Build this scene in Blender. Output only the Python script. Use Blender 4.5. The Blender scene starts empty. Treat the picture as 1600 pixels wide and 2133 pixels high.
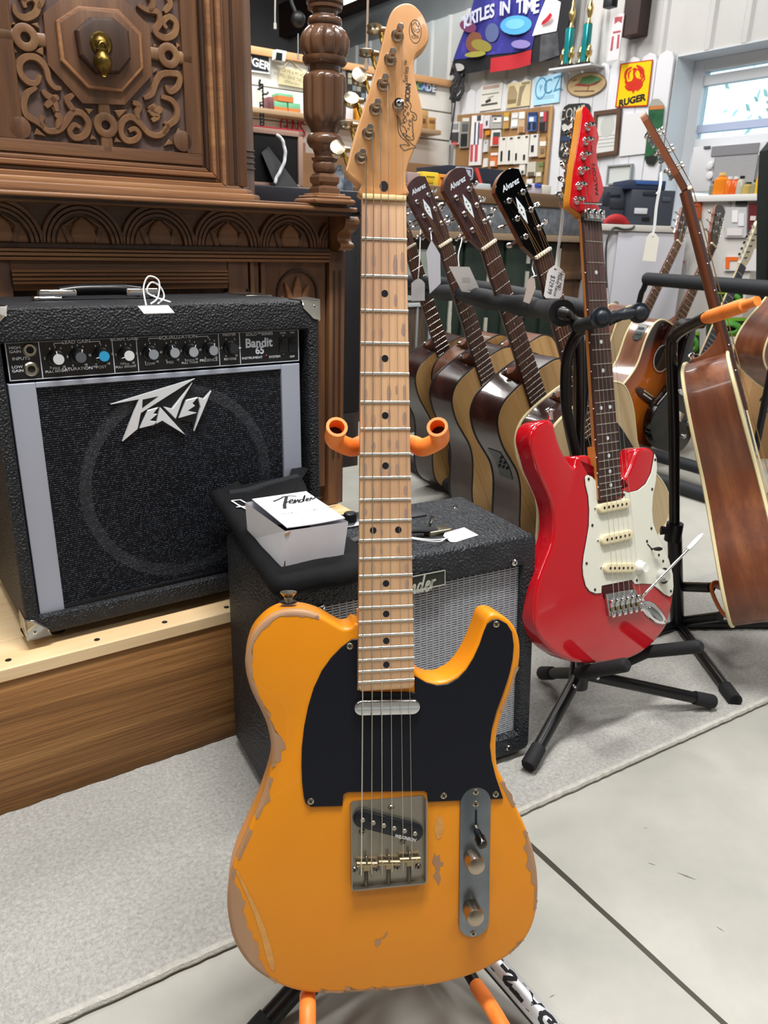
import bpy, bmesh, math, random
from mathutils import Vector, Matrix
random.seed(7)
S = bpy.context.scene
col = S.collection
PI = math.pi
# ---------------------------------------------------------------- camera
H = .88; FPX = 1600.; PITCH = math.radians(19.7); ROLL = math.radians(1.7)
_f = Vector((0, math.cos(PITCH), -math.sin(PITCH))); _u = Vector((0, math.sin(PITCH), math.cos(PITCH))); _r = Vector((1, 0, 0))
CR = _r*math.cos(ROLL)+_u*math.sin(ROLL); CU = -_r*math.sin(ROLL)+_u*math.cos(ROLL); CF = _f
CAM = Vector((0, 0, H))
cd = bpy.data.cameras.new('camera'); cam = bpy.data.objects.new('camera', cd); col.objects.link(cam)
cam.matrix_world = Matrix(((CR.x, CU.x, -CF.x, 0), (CR.y, CU.y, -CF.y, 0), (CR.z, CU.z, -CF.z, H), (0, 0, 0, 1)))
cd.sensor_fit = 'VERTICAL'; cd.sensor_height = 36; cd.sensor_width = 27; cd.lens = FPX/2133*36
cd.clip_start = .02; cd.clip_end = 100
cd.dof.use_dof = True; cd.dof.focus_distance = .95; cd.dof.aperture_fstop = 15
S.camera = cam
# ---------------------------------------------------------------- world, lights, exposure
S.view_settings.view_transform = 'Standard'; S.view_settings.look = 'None'
S.view_settings.gamma = 1; S.view_settings.use_curve_mapping = False
S.view_settings.exposure = -0.68
w = bpy.data.worlds.new('sky'); S.world = w; w.use_nodes = True
bg = w.node_tree.nodes['Background']; bg.inputs[0].default_value = (.80, .93, 1., 1); bg.inputs[1].default_value = 3.2
def area(x, y, z, sx, sy, power, colr=(1, .985, .96), rz=0, aim=None):
    l = bpy.data.lights.new('ceiling_light', 'AREA'); l.shape = 'RECTANGLE'; l.size = sx; l.size_y = sy
    l.energy = power; l.color = colr
    o = bpy.data.objects.new('ceiling_lamp', l); col.objects.link(o); o.location = (x, y, z); o.rotation_euler = (0, 0, rz)
    if aim: o.rotation_euler = (Vector(aim)-Vector((x, y, z))).to_track_quat('-Z', 'Y').to_euler()
    return o
A35 = math.radians(35)
area(.05, .62, 3.05, 1.25, .22, 165, rz=A35)
area(-1.5, -.6, 3.05, 1.3, .3, 38, rz=A35)
area(1.7, -.3, 3.05, 1.3, .3, 38, rz=A35)
area(.45, 2.7, 3.08, 1.3, .3, 85, rz=A35)
area(2.0, 1.3, 3.08, 1.3, .3, 34, rz=A35)
area(-1.2, 4.3, 3.08, 1.3, .3, 100, rz=A35)
area(.2, 4.7, 3.08, 1.3, .3, 70, rz=A35)
# ---------------------------------------------------------------- helpers
def ray(px, py):
    return CR*((px-800)/FPX) - CU*((py-1066.5)/FPX) + CF
def at(px, py, Y):                      # the point of the vertical plane y = Y seen at a photo position
    d = ray(px, py); return CAM+d*(Y/d.y)
def atz(px, py, z=0):
    d = ray(px, py); return CAM+d*((z-H)/d.z)
class Fr:                               # a frame: u right, v up, n towards the viewer
    def __init__(s, o, u, v=None, n=None):
        s.o = Vector(o); s.u = Vector(u).normalized()
        s.v = Vector(v).normalized() if v is not None else Vector((0, 0, 1))
        s.v = (s.v-s.u*s.v.dot(s.u)).normalized(); s.n = s.u.cross(s.v)
        s.m = Matrix(((s.u.x, s.v.x, s.n.x, s.o.x), (s.u.y, s.v.y, s.n.y, s.o.y), (s.u.z, s.v.z, s.n.z, s.o.z), (0, 0, 0, 1)))
        s.inv = s.m.inverted()
    def P(s, u, v, n=0): return s.o+s.u*u+s.v*v+s.n*n
    def px(s, x, y, n=0):               # photo position -> (u, v) on this frame's plane at height n
        d = ray(x, y); o = s.o+s.n*n
        q = CAM+d*((o-CAM).dot(s.n)/d.dot(s.n))-s.o
        return (q.dot(s.u), q.dot(s.v))
    def loc(s, p): return s.inv @ Vector(p)
    def shift(s, u=0, v=0, n=0): return Fr(s.P(u, v, n), s.u, s.v)
WORLD = Fr((0, 0, 0), (1, 0, 0), (0, 1, 0))
def Zm(ox, oy, k): return lambda x, y: (ox+x*k, oy+y*k)
def trace(fr, zm, pts, n=0): return [fr.px(*zm(x, y), n) for x, y in pts]
def L(h):
    h = h.lstrip('#'); c = [int(h[i:i+2], 16)/255 for i in (0, 2, 4)]
    return tuple([(x/12.92 if x <= .04045 else ((x+.055)/1.055)**2.4) for x in c]+[1])
MATS = {}
def M(name, c='808080', rough=.5, metal=0, bump=None, c2=None, ns=20, coat=0, emit=0, lo=.35, hi=.65, trans=0, stretch=(1, 1, 1), ior=1.45, alpha=1, spec=None, c3=None):
    if name in MATS: return MATS[name]
    m = bpy.data.materials.new(name); m.use_nodes = True; nt = m.node_tree; b = nt.nodes['Principled BSDF']
    b.inputs['Base Color'].default_value = L(c); b.inputs['Roughness'].default_value = rough; b.inputs['Metallic'].default_value = metal
    b.inputs['Coat Weight'].default_value = coat; b.inputs['Coat Roughness'].default_value = .05
    b.inputs['Transmission Weight'].default_value = trans; b.inputs['IOR'].default_value = ior; b.inputs['Alpha'].default_value = alpha
    if spec is not None: b.inputs['Specular IOR Level'].default_value = spec
    if emit: b.inputs['Emission Color'].default_value = L(c); b.inputs['Emission Strength'].default_value = emit
    def mapped(st):
        tc = nt.nodes.new('ShaderNodeTexCoord'); mp = nt.nodes.new('ShaderNodeMapping'); mp.inputs['Scale'].default_value = st
        nt.links.new(tc.outputs['Object'], mp.inputs[0]); return mp
    if c2:
        mp = mapped(stretch); n = nt.nodes.new('ShaderNodeTexNoise'); n.inputs['Scale'].default_value = ns; n.inputs['Detail'].default_value = 6
        n.inputs['Roughness'].default_value = .62
        r = nt.nodes.new('ShaderNodeValToRGB'); r.color_ramp.elements[0].color = L(c); r.color_ramp.elements[1].color = L(c2)
        r.color_ramp.elements[0].position = lo; r.color_ramp.elements[1].position = hi
        if c3:
            e = r.color_ramp.elements.new((lo+hi)/2); e.color = L(c3)
        nt.links.new(mp.outputs[0], n.inputs[0]); nt.links.new(n.outputs[0], r.inputs[0]); nt.links.new(r.outputs[0], b.inputs['Base Color'])
    if bump:
        sc, st = bump[:2]; kind = bump[2] if len(bump) > 2 else 'N'
        mp = mapped(bump[3] if len(bump) > 3 else (1, 1, 1))
        if kind == 'V':
            n = nt.nodes.new('ShaderNodeTexVoronoi'); n.feature = 'SMOOTH_F1'
        else:
            n = nt.nodes.new('ShaderNodeTexNoise'); n.inputs['Detail'].default_value = 4
        n.inputs['Scale'].default_value = sc
        bp = nt.nodes.new('ShaderNodeBump'); bp.inputs['Strength'].default_value = st; bp.inputs['Distance'].default_value = bump[4] if len(bump) > 4 else .002
        nt.links.new(mp.outputs[0], n.inputs[0]); nt.links.new(n.outputs[0], bp.inputs['Height']); nt.links.new(bp.outputs[0], b.inputs['Normal'])
    MATS[name] = m; return m
def W(name, c, c2, c3=None, ax=0, ns=14, k=.06, rough=.45, bump=.25, coat=0, lo=.32, hi=.68):   # wood: noise stretched along the grain axis
    st = [1, 1, 1]; st[ax] = k
    return M(name, c, rough, 0, (ns*6, bump, 'N', tuple(st)), c2, ns, coat, lo=lo, hi=hi, stretch=tuple(st), c3=c3)
OFF = {}
def setp(o, label=None, cat=None, group=None, kind=None):
    if label: o['label'] = label
    if cat: o['category'] = cat
    if group: o['group'] = group
    if kind: o['kind'] = kind
    return o
def thing(name, label, cat, fr, base=(0, 0, 0), group=None):
    o = bpy.data.objects.new(name, None); col.objects.link(o); o.empty_display_size = .05
    o.matrix_world = fr.m @ Matrix.Translation(Vector(base)); OFF[o.name] = Vector(base)
    return setp(o, label, cat, group)
def off2(pts, d):                        # offset a closed polygon inwards by d (CCW)
    n = len(pts); out = []
    for i in range(n):
        x0, y0 = pts[i-1]; x1, y1 = pts[i]; x2, y2 = pts[(i+1) % n]
        ax, ay = x1-x0, y1-y0; bx, by = x2-x1, y2-y1
        la = math.hypot(ax, ay) or 1e-9; lb = math.hypot(bx, by) or 1e-9
        nx, ny = -ay/la-by/lb, ax/la+bx/lb; ln = math.hypot(nx, ny) or 1e-9; nx /= ln; ny /= ln
        c = max(.35, nx*(-ay/la)+ny*(ax/la)); out.append((x1+nx*d/c, y1+ny*d/c))
    return out
def ccw(pts):
    a = sum(pts[i-1][0]*pts[i][1]-pts[i][0]*pts[i-1][1] for i in range(len(pts)))
    return list(pts) if a > 0 else list(pts)[::-1]
def cr(pts, k=6, closed=False):          # Catmull-Rom
    n = len(pts); out = []; D = len(pts[0])
    for i in range(n if closed else n-1):
        if closed: p = [pts[(i+j-1) % n] for j in range(4)]
        else: p = [pts[max(0, i-1)], pts[i], pts[i+1], pts[min(n-1, i+2)]]
        for s in range(k):
            t = s/k
            out.append(tuple(.5*(2*p[1][d]+(p[2][d]-p[0][d])*t+(2*p[0][d]-5*p[1][d]+4*p[2][d]-p[3][d])*t*t+(3*p[1][d]-p[0][d]-3*p[2][d]+p[3][d])*t**3) for d in range(D)))
    if not closed: out.append(tuple(pts[-1]))
    return out
def circ(x, y, r, k=20, r2=None, a0=0): return [(x+r*math.cos(2*PI*i/k+a0), y+(r2 or r)*math.sin(2*PI*i/k+a0)) for i in range(k)]
def rrect(x0, x1, y0, y1, r, k=4):
    x0, x1 = min(x0, x1), max(x0, x1); y0, y1 = min(y0, y1), max(y0, y1); r = min(r, (x1-x0)/2, (y1-y0)/2)
    o = []
    for cx, cy, a in ((x1-r, y0+r, -90), (x1-r, y1-r, 0), (x0+r, y1-r, 90), (x0+r, y0+r, 180)):
        for i in range(k+1): t = math.radians(a+90*i/k); o.append((cx+r*math.cos(t), cy+r*math.sin(t)))
    return o
def stad(p, q, r, k=10):                 # a slot shape from p to q
    a = math.atan2(q[1]-p[1], q[0]-p[0]); o = []
    for c, s in ((q, a-PI/2), (p, a+PI/2)):
        for i in range(k+1): t = s+PI*i/k; o.append((c[0]+r*math.cos(t), c[1]+r*math.sin(t)))
    return o
class G:
    def __init__(s): s.v = []; s.f = []; s.mi = []; s.cur = 0
    def add(s, vs, fs):
        b = len(s.v); s.v += [tuple(x) for x in vs]; s.f += [tuple(b+i for i in f) for f in fs]; s.mi += [s.cur]*len(fs); return s
    def box(s, x0, x1, y0, y1, z0, z1):
        x0, x1 = min(x0, x1), max(x0, x1); y0, y1 = min(y0, y1), max(y0, y1); z0, z1 = min(z0, z1), max(z0, z1)
        v = [(x, y, z) for z in (z0, z1) for y in (y0, y1) for x in (x0, x1)]
        return s.add(v, [(0, 2, 3, 1), (4, 5, 7, 6), (0, 1, 5, 4), (2, 6, 7, 3), (0, 4, 6, 2), (1, 3, 7, 5)])
    def prism(s, pts, z0, z1, r=0, seg=3, both=False, cap=(1, 1), zf=None):
        p = ccw(pts); n = len(p); rings = []
        if r and both:
            for k in range(seg): t = k/seg*PI/2; rings.append((off2(p, r*(1-math.sin(t))), z0+r*(1-math.cos(t))))
            rings.append((p, z0+r))
        else: rings.append((p, z0))
        if r:
            for k in range(seg+1): t = k/seg*PI/2; rings.append((off2(p, r*(1-math.cos(t))), z1-r+r*math.sin(t)))
        else: rings.append((p, z1))
        vs = []; fs = []
        for q, z in rings: vs += [(x, y, z if zf is None else z+zf(x, y)) for x, y in q]
        for k in range(len(rings)-1):
            for i in range(n): j = (i+1) % n; fs.append((k*n+i, k*n+j, (k+1)*n+j, (k+1)*n+i))
        if cap[0]: fs.append(tuple(range(n))[::-1])
        if cap[1]: fs.append(tuple((len(rings)-1)*n+i for i in range(n)))
        return s.add(vs, fs)
    def ring(s, a, b, z0, z1):           # band between two closed outlines with the same point count
        n = len(a); v = [(x, y, z1) for x, y in a]+[(x, y, z1) for x, y in b]+[(x, y, z0) for x, y in a]+[(x, y, z0) for x, y in b]; f = []
        for i in range(n):
            j = (i+1) % n; f += [(i, j, n+j, n+i), (2*n+i, 2*n+j, j, i), (n+i, n+j, 3*n+j, 3*n+i), (3*n+i, 3*n+j, 2*n+j, 2*n+i)]
        return s.add(v, f)
    def tube(s, path, r, k=10, closed=False, cap=True, sq=1.0):
        P = [Vector(p) for p in path]; n = len(P); rr = r if isinstance(r, (list, tuple)) else [r]*n
        T = []
        for i in range(n):
            a = P[i-1] if (i or closed) else P[0]; b = P[(i+1) % n] if (i < n-1 or closed) else P[-1]
            T.append((b-a).normalized())
        up = Vector((0, 0, 1)) if abs(T[0].z) < .9 else Vector((1, 0, 0)); x = (up-T[0]*up.dot(T[0])).normalized(); vs = []; fs = []
        for i in range(n):
            x = (x-T[i]*x.dot(T[i])).normalized(); y = T[i].cross(x)
            for j in range(k): t = 2*PI*j/k; vs.append(P[i]+(x*math.cos(t)+y*math.sin(t)*sq)*rr[i])
        for i in range(n if closed else n-1):
            for j in range(k): a = i*k; b = ((i+1) % n)*k; fs.append((a+j, a+(j+1) % k, b+(j+1) % k, b+j))
        if cap and not closed: fs.append(tuple(range(k))[::-1]); fs.append(tuple((n-1)*k+j for j in range(k)))
        return s.add(vs, fs)
    def cyl(s, p, q, r, r2=None, k=14): return s.tube([p, q], [r, r if r2 is None else r2], k)
    def lathe(s, prof, o=(0, 0, 0), ax=(0, 0, 1), k=20, fl=None):    # prof: (radius, height) ; fl(angle, height) scales the radius
        o = Vector(o); a = Vector(ax).normalized(); up = Vector((0, 0, 1)) if abs(a.z) < .9 else Vector((1, 0, 0))
        x = (up-a*up.dot(a)).normalized(); y = a.cross(x); n = len(prof); vs = []; fs = []
        for r, h in prof:
            for j in range(k):
                t = 2*PI*j/k; q = r*(fl(t, h) if fl else 1); vs.append(o+a*h+(x*math.cos(t)+y*math.sin(t))*q)
        for i in range(n-1):
            for j in range(k): fs.append((i*k+j, i*k+(j+1) % k, (i+1)*k+(j+1) % k, (i+1)*k+j))
        fs.append(tuple(range(k))[::-1]); fs.append(tuple((n-1)*k+j for j in range(k)))
        return s.add(vs, fs)
    def ball(s, o, r, rz=None, k=14, ax=(0, 0, 1)):
        rz = rz or r
        return s.lathe([(max(1e-4, r*math.sin(PI*i/8)), -rz*math.cos(PI*i/8)) for i in range(9)], o, ax, k)
    def ribbon(s, pts, w, z=0, z0=None, k=5):    # flat print stroke
        p = cr(pts, k) if k > 1 else list(pts); n = len(p); ww = w if callable(w) else (lambda t: w); vs = []; fs = []
        for i in range(n):
            a = p[max(0, i-1)]; b = p[min(n-1, i+1)]; dx, dy = b[0]-a[0], b[1]-a[1]; l = math.hypot(dx, dy) or 1e-9
            h = ww(i/(n-1))/2; vs += [(p[i][0]-dy/l*h, p[i][1]+dx/l*h, z), (p[i][0]+dy/l*h, p[i][1]-dx/l*h, z)]
        for i in range(n-1): fs.append((2*i, 2*i+1, 2*i+3, 2*i+2))
        return s.add(vs, fs)
    def rail(s, pts, w, z0, z1, k=5, top=.62, ends=True):     # raised carved strap along a path
        p = cr(pts, k) if k > 1 else list(pts); n = len(p); ww = w if callable(w) else (lambda t: w); vs = []; fs = []
        for i in range(n):
            a = p[max(0, i-1)]; b = p[min(n-1, i+1)]; dx, dy = b[0]-a[0], b[1]-a[1]; l = math.hypot(dx, dy) or 1e-9; h = ww(i/(n-1))/2
            for q, z in ((h, z0), (h*.92, z0+(z1-z0)*.75), (h*top, z1), (-h*top, z1), (-h*.92, z0+(z1-z0)*.75), (-h, z0)): vs.append((p[i][0]-dy/l*q, p[i][1]+dx/l*q, z))
        for i in range(n-1):
            for j in range(5): fs.append((6*i+j, 6*i+6+j, 6*i+7+j, 6*i+1+j))
        fs += [tuple(range(6)), tuple(6*(n-1)+j for j in range(6))[::-1]]
        return s.add(vs, fs)
    def poly(s, pts, z=0): return s.add([(x, y, z) for x, y in ccw(pts)], [tuple(range(len(pts)))])
    def xf(s, fn, start=0): s.v[start:] = [tuple(fn(Vector(p))) for p in s.v[start:]]; return s
    def obj(s, name, mat, parent=None, fr=None, smooth=True, ang=38, bevel=0, bseg=2, label=None, cat=None, group=None, kind=None):
        vs = s.v; mw = None
        me = bpy.data.meshes.new(name)
        if parent is not None:
            of = OFF.get(parent.name, Vector((0, 0, 0))); vs = [(x-of.x, y-of.y, z-of.z) for x, y, z in vs]
        else:
            xs, ys, zs = zip(*vs)
            fr = fr or WORLD
            of = Vector(((min(xs)+max(xs))/2, (min(ys)+max(ys))/2, (min(zs)+max(zs))/2))
            if fr is WORLD: of.z = min(zs)
            vs = [(x-of.x, y-of.y, z-of.z) for x, y, z in vs]; mw = fr.m @ Matrix.Translation(of)
        me.from_pydata(vs, [], s.f)
        if bevel:
            bm = bmesh.new(); bm.from_mesh(me); bmesh.ops.remove_doubles(bm, verts=bm.verts, dist=1e-6)
            ed = [e for e in bm.edges if len(e.link_faces) == 2 and e.calc_face_angle(0) > .6]
            bmesh.ops.bevel(bm, geom=ed, offset=bevel, segments=bseg, profile=.5, affect='EDGES', clamp_overlap=True); bm.to_mesh(me); bm.free()
        elif isinstance(mat, (list, tuple)): me.polygons.foreach_set('material_index', s.mi)
        me.validate(); me.update()
        if smooth:
            me.shade_smooth(); me.set_sharp_from_angle(angle=math.radians(ang))
        for m in (mat if isinstance(mat, (list, tuple)) else [mat]): me.materials.append(m)
        o = bpy.data.objects.new(name, me); col.objects.link(o)
        if parent is not None: o.parent = parent; OFF[o.name] = of
        else: o.matrix_world = mw; OFF[o.name] = of
        return setp(o, label, cat, group, kind)
def txt(s, size, u, v, n, mat, parent, name='lettering', rot=0, shear=0, sx=1, bold=0, al='CENTER', ext=0, space=1, fr=None, flipn=False):
    c = bpy.data.curves.new('t', 'FONT'); c.body = s; c.size = size; c.align_x = al; c.align_y = 'CENTER'; c.shear = shear; c.offset = bold
    c.extrude = ext; c.resolution_u = 3; c.space_character = space
    t = bpy.data.objects.new('t', c); me = bpy.data.meshes.new_from_object(t)
    bpy.data.objects.remove(t); bpy.data.curves.remove(c)
    mt = Matrix.Translation((u, v, n)) @ Matrix.Rotation(rot, 4, 'Z') @ Matrix.Diagonal((sx, 1, 1, 1))
    me.transform(mt); g = G(); g.v = [tuple(x.co) for x in me.vertices]; g.f = [tuple(p.vertices) for p in me.polygons]; g.mi = [0]*len(g.f)
    bpy.data.meshes.remove(me)
    if not g.v: return None
    return g.obj(name, mat, parent, fr=fr, smooth=False)
def screw(g, u, v, n, r=.0035, h=.0012):
    g.lathe([(r, 0), (r, h*.4), (r*.8, h*.85), (r*.3, h)], (u, v, n), k=12)
def cross(g, u, v, n, r=.002, a=.4):
    for t in (a, a+PI/2):
        c, s = math.cos(t)*r, math.sin(t)*r; w_ = r*.22; x, y = -math.sin(t)*w_, math.cos(t)*w_
        g.add([(u-c-x, v-s-y, n), (u+c-x, v+s-y, n), (u+c+x, v+s+y, n), (u-c+x, v-s+y, n)], [(0, 1, 2, 3)])
def scr(parent, u, v, n, r=.0034, h=.0012, mat=None, name='screw', a=None):      # one cross-head screw, a part of its own
    g = G(); screw(g, u, v, n, r, h); g.cur = 1; cross(g, u, v, n+h+.0003, r*.62, random.uniform(0, 1.5) if a is None else a)
    return g.obj(name, [mat or nickel, ink], parent)
ps = A35
AV = Vector((math.cos(ps), math.sin(ps), 0)); NV = Vector((math.sin(ps), -math.cos(ps), 0)); ZV = Vector((0, 0, 1))
# shared materials
chrome = M('chrome', 'e8e8ea', .09, 1); nickel = M('aged_nickel', 'b9ae98', .28, 1, (60, .15, 'N'))
steel = M('string_steel', 'd9d4c8', .25, 1); bronze = M('bronze_string', 'd8a872', .3, 1)
black = M('black_plastic', '0d0e11', .4); blackm = M('black_steel_tube', '0c0d10', .32, 0); rubber = M('black_rubber', '17181b', .75)
white = M('white_paper', 'e9e9ec', .8); ink = M('black_ink', '141418', .8); cord = M('white_cord', 'e4e6ea', .85)
foamo = M('orange_rubber', 'f07a2a', .45, c2='f58d3e', ns=30)
frety = M('fret_wire', 'dcdad2', .2, 1); ivory = M('ivory_plastic', 'efe6cf', .4); pearl = M('pearl_inlay', 'c9d2d6', .25)
# ================================================================ setting
concrete = M('concrete', '9a9a93', .6, 0, (90, .12), 'b5b4ac', 3.5, lo=.3, hi=.72, c3='a8a79f')
groove = M('joint_dirt', '5a544b', .95, c2='75695c', ns=30)
e0 = Vector((.237, 1.011)); ed = Vector((.8495, .5276)); en = Vector((-.5276, .8495))
j0 = Vector((.248, .939)); jd = (Vector((.428, .667))-j0).normalized(); jn = Vector((-jd.y, jd.x))
def jag(a, b, amp, n):
    return [tuple(a.lerp(b, i/n)+jn*random.uniform(-amp, amp)) for i in range(n+1)]
fa, fb = j0+jd*4, j0-jd*8
g = G(); e1 = jag(fb+jn*.0045, fa+jn*.0045, .0009, 260); g.prism(e1+[tuple(fa+jn*8), tuple(fb+jn*8)], -.05, 0)
fl = g.obj('floor', concrete, kind='structure', smooth=False)
g = G(); e2 = jag(fb-jn*.0045, fa-jn*.0045, .0009, 260); g.prism(e2+[tuple(fa-jn*8), tuple(fb-jn*8)], -.05, 0); g.obj('slab', concrete, fl, smooth=False) if 0 else g.obj('floor', concrete, kind='structure', smooth=False)
g = G(); g.prism([tuple(fb-jn*.02), tuple(fb+jn*.02), tuple(fa+jn*.02), tuple(fa-jn*.02)], -.06, -.012); g.obj('trim_1', groove, kind='structure', smooth=False)
# rug
rugm = M('grey_carpet', '8d8c87', .95, 0, (420, .9, 'N', (1, 1, 1), .004), 'bdbcb7', 170, lo=.18, hi=.66)
r0, r1 = e0-ed*1.6, e0+ed*1.9
rug = thing('rug', 'pale grey low pile rug with corded edge under the amplifiers and stands', 'rug', Fr((e0.x, e0.y, 0), (ed.x, ed.y, 0), (en.x, en.y, 0)))
g = G(); nu, nv = 260, 40
def rdep(u): return .396+.0416*(u+.7246)
for i in range(nu+1):
    for j in range(nv+1): g.v.append((-1.6+3.5*i/nu, .006+(rdep(-1.6+3.5*i/nu)-.006)*j/nv, .011+random.uniform(-.0012, .0012)))
for i in range(nu):
    for j in range(nv): a = i*(nv+1)+j; g.f.append((a, a+nv+1, a+nv+2, a+1)); g.mi.append(0)
g.prism([(-1.6, .004), (1.9, .004), (1.9, rdep(1.9)), (-1.6, rdep(-1.6))], .0005, .009)
g.obj('pile', rugm, rug)
g = G(); g.tube([(-1.6+3.5*i/300, .004+random.uniform(-.0008, .0008), .0068+random.uniform(-.0004, .0004)) for i in range(301)], .0062, 8)
g.obj('bound_edge', M('rug_binding', 'c6c4bd', .9, 0, (500, .6, 'N', (1, 1, 1), .003), 'b2afa7', 90), rug)
for k in range(170):                       # loose fibre tufts along the seam are part of the pile texture
    pass
scm = M('floor_scuff', '77756c', .8); 
for x, y, l, a in ((1430, 1825, .028, -.5), (1358, 1800, .012, -.4), (1345, 1725, .008, .1), (1500, 1935, .012, -.8), (1150, 2075, .010, .5)):
    p = atz(x, y, .0); g = G(); c, sn = math.cos(a)*l/2, math.sin(a)*l/2; g.add([(p.x-c, p.y-sn, .0004), (p.x+sn*.12, p.y-c*.12, .0004), (p.x+c, p.y+sn, .0004), (p.x-sn*.12, p.y+c*.12, .0004)], [(0, 1, 2, 3)]); g.obj('scuff', scm, fl, smooth=False)
# ---------------------------------------------------------------- room
C0 = at(945, 200, 6.2); C0.z = 0
WR = Fr(C0, NV); WS = Fr(C0, AV)
metalw = M('white_liner_metal', 'c4c3c1', .35, 0, None, 'bcbbb9', 3)
def wv(x, y, n=0): return WR.px(x, y, n)
wu0, wvt = wv(1413, 117); wu1 = wu0+1.15; wvb = .95
def corr(u0, u1, v0, v1):                  # ribbed liner sheet
    g = G(); pr = []; u = u0
    while u < u1-1e-6:
        for du, n in ((0, 0), (.15, 0), (.165, .014), (.19, .014), (.205, 0)):
            if u+du <= u1: pr.append((u+du, n))
        u += .205
    pr.append((u1, 0)); g.add([(a, v0, n) for a, n in pr]+[(a, v1, n) for a, n in pr], [(i, i+1, len(pr)+i+1, len(pr)+i) for i in range(len(pr)-1)])
    g.box(u0, u1, v0, v1, -.05, -.002); return g
LT = 2.36
wr = corr(-6, wu0, 0, LT).obj('wall_right', metalw, fr=WR, kind='structure', smooth=False)
corr(wu0, wu1, wvt, LT).obj('wall_right', metalw, fr=WR, kind='structure', smooth=False)
corr(wu0, wu1, 0, wvb).obj('wall_right', metalw, fr=WR, kind='structure', smooth=False)
corr(wu1, 8.5, 0, LT).obj('wall_right', metalw, fr=WR, kind='structure', smooth=False)
g = G(); g.box(-6, 8.5, LT, 3.4, -.06, -.02); g.obj('wall_right_upper', M('grey_wall_vinyl', '8d8d8f', .6, c2='838385', ns=4), fr=WR, kind='structure', smooth=False)
g = G(); g.box(-6, 2.2, 2.60, 2.86, -.015, .10); g.obj('trim_2', M('brown_steel_beam', '2a1d19', .5, c2='38251f', ns=5), fr=WR, kind='structure', smooth=False, bevel=.004)
u0 = wv(1318, 60)[0]; u1 = wv(1352, 60)[0]
g = G(); g.box(u0, u1, 1.95, 3.3, .002, .09); g.obj('trim_3', M('brown_steel_beam'), fr=WR, kind='structure', smooth=False, bevel=.004)
g = G(); g.box(-6, 8.6, 3.3, 3.4, -.06, 7.6); g.obj('ceiling', M('dark_ceiling', '4d4c4e', .8, c2='444346', ns=2), fr=WR, kind='structure', smooth=False)
for k, u in enumerate((-3.4, -1.9, -.4, 1.1, 2.6)):
    g = G(); g.box(u-.05, u+.05, 3.14, 3.298, 0, 7.5); g.obj('trim_%d' % (4+k), M('grey_purlin', '5d5c5e', .6), fr=WR, kind='structure', smooth=False)
# the rest of the shop behind the photographer
shopw = M('shop_wall', 'b9b4aa', .7, c2='aaa59b', ns=1.5)
g = G(); g.box(8.5, 8.6, 0, 3.3, -.06, 7.6); g.obj('wall_front', shopw, fr=WR, kind='structure', smooth=False)
g = G(); g.box(-6, 8.5, 0, 3.3, 7.5, 7.6); g.obj('wall_left', shopw, fr=WR, kind='structure', smooth=False)
# far wall beyond the partition
g = G(); g.box(-7.6, .03, 0, 3.3, -2.6, -2.5); g.obj('wall_back', M('grey_far_wall', '77777a', .7, c2='6c6c70', ns=2), fr=WS, kind='structure', smooth=False)
# shiplap partition: planks
sw = M('white_shiplap', 'e6e3dc', .55, 0, (40, .1), 'dedad2', 3)
sl = WS.px(500, 100)[0]-.9; st = WS.px(760, 146)[1]
ship = G(); ship.box(sl, -.01, 0, st, -.09, -.02); ship = ship.obj('wall_back', M('partition_core', 'b8b4aa', .8), fr=WS, kind='structure', smooth=False)
of = OFF[ship.name]
k = 0; z = st
while z > .75:
    g = G(); g.box(sl, -.012, z-.178, z-.004, -.02, random.uniform(-.002, .002)); g.obj('plank', sw, ship, bevel=.003, bseg=1); z -= .182
g = G(); g.box(sl, .0, st-.02, st+.022, -.1, .03); g.obj('top_rail', W('pine_trim', 'd9a878', 'c48f5e', ax=0, ns=8), ship, bevel=.003)
# window in the right wall
wd = -.16
wt = M('window_white', 'd3d6da', .45); wtrim = M('window_reveal', 'cdd3d8', .5)
win = G(); f0 = WR.px(1457, 128, wd); win.box(wu0, wu0+.006, wvb, wvt, wd, .012); win.box(wu0, wu1, wvt-.006, wvt, wd, .012)
win.box(wu1-.006, wu1, wvb, wvt, wd, .012); win.box(wu0, wu1, wvb, wvb+.006, wd, .012)
win = win.obj('window_1', wtrim, fr=WR, kind='structure', smooth=False)
ga = WR.px(1472, 150, wd); gb = WR.px(1450, 291, wd); gm = WR.px(1470, 169, wd)[1]; gl = (ga[0]+gb[0])/2
fu1 = wu1-.02; gr = fu1-.06
fb_ = G(); fb_.box(wu0+.006, gl, wvb, wvt-.006, wd-.04, wd+.02); fb_.box(gr, fu1, wvb, wvt-.006, wd-.04, wd+.02)
fb_.box(gl, gr, ga[1], wvt-.006, wd-.04, wd+.02); fb_.box(gl, gr, gb[1]-.06, gb[1], wd-.04, wd+.02)
fb_.obj('window_frame', wt, win, smooth=False, bevel=.003)
g = G(); g.box(gl, gr, gm-.025, gm+.025, wd-.03, wd+.012); g.obj('meeting_rail', wt, win, smooth=False, bevel=.003)
v2 = WR.px(1460, 269, wd)[1]; g = G(); g.box(gl, gr, v2-.02, v2+.02, wd-.03, wd+.006); g.obj('lower_rail', M('blue_grey_rail', 'a9b4cf', .5), win, smooth=False, bevel=.003)
glass = M('dirty_glass', 'dff2f8', .05, trans=1, ior=1.01)
for a, b in ((gm+.025, ga[1]), (gb[1], gm-.025)):
    g = G(); g.box(gl, gr, a, b, wd-.012, wd-.008); g.obj('pane', glass, win, smooth=False)
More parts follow.
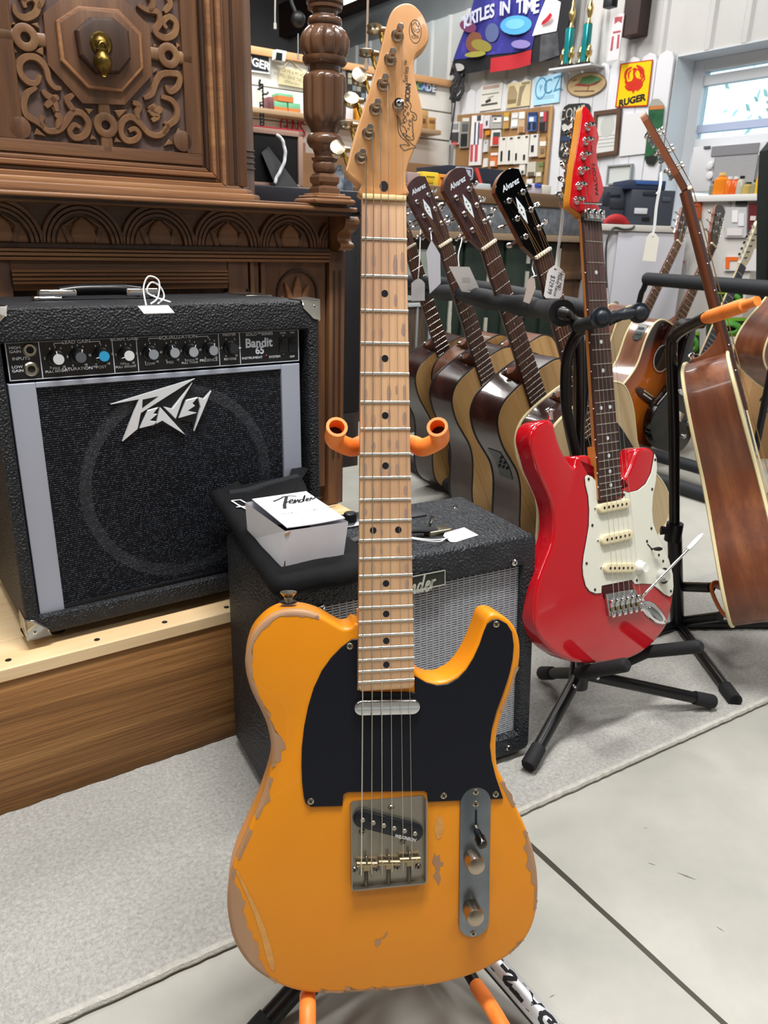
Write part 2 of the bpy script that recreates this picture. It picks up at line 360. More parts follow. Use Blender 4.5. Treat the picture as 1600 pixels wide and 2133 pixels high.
# foliage outside the window
lf = M('outdoor_leaf', 'a9c9bc', .7, c2='cfe6e4', ns=6); g = G()
for k in range(5200):
    u, v, n = random.uniform(wu0-2, wu0+3.5), random.uniform(1.8, 6.2), random.uniform(-4.8, -3.2)
    if random.random() < .25+.06*(v-1.2)+.25*math.sin(u*5+v*3): continue
    a = random.uniform(.03, .06); t = random.uniform(0, PI); c, s = math.cos(t)*a, math.sin(t)*a
    g.add([(u-c, v-s, n), (u+s*.6, v-c*.6, n+.03), (u+c, v+s, n), (u-s*.6, v+c*.6, n-.02)], [(0, 1, 2, 3)])
g.obj('tree_foliage', lf, fr=WR, smooth=False, label='pale leafy tree seen outside the window', cat='tree', kind='stuff')
# platform of planks on a beam
PLT = .2586; PN = -1.1323; PF = Fr(NV*PN, AV)      # front face frame, u = along, v = height, n = out
pine = W('pine_deck', 'e8c493', 'd3a468', 'f0d4a8', 0, 16, .05, .5, .15); beamw = W('rough_brown_plank', '6e4a28', 'b88a55', '95683b', 0, 26, .045, .6, .9, lo=.3, hi=.7)
plat = thing('wooden_platform', 'low wooden platform of pine boards on a rough brown plank', 'platform', PF, (.2, 0, -.5))
g = G(); g.box(-1.0, .93, .001, PLT-.022, -.04, -.003); g.obj('beam', beamw, plat, bevel=.002)
g = G(); g.box(.89, .93, .001, PLT-.022, -1.1, -.042); g.box(-1, -.96, .001, PLT-.022, -1.1, -.042); g.box(-1, .93, .001, PLT-.022, -1.14, -1.102); g.obj('side_board', beamw, plat)
z = 0
for k, wd_ in enumerate((.092, .14, .14, .14, .14, .14, .14, .14)):
    g = G(); g.box(-1.0-random.uniform(0, .01), .935, PLT-.0215, PLT-(0 if k else .0), -z-wd_+.002, -z); g.obj('board', pine, plat, bevel=.0015, bseg=1); z += wd_
sm = M('deck_screw', '5d564a', .4, .8)
for x, y in ((17.5, 1375), (202, 1332.5), (343, 1296), (472, 1265)):
    p = PF.loc(atz(x, y, PLT)); g = G(); g.lathe([(.0048, 0), (.0048, .0006), (.003, .0004), (.001, .0002)], (p.x, PLT-.0002, p.z), (0, 1, 0), 10); g.obj('screw', sm, plat)
# ================================================================ yellow guitar (closest)
TM = Fr((-.00850195, .78306123, H+.03322146), (.9856, .169, -.0089), (-.0343, .2506, .9675))
zA = Zm(460, 1220, .425); zB = Zm(460, 1600, .425); zC = Zm(520, 0, .275); zD = Zm(700, 1640, .225)
tb = -.010                                # body top below the fretboard plane
butter = M('butterscotch_paint', 'dc860a', .38, coat=.12, c2='e08c0c', ns=3)
bare = W('bare_worn_wood', '9b7658', 'a98466', ax=1, ns=20, rough=.6)
maple = W('aged_maple', 'cf9a68', 'b98556', 'd9a878', 1, 12, .07, .38, .05, .25)
mapleh = W('maple_headstock', 'd29c68', 'c48d5b', 'd8a572', 1, 8, .1, .35, .03, .3)
tele = thing('electric_guitar', 'worn butterscotch yellow single cutaway electric guitar with black pickguard, largest in front', 'guitar', TM, (0, -.80, tb-.045))
ol = trace(TM, zA, [(640, 203), (600, 207), (545, 178), (490, 147), (420, 125), (345, 119), (290, 127), (230, 157), (180, 205), (150, 250), (130, 310), (120, 370), (125, 430), (140, 490), (165, 550), (195, 610), (225, 680), (243, 750), (250, 820), (247, 885), (235, 940)], tb)
ol += trace(TM, zB, [(218, 100), (190, 180), (150, 270), (110, 360), (75, 440), (50, 520), (35, 600), (31, 680), (40, 760), (60, 840), (95, 910), (140, 970), (200, 1020), (270, 1060), (350, 1090), (430, 1106), (520, 1111), (620, 1109), (720, 1103), (820, 1095), (920, 1085), (1030, 1071), (1130, 1050), (1220, 1023), (1300, 988), (1380, 945), (1440, 903), (1490, 850), (1525, 790), (1547, 720), (1557, 640), (1558, 560), (1550, 480), (1533, 400), (1500, 300), (1460, 210), (1420, 125), (1388, 60)], tb)
ol += trace(TM, zA, [(1360, 895), (1352, 820), (1355, 740), (1370, 670), (1395, 600), (1425, 530), (1450, 450), (1466, 380), (1470, 310), (1462, 250), (1440, 200), (1405, 162), (1362, 138), (1325, 138), (1300, 160), (1283, 210), (1260, 270), (1233, 330), (1198, 388), (1158, 432), (1108, 461), (1060, 470), (1010, 458), (975, 432), (950, 405)], tb)
ol = cr(ol+[TM.px(*zA(930, 370), tb), TM.px(*zA(690, 190), tb)], 3, True)
ol = ccw(ol)
g = G(); g.prism(ol, tb-.045, tb, .0045, 4, True); body = g.obj('body', butter, tele, ang=50)
# worn paint: bare wood rubbed through along the edge
def inner(d): return off2(ol, d)
def near(p, q): return (p[0]-q[0])**2+(p[1]-q[1])**2
def worn(zm, pts, jit=.0006):
    q = trace(TM, zm, pts, tb); a = min(range(len(ol)), key=lambda i: near(ol[i], q[0])); b = min(range(len(ol)), key=lambda i: near(ol[i], q[-1])); n = len(ol)
    d1 = (b-a) % n; d2 = (a-b) % n; st = 1 if d1 <= d2 else -1; m = min(d1, d2)
    ids = [(a+st*i) % n for i in range(m+1)]
    ina = off2(ol, .0046); mid = off2(ol, .0022); jag_ = []
    for i in range(len(q)-1):
        for t in (0, .33, .66): jag_.append((q[i][0]*(1-t)+q[i+1][0]*t+random.uniform(-jit, jit), q[i][1]*(1-t)+q[i+1][1]*t+random.uniform(-jit, jit)))
    jag_.append(q[-1])
    e = .00025; cl = [0.]; m_ = len(ids)
    for i in range(1, len(jag_)): cl.append(cl[-1]+math.dist(jag_[i-1], jag_[i]))
    il = [0.]
    for i in range(1, m_): il.append(il[-1]+math.dist(ol[ids[i-1]], ol[ids[i]]))
    N_ = 90; g = G()
    def samp(p, c, t):
        t *= c[-1]
        for i in range(len(c)-1):
            if c[i+1] >= t: f = (t-c[i])/((c[i+1]-c[i]) or 1); return (p[i][0]+(p[i+1][0]-p[i][0])*f, p[i][1]+(p[i+1][1]-p[i][1])*f)
        return p[-1]
    ip = [ina[i] for i in ids]; A_ = [samp(ip, il, k/N_) for k in range(N_+1)]; B_ = [samp(jag_, cl, k/N_) for k in range(N_+1)]
    g.add([(x, y, tb+e) for x, y in A_]+[(x, y, tb+e) for x, y in B_], [(i, i+1, N_+2+i, N_+1+i) for i in range(N_)])
    prof = ((.0046, tb+e), (.0026, tb-.0006+e), (.0012, tb-.0016+e), (.0001, tb-.0036+e), (-.0003, tb-.0075))
    rg = [[(off2(ol, d)[i], z) for i in ids] for d, z in prof]
    for k in range(len(rg)-1):
        vs = [(p[0], p[1], z) for p, z in rg[k]]+[(p[0], p[1], z) for p, z in rg[k+1]]; L_ = len(ids)
        g.add(vs, [(i, i+1, L_+i+1, L_+i) for i in range(L_-1)])
    return g.obj('worn_patch', bare, tele, smooth=False, label='bare wood worn through the yellow paint')
worn(zA, [(480, 143), (450, 160), (420, 152), (395, 155), (380, 149), (290, 149), (270, 165), (245, 182), (232, 200), (205, 214), (190, 240), (168, 270), (152, 300), (150, 330), (158, 350), (150, 380), (160, 420), (158, 460), (178, 500), (186, 540), (203, 570), (217, 600), (247, 632), (236, 662), (262, 690), (270, 722), (303, 745), (311, 772), (324, 798), (298, 810), (296, 858), (258, 870), (247, 888)])
worn(zB, [(232, 45), (240, 90), (236, 130), (246, 156), (205, 190), (180, 222), (168, 245)])
worn(zB, [(135, 305), (122, 340), (112, 365), (116, 385), (96, 405), (88, 440), (76, 452)])
worn(zB, [(58, 500), (68, 565), (95, 600), (102, 640), (122, 655), (108, 700), (128, 740), (128, 780), (152, 800), (155, 830), (182, 862), (190, 892), (184, 930), (208, 960), (214, 990), (240, 1012), (238, 1030), (268, 1059)])
worn(zB, [(480, 1109), (490, 1076), (515, 1100), (600, 1101), (612, 1071), (632, 1070), (640, 1091), (700, 1090), (745, 1071), (762, 1087), (800, 1070), (832, 1089), (880, 1079), (970, 1064), (992, 1062), (1000, 1072)])
worn(zB, [(1505, 315), (1494, 345), (1504, 360), (1482, 385), (1506, 430), (1494, 480), (1522, 512), (1518, 560), (1546, 582), (1534, 620), (1552, 652), (1548, 690)])
worn(zB, [(1492, 846), (1450, 852), (1462, 872), (1432, 888), (1420, 915)])
worn(zB, [(1392, 70), (1398, 95), (1425, 128), (1432, 160), (1446, 180)])
worn(zA, [(1464, 400), (1440, 440), (1430, 500), (1408, 548), (1385, 615)])
def spot(pts, mat, z=.0003, jit=0.0004):
    q = trace(TM, zD, pts, tb); q = [(x+random.uniform(-jit, jit), y+random.uniform(-jit, jit)) for x, y in cr(q, 4, True)]
    g = G(); g.poly(q, tb+z); g.obj('worn_patch', mat, tele)
pale = M('thinned_paint', 'd59a50', .4, c2='c58a4a', ns=90)
spot([(955, 255), (990, 310), (998, 380), (975, 450), (945, 480), (920, 440), (915, 370), (930, 300)], pale)
spot([(915, 605), (930, 640), (960, 625), (965, 680), (995, 700), (985, 725), (962, 730), (960, 800), (970, 850), (948, 905), (928, 860), (900, 820), (925, 780), (915, 730), (890, 690), (900, 650)], bare)
spot([(480, 1330), (455, 1385), (420, 1400), (412, 1440), (375, 1480), (360, 1440), (365, 1410), (425, 1395)], bare)
g = G(); g.ribbon(trace(TM, zB, [(75, 500), (120, 590), (170, 700), (210, 810), (240, 920), (258, 990)], tb), lambda t: (.0015+.008*t)*(1-t**8*.8), tb+.0004); g.obj('worn_patch', pale, tele, smooth=False)
# pickguard
pk = trace(TM, zA, [(676, 258), (640, 262), (590, 300), (540, 352), (495, 415), (455, 500), (428, 590), (408, 690), (397, 790), (395, 880), (398, 960), (406, 1030), (415, 1062), (440, 1080), (595, 1076), (600, 1020), (620, 1008), (995, 1003), (1012, 1015), (1014, 1056), (1382, 1040), (1346, 935), (1326, 855), (1317, 780), (1326, 700), (1350, 612), (1380, 530), (1410, 440), (1428, 360), (1434, 290), (1425, 225), (1400, 185), (1360, 163), (1330, 165), (1305, 185), (1288, 225), (1268, 285), (1238, 352), (1202, 410), (1160, 452), (1110, 478), (1060, 486), (1005, 472), (950, 440), (950, 520), (680, 520)], tb)
g = G(); g.prism(pk, tb+.0002, tb+.0022, .0005, 1); pg = g.obj('pickguard', M('black_pickguard', '11131c', .4, 0, (300, .02), spec=.28), tele, ang=30)
for x, y in ((632, 294), (440, 1052), (1347, 187), (1090, 1025), (1344, 1018)): scr(pg, *TM.px(*zA(x, y), tb), tb+.0022, .0034)
# neck, fretboard
def frv(n, sc): return -sc*(1-2**(-n/12))
SC = .648; ve = -.4755
def hw(v, wn=.0425, we=.0567, end=-.4662): return wn/2+(we-wn)/2*v/end
def neckmesh(g, v0, v1, hwf, th0, th1, n0=-.004, k=10, seg=8):     # rounded back of a neck
    vs = []; fs = []
    for i in range(seg+1):
        t = i/seg; v = v0+(v1-v0)*t; th = th0+(th1-th0)*t; w_ = hwf(v)
        for j in range(k+1):
            a = PI*j/k; vs.append((w_*math.cos(a), v, n0-th*math.sin(a)**.8))
    for i in range(seg):
        for j in range(k): a = i*(k+1)+j; fs.append((a, a+k+1, a+k+2, a+1))
    fs.append(tuple(range(k+1))); fs.append(tuple(seg*(k+1)+j for j in range(k+1))[::-1])
    return g.add(vs, fs)
g = G(); neckmesh(g, .004, ve+.02, hw, .017, .02); g.prism([(-hw(ve), ve), (hw(ve), ve), (hw(-.395), -.395), (-hw(-.395), -.395)], tb-.01, -.0045); g.obj('neck', maple, tele)
fbm = W('worn_maple_fretboard', 'c69a72', 'ab8468', 'd0a67e', 1, 18, .12, .42, .05, .12)
fbp = [(-hw(0), .002), (hw(0), .002)]+[(hw(ve), ve+.004), (hw(ve)-.003, ve), (-hw(ve)+.003, ve), (-hw(ve), ve+.004)]
g = G(); g.prism(fbp, -.006, 0, .0012, 2); fb = g.obj('fretboard', fbm, tele)
def frets(parent, sc, n, hwf, mat, r=.0011, name='fret', n0=0.0):
    for i in range(1, n+1):
        v = frv(i, sc); w_ = hwf(v); g = G(); pts = []
        for j in range(7): a = PI*j/6; pts.append((math.cos(a)*r*1.15, math.sin(a)*r))
        vs = [(s*w_, v+a, n0+b) for s in (-1, 1) for a, b in pts]; fs = [(j, j+1, 8+j, 7+j) for j in range(6)]+[tuple(range(7))[::-1], tuple(range(7, 14))]
        g.add(vs, fs).obj(name, mat, parent)
frets(tele, SC, 22, hw, frety)
for i, u in ((3, 0), (5, 0), (7, 0), (9, 0), (12, -.0125), (12, .0125), (15, 0), (17, 0), (19, 0), (21, 0)):
    v = (frv(i, SC)+frv(i-1, SC))/2; g = G(); g.prism(circ(u, v, .0033, 18), -.001, .0002); g.obj('position_dot', M('black_dot', '18181e', .4), fb, smooth=False)
wearm = M('finger_wear', 'a08478', .5, c2='b59074', ns=60); g = G(); random.seed(3)
for i in range(0, 15):
    va, vb = frv(i, SC), frv(i+1, SC)
    for s in range(6):
        if random.random() < .5:
            u = (-.017+.0068*s)*(1+.3*(-va/.46)); vm = va+(vb-va)*random.uniform(.55, .75); h_ = (va-vb)*random.uniform(.15, .33)
            g.poly([(x+random.uniform(-.0003, .0003), y) for x, y in circ(u, vm, random.uniform(.0013, .0023), 12, h_)], .00012)
g.obj('finger_wear', wearm, fb, smooth=False, kind='stuff')
g = G(); g.box(-hw(0)+.0003, hw(0)-.0003, -.0005, .0042, -.004, .0022); g.obj('nut', M('bone_nut', 'e8cf9a', .4), tele, bevel=.0006)
# headstock
hn = -.0095
hs = trace(TM, zC, [(848, 1478), (846, 1405), (828, 1383), (770, 1340), (736, 1302), (730, 1285), (745, 1230), (800, 1010), (860, 830), (920, 640), (980, 430), (1030, 220), (1060, 120), (1092, 65), (1135, 33), (1190, 21), (1240, 35), (1290, 80), (1327, 140), (1352, 210), (1360, 280), (1345, 330), (1310, 372), (1270, 405), (1250, 445), (1245, 500), (1252, 570), (1270, 660), (1295, 760), (1311, 850), (1314, 920), (1303, 1000), (1272, 1080), (1232, 1170), (1200, 1250), (1186, 1320), (1185, 1400), (1187, 1478)], hn)
hs = cr(hs, 3, True)
g = G(); g.prism(hs, hn-.0145, hn, .0016, 3, True); hd = g.obj('headstock', mapleh, tele)
tp = [(1120, 268), (1065, 450), (1010, 640), (953, 825), (898, 1012), (843, 1196)]
keys = [(945, 222), (884, 402), (832, 582), (770, 760), (727, 947), (666, 1130)]
POST = []
for i, ((x, y), (kx, ky)) in enumerate(zip(tp, keys)):
    u, v = TM.px(*zC(x, y), hn); POST.append((u, v))
    g = G(); g.lathe([(.0062, 0), (.0058, .0012), (.0046, .0022), (.0044, .0035)], (u, v, hn), k=16); g.lathe([(.0033, .003), (.003, .008), (.0026, .0095), (.0031, .0115), (.003, .0165), (.0022, .0172)], (u, v, hn), k=14)
    t = g.obj('tuner', M('tuner_steel', 'a99a8c', .3, 1), tele)
    ku, kv = TM.px(*zC(kx, ky), hn-.022)
    g = G(); g.box(u-.005, u+.010, v-.006, v+.006, hn-.024, hn-.0146); g.cyl((u-.01, v, hn-.02), (ku+.005, kv, hn-.022), .0022, k=8)
    fa_ = [80, 70, 20, 35, 75, 25][i]; g.obj('tuner_shaft', M('brass_shaft', 'b99a4e', .3, 1), t)
    a = math.radians(fa_); d = Vector((0, math.sin(a), math.cos(a))); d2 = Vector((0, math.cos(a), -math.sin(a)))
    g = G(); vs = []
    c = Vector((ku, kv, hn-.022))
    def bt(p): return c+Vector((p.x, 0, 0))+d2*p.y+d*p.z
    g.lathe([(.0005, -.0042), (.006, -.0036), (.0095, -.0028), (.0085, 0), (.0095, .0028), (.006, .0036), (.0005, .0042)], (0, 0, 0), (0, 0, 1), 18, fl=lambda t, h: 1-.22*abs(math.cos(t))); g.xf(bt)
    g.lathe([(.004, 0), (.0028, .005), (.0026, .008)], (ku+.004, kv, hn-.022), (1, 0, 0), 10)
    g.obj('tuner_button', nickel, t)
u, v = TM.px(*zC(1123, 800), hn); g = G(); g.lathe([(.0055, .0), (.0055, .001), (.003, .0015), (.003, .0035), (.0052, .004), (.0048, .0058), (.003, .0062)], (u, v, hn), k=18); screw(g, u, v, hn+.006, .0028); g.obj('string_tree', chrome, tele)
u, v = TM.px(*zC(1018, 1412), hn); g = G(); g.poly(circ(u, v, .0042, 18, .005), hn+.0003); g.obj('truss_rod_hole', M('hole_dark', '1c1a1c', .9), hd, smooth=False)
# headstock lettering (painted marks)
inkm = M('decal_ink', '2e2a26', .5)
def marks(pts_list, w_, zm, fr, n, parent, mat=inkm, name='logo', k=5):
    g = G()
    for p in pts_list: g.ribbon(trace(fr, zm, p, n), w_, n+.0003, k=k)
    return g.obj(name, mat, parent, smooth=False)
zL = Zm(780, 180, .1181); zO5 = Zm(820, 20, .0945); e = .0006
V = [[(390, 512), (425, 545), (450, 590), (455, 640), (450, 700), (465, 770), (490, 830), (530, 880), (580, 940), (640, 1000), (722, 1062), (722, 1086), (650, 1090), (590, 1110), (535, 1130), (512, 1118), (450, 1045), (480, 1030), (540, 1028), (622, 1045), (590, 1000), (540, 945), (480, 900), (440, 840), (420, 780), (415, 700), (418, 620), (405, 560), (390, 512)],
     [(545, 905), (570, 932), (650, 945), (692, 930), (695, 895), (668, 865), (690, 855), (690, 830), (668, 800), (685, 770), (668, 735), (682, 710), (662, 690), (680, 660), (658, 620), (672, 580), (655, 545), (690, 592), (730, 592), (747, 550), (735, 500), (700, 465), (650, 445), (630, 400), (650, 350), (635, 300), (600, 265), (560, 252), (535, 265), (590, 330), (600, 355), (570, 362), (530, 342), (510, 370), (520, 400), (560, 420), (545, 430), (510, 460), (520, 510), (560, 540), (540, 552), (510, 590), (520, 620), (550, 640), (500, 640), (475, 660), (480, 690), (510, 700), (540, 730), (545, 760), (575, 790), (558, 812), (555, 850), (590, 870), (560, 872), (545, 905)],
     [(590, 455), (610, 480), (595, 505), (572, 485), (590, 455)], [(620, 585), (640, 605), (625, 630), (605, 610), (620, 585)], [(575, 740), (610, 745), (612, 765)], [(590, 655), (635, 690), (612, 700)], [(660, 500), (690, 515), (705, 550), (680, 545)], [(575, 885), (610, 890), (640, 905)], [(555, 575), (575, 600), (565, 620)], [(535, 352), (560, 375), (590, 382)], [(510, 820), (530, 840), (518, 862), (495, 845), (510, 820)]]
marks(V, e, zL, TM, hn, hd, k=3)
c = TM.px(*zO5(478, 482), hn); g = G(); g.tube([(c[0]+.0058*math.cos(t), c[1]+.0105*math.sin(t), hn) for t in [2*PI*i/40 for i in range(40)]], .00028, 4, closed=True); g.obj('oval_mark', inkm, hd, smooth=False)
marks([[(380, 280), (408, 330), (405, 400), (420, 480), (470, 550), (552, 605), (480, 620), (430, 632), (400, 576), (495, 580), (440, 530), (396, 450), (388, 380), (390, 320), (380, 280)], [(440, 400), (445, 450), (490, 492), (545, 495), (572, 460), (560, 425), (525, 430), (502, 455), (480, 415)], [(430, 345), (440, 300), (480, 285), (520, 345), (555, 392), (555, 295)]], .00045, zO5, TM, hn, hd, k=3)
p = TM.px(*zC(1200, 697), hn); txt('ICON', .0066, p[0], p[1], hn+.0003, inkm, hd, rot=math.radians(86), bold=.00022, sx=.95)
p = TM.px(*zC(1187, 540), hn); txt('Series\u2122', .0064, p[0], p[1], hn+.0003, inkm, hd, rot=math.radians(85), sx=.95)
# neck pickup
p0 = TM.px(*zA(688, 590), tb); p1 = TM.px(*zA(935, 585), tb)
g = G(); g.prism(stad(p0, p1, .0079), tb+.0015, tb+.0075, .002, 3); g.obj('neck_pickup', M('pickup_chrome', 'dcdde0', .14, 1), tele)
g = G(); g.prism(stad(p0, p1, .0088), tb+.001, tb+.0032); g.obj('pickup_hole', black, pg)
# bridge
bl = trace(TM, zD, [(122, 112), (836, 82), (816, 868), (140, 906)], tb)
bx = lambda s, t: (lambda a, b: (a[0]+(b[0]-a[0])*t, a[1]+(b[1]-a[1])*t))((bl[0][0]+(bl[1][0]-bl[0][0])*s, bl[0][1]+(bl[1][1]-bl[0][1])*s), (bl[3][0]+(bl[2][0]-bl[3][0])*s, bl[3][1]+(bl[2][1]-bl[3][1])*s))
bmat = M('aged_bridge_steel', '8b8478', .33, .9, (25, .06), '9c958a', 6)
x0, y0 = bx(0, 1); x1, y1 = bx(1, 0); x0 = (bl[0][0]+bl[3][0])/2; x1 = (bl[1][0]+bl[2][0])/2; y0 = (bl[2][1]+bl[3][1])/2; y1 = (bl[0][1]+bl[1][1])/2
g = G(); rp = rrect(x0, x1, y0, y1, .004); g.prism(rp, tb+.0003, tb+.0016)
g.box(x0, x0+.0013, y0+.004, y1-.002, tb+.0003, tb+.0085); g.box(x1-.0013, x1, y0+.004, y1-.002, tb+.0003, tb+.0085); g.box(x0+.004, x1-.004, y0, y0+.0013, tb+.0003, tb+.0085)
for cx, a0 in ((x0+.004, 180), (x1-.004, 270)):
    q = [(cx+.004*math.cos(math.radians(a0+15*i)), y0+.004+.004*math.sin(math.radians(a0+15*i))) for i in range(7)]+[(cx+.0027*math.cos(math.radians(a0+90-15*i)), y0+.004+.0027*math.sin(math.radians(a0+90-15*i))) for i in range(7)]
    g.prism(q, tb+.0003, tb+.0085)
br = g.obj('bridge_plate', bmat, tele, ang=30)
P = lambda x, y, n=tb: TM.px(*zD(x, y), n)
q0, q1 = P(238, 270), P(718, 395)
g = G(); g.prism(stad(q0, q1, .0098), tb+.0017, tb+.0025); g.obj('pickup_cutout', M('cutout_grey', '77736a', .4, .7), br)
g = G(); g.prism(stad(q0, q1, .0088), tb+.002, tb+.0075, .0012, 2); bp = g.obj('bridge_pickup', M('pickup_black', '14161c', .3), tele)
g2 = G()
for i in range(6):
    t = i/5; g = G(); u = q0[0]+(q1[0]-q0[0])*t; v = q0[1]+(q1[1]-q0[1])*t; g.lathe([(.0025, 0), (.0025, .0012), (.0021, .0016)], (u, v, tb+.0072), k=14); g.obj('pole_piece', M('pole_steel', 'b4aca0', .35, 1), bp)
    if i in (0, 2, 4): g2.poly(circ(u+.006, v-.0008, .0014, 10), tb+.00765)
g2.obj('pickup_eyelets', ink, bp, smooth=False)
p = P(628, 432); txt('WILKINSON', .0046, p[0], p[1]-.0004, tb+.0077, M('silver_print', 'c9c9c9', .4), bp, rot=math.atan2(q1[1]-q0[1], q1[0]-q0[0])+.03, bold=.0002, shear=.2, sx=.9)
for x, y in ((508, 182), (240, 405), (618, 497), (170, 755), (370, 747), (562, 730), (757, 725)): scr(br, *P(x, y), tb+.0016, .0033, .0018, M('bridge_screw', '9a9184', .3, 1))
for a, b in (((182, 680), (368, 680)), ((385, 665), (578, 665)), ((578, 642), (765, 632))):
    u0, v0 = P(*a); u1, v1 = P(*b); g = G(); g.tube([(u0, v0, tb+.0065), (u1, v1, tb+.0065)], .0031, 12); um, vm = (u0+u1)/2, (v0+v1)/2
    g.box(um-.0035, um+.0035, vm-.006, vm+.001, tb+.0045, tb+.0088)
    for s in (.18, .82): g.cyl((u0+(u1-u0)*s, v0+(v1-v0)*s+.0005, tb+.002), (u0+(u1-u0)*s, v0+(v1-v0)*s+.0005, tb+.0105), .0011, k=8)
    sd = g.obj('saddle', M('brass_saddle', 'ab9a78', .33, 1), tele)
    g = G(); n_ = 26; g.tube([(um+.0012*math.cos(i*1.57), vm-.006-(vm-.006-(y0+.002))*i/(n_*4), tb+.006+.0016*math.sin(i*1.57)) for i in range(n_*4)], .0005, 5)
    g.cyl((um, vm, tb+.006), (um, y0+.001, tb+.006), .0011, k=8); g.cyl((um, vm+.002, tb+.0085), (um-.0003, vm+.0075, tb+.0075), .0011, k=8); g.ball((um-.0003, vm+.0078, tb+.0075), .0016)
    g.obj('saddle_spring', M('spring_steel', '8f897e', .3, 1), sd)
# strings
SX0 = [-.0178+.00712*i for i in range(6)]
top = [(690, 0), (740, 0), (790, 0), (838, 0), (893, 0), (937, 0)]
gau = [.00062, .00052, .0004, .00028, .0002, .0002]
for i in range(6):
    sv = bx(0, .80)[1]-.003; su = TM.px(*zB((688, 738, 790, 840, 895, 937)[i], 440), tb+.009)[0] if i < 3 else TM.px(*zA((838, 893, 937)[i-3], 1000), tb+.009)[0]
    bu, bv = P((222, 325, 425, 0, 0, 0)[i], 815) if i < 3 else (su, sv-.004)
    path = [(bu, bv, tb+.0035), (su, sv, tb+.0098), (SX0[i], .0015, .0024)]
    if i >= 4: u, v = TM.px(*zC(1123, 800), hn); path.append((u+(.003 if i == 5 else -.003), v, hn+.0032))
    pu, pv = POST[5-i]; path.append((pu+.0028, pv, hn+.011))
    g = G(); g.tube(path, gau[i], 6, cap=True); g.tube([(pu+.0031*math.cos(a*.7), pv+.0031*math.sin(a*.7), hn+.0112-.0006*(a*.7/6.28)) for a in range(28)], gau[i], 5)
    g.obj('string', steel, tele)
# control plate
cm_ = M('worn_control_plate', '8d9298', .3, .9, (40, .05), '6e757c', 9, lo=.35, hi=.62)
c0 = P(1288, 132); c1 = P(1272, 1238)
g = G(); g.prism(stad(c0, c1, .0166, 16), tb+.0003, tb+.0024, .0009, 2); cp = g.obj('control_plate', cm_, tele)
for x, y in ((1288, 35), (1287, 145), (1265, 1340)): scr(cp, *P(x, y), tb+.0023, .0033)
a, b = P(1290, 205), P(1290, 400); g = G(); g.prism(stad(a, b, .0012), tb+.002, tb+.0026); g.obj('switch_slot', black, cp)
a = P(1285, 340); b = P(1305, 500, tb+.02)
g = G(); g.cyl((a[0], a[1], tb+.001), (a[0]+.001, a[1]-.006, tb+.012), .0013, k=8); sw_ = g.obj('selector_switch', nickel, tele)
g = G(); d = Vector((b[0]-a[0], b[1]-a[1], .0185)); g.lathe([(.0022, 0), (.0036, .002), (.0042, .008), (.0056, .0095), (.0056, .017), (.0048, .0195), (.002, .0205)], (a[0], a[1]-.003, tb+.006), (0.12, -.5, 1), 18); g.obj('switch_tip', M('gloss_black_tip', '0b0b0d', .15), sw_)
for (x, y), (tx, ty) in (((1245, 610), (1305, 740)), ((1225, 1110), (1297, 1220))):
    u, v = P(tx, ty, tb+.022); g = G(); g.lathe([(.0092, 0), (.0094, .0155), (.0088, .018), (.006, .0198), (.002, .0205)], (u, v, tb+.0027), k=28)
    g.obj('knob', M('satin_nickel_knob', 'b5a795', .3, 1), tele)
# strap button on the upper bout, neck plate ends, jack
u, v = TM.px(*zA(332, 80), tb-.022); g = G(); g.lathe([(.006, 0), (.0045, .003), (.0045, .006), (.0085, .0105), (.0085, .0115), (.003, .0125)], (u, v-.001, tb-.022), (0, 1, 0), 18); g.obj('strap_button', nickel, tele)
g = G(); g.lathe([(.0085, 0), (.0085, .0012), (.003, .0013)], (u, v-.0005, tb-.022), (0, 1, 0), 18); g.obj('felt_washer', black, tele)
# ---------------------------------------------------------------- its stand
st_ = thing('guitar_stand', 'black tubular guitar stand with orange rubber yoke holding the yellow guitar', 'stand', Fr((.03, .74, 0), (1, 0, 0), (0, 1, 0)))
SF = Fr((.03, .74, 0), (1, 0, 0), (0, 1, 0))
def sp(p): return tuple(SF.loc(p))
def yk(x, y, n): u, v = TM.px(x, y, n); return sp(TM.P(u, v, n))
yv = TM.px(806, 915, -.03)[1]
g = G(); ctr = sp(TM.P(0, yv, -.045))
g.tube([sp(TM.P(0, yv-.62, -.10)), sp(TM.P(0, yv-.3, -.075)), ctr], .0095, 12)
g.tube([sp((.045, .80, .10)), sp(TM.P(0, yv-.5, -.09))], .0125, 12); g.obj('pole', blackm, st_)
for s, X in ((-1, 702), (1, 911)):
    tip = yk(X, 889, .022); a = yk(X+s*-2, 918, .0); b = yk(X-s*30, 932, -.022)
    path = cr([ctr, yk(806+s*50, 924, -.04), b, yk(X+s*4, 916, -.008), yk(X+s*3, 900, .012), tip], 6)
    g = G(); g.tube(path, [.0092]*(len(path)-8)+[.0096+.0001*i for i in range(8)], 16, cap=False)
    n = len(path); v_ = g.v[-16:]; c_ = Vector(path[-1]); dr = (Vector(path[-1])-Vector(path[-2])).normalized()
    inn = [c_+(Vector(p)-c_)*.72 for p in v_]; dp = [p-dr*.014 for p in inn]
    bi = len(g.v); g.add(inn+dp, []); o_ = bi-16
    for j in range(16): k2 = (j+1) % 16; g.f += [(o_+j, o_+k2, bi+k2, bi+j), (bi+j, bi+k2, bi+16+k2, bi+16+j)]; g.mi += [0, 0]
    y_ = g.obj('yoke_arm', foamo, st_)
    g = G(); g.add(dp, [tuple(range(16))]); g.obj('tube_end', M('dark_tube_end', '2a1512', .6), y_)
hub = sp((.045, .80, .10))
for px_, fx, fy in (((642, 2066), 0, 0), ((1000, 2040), 1, 1)):
    pass
def floorp(x, y, z=.0): return atz(x, y, z)
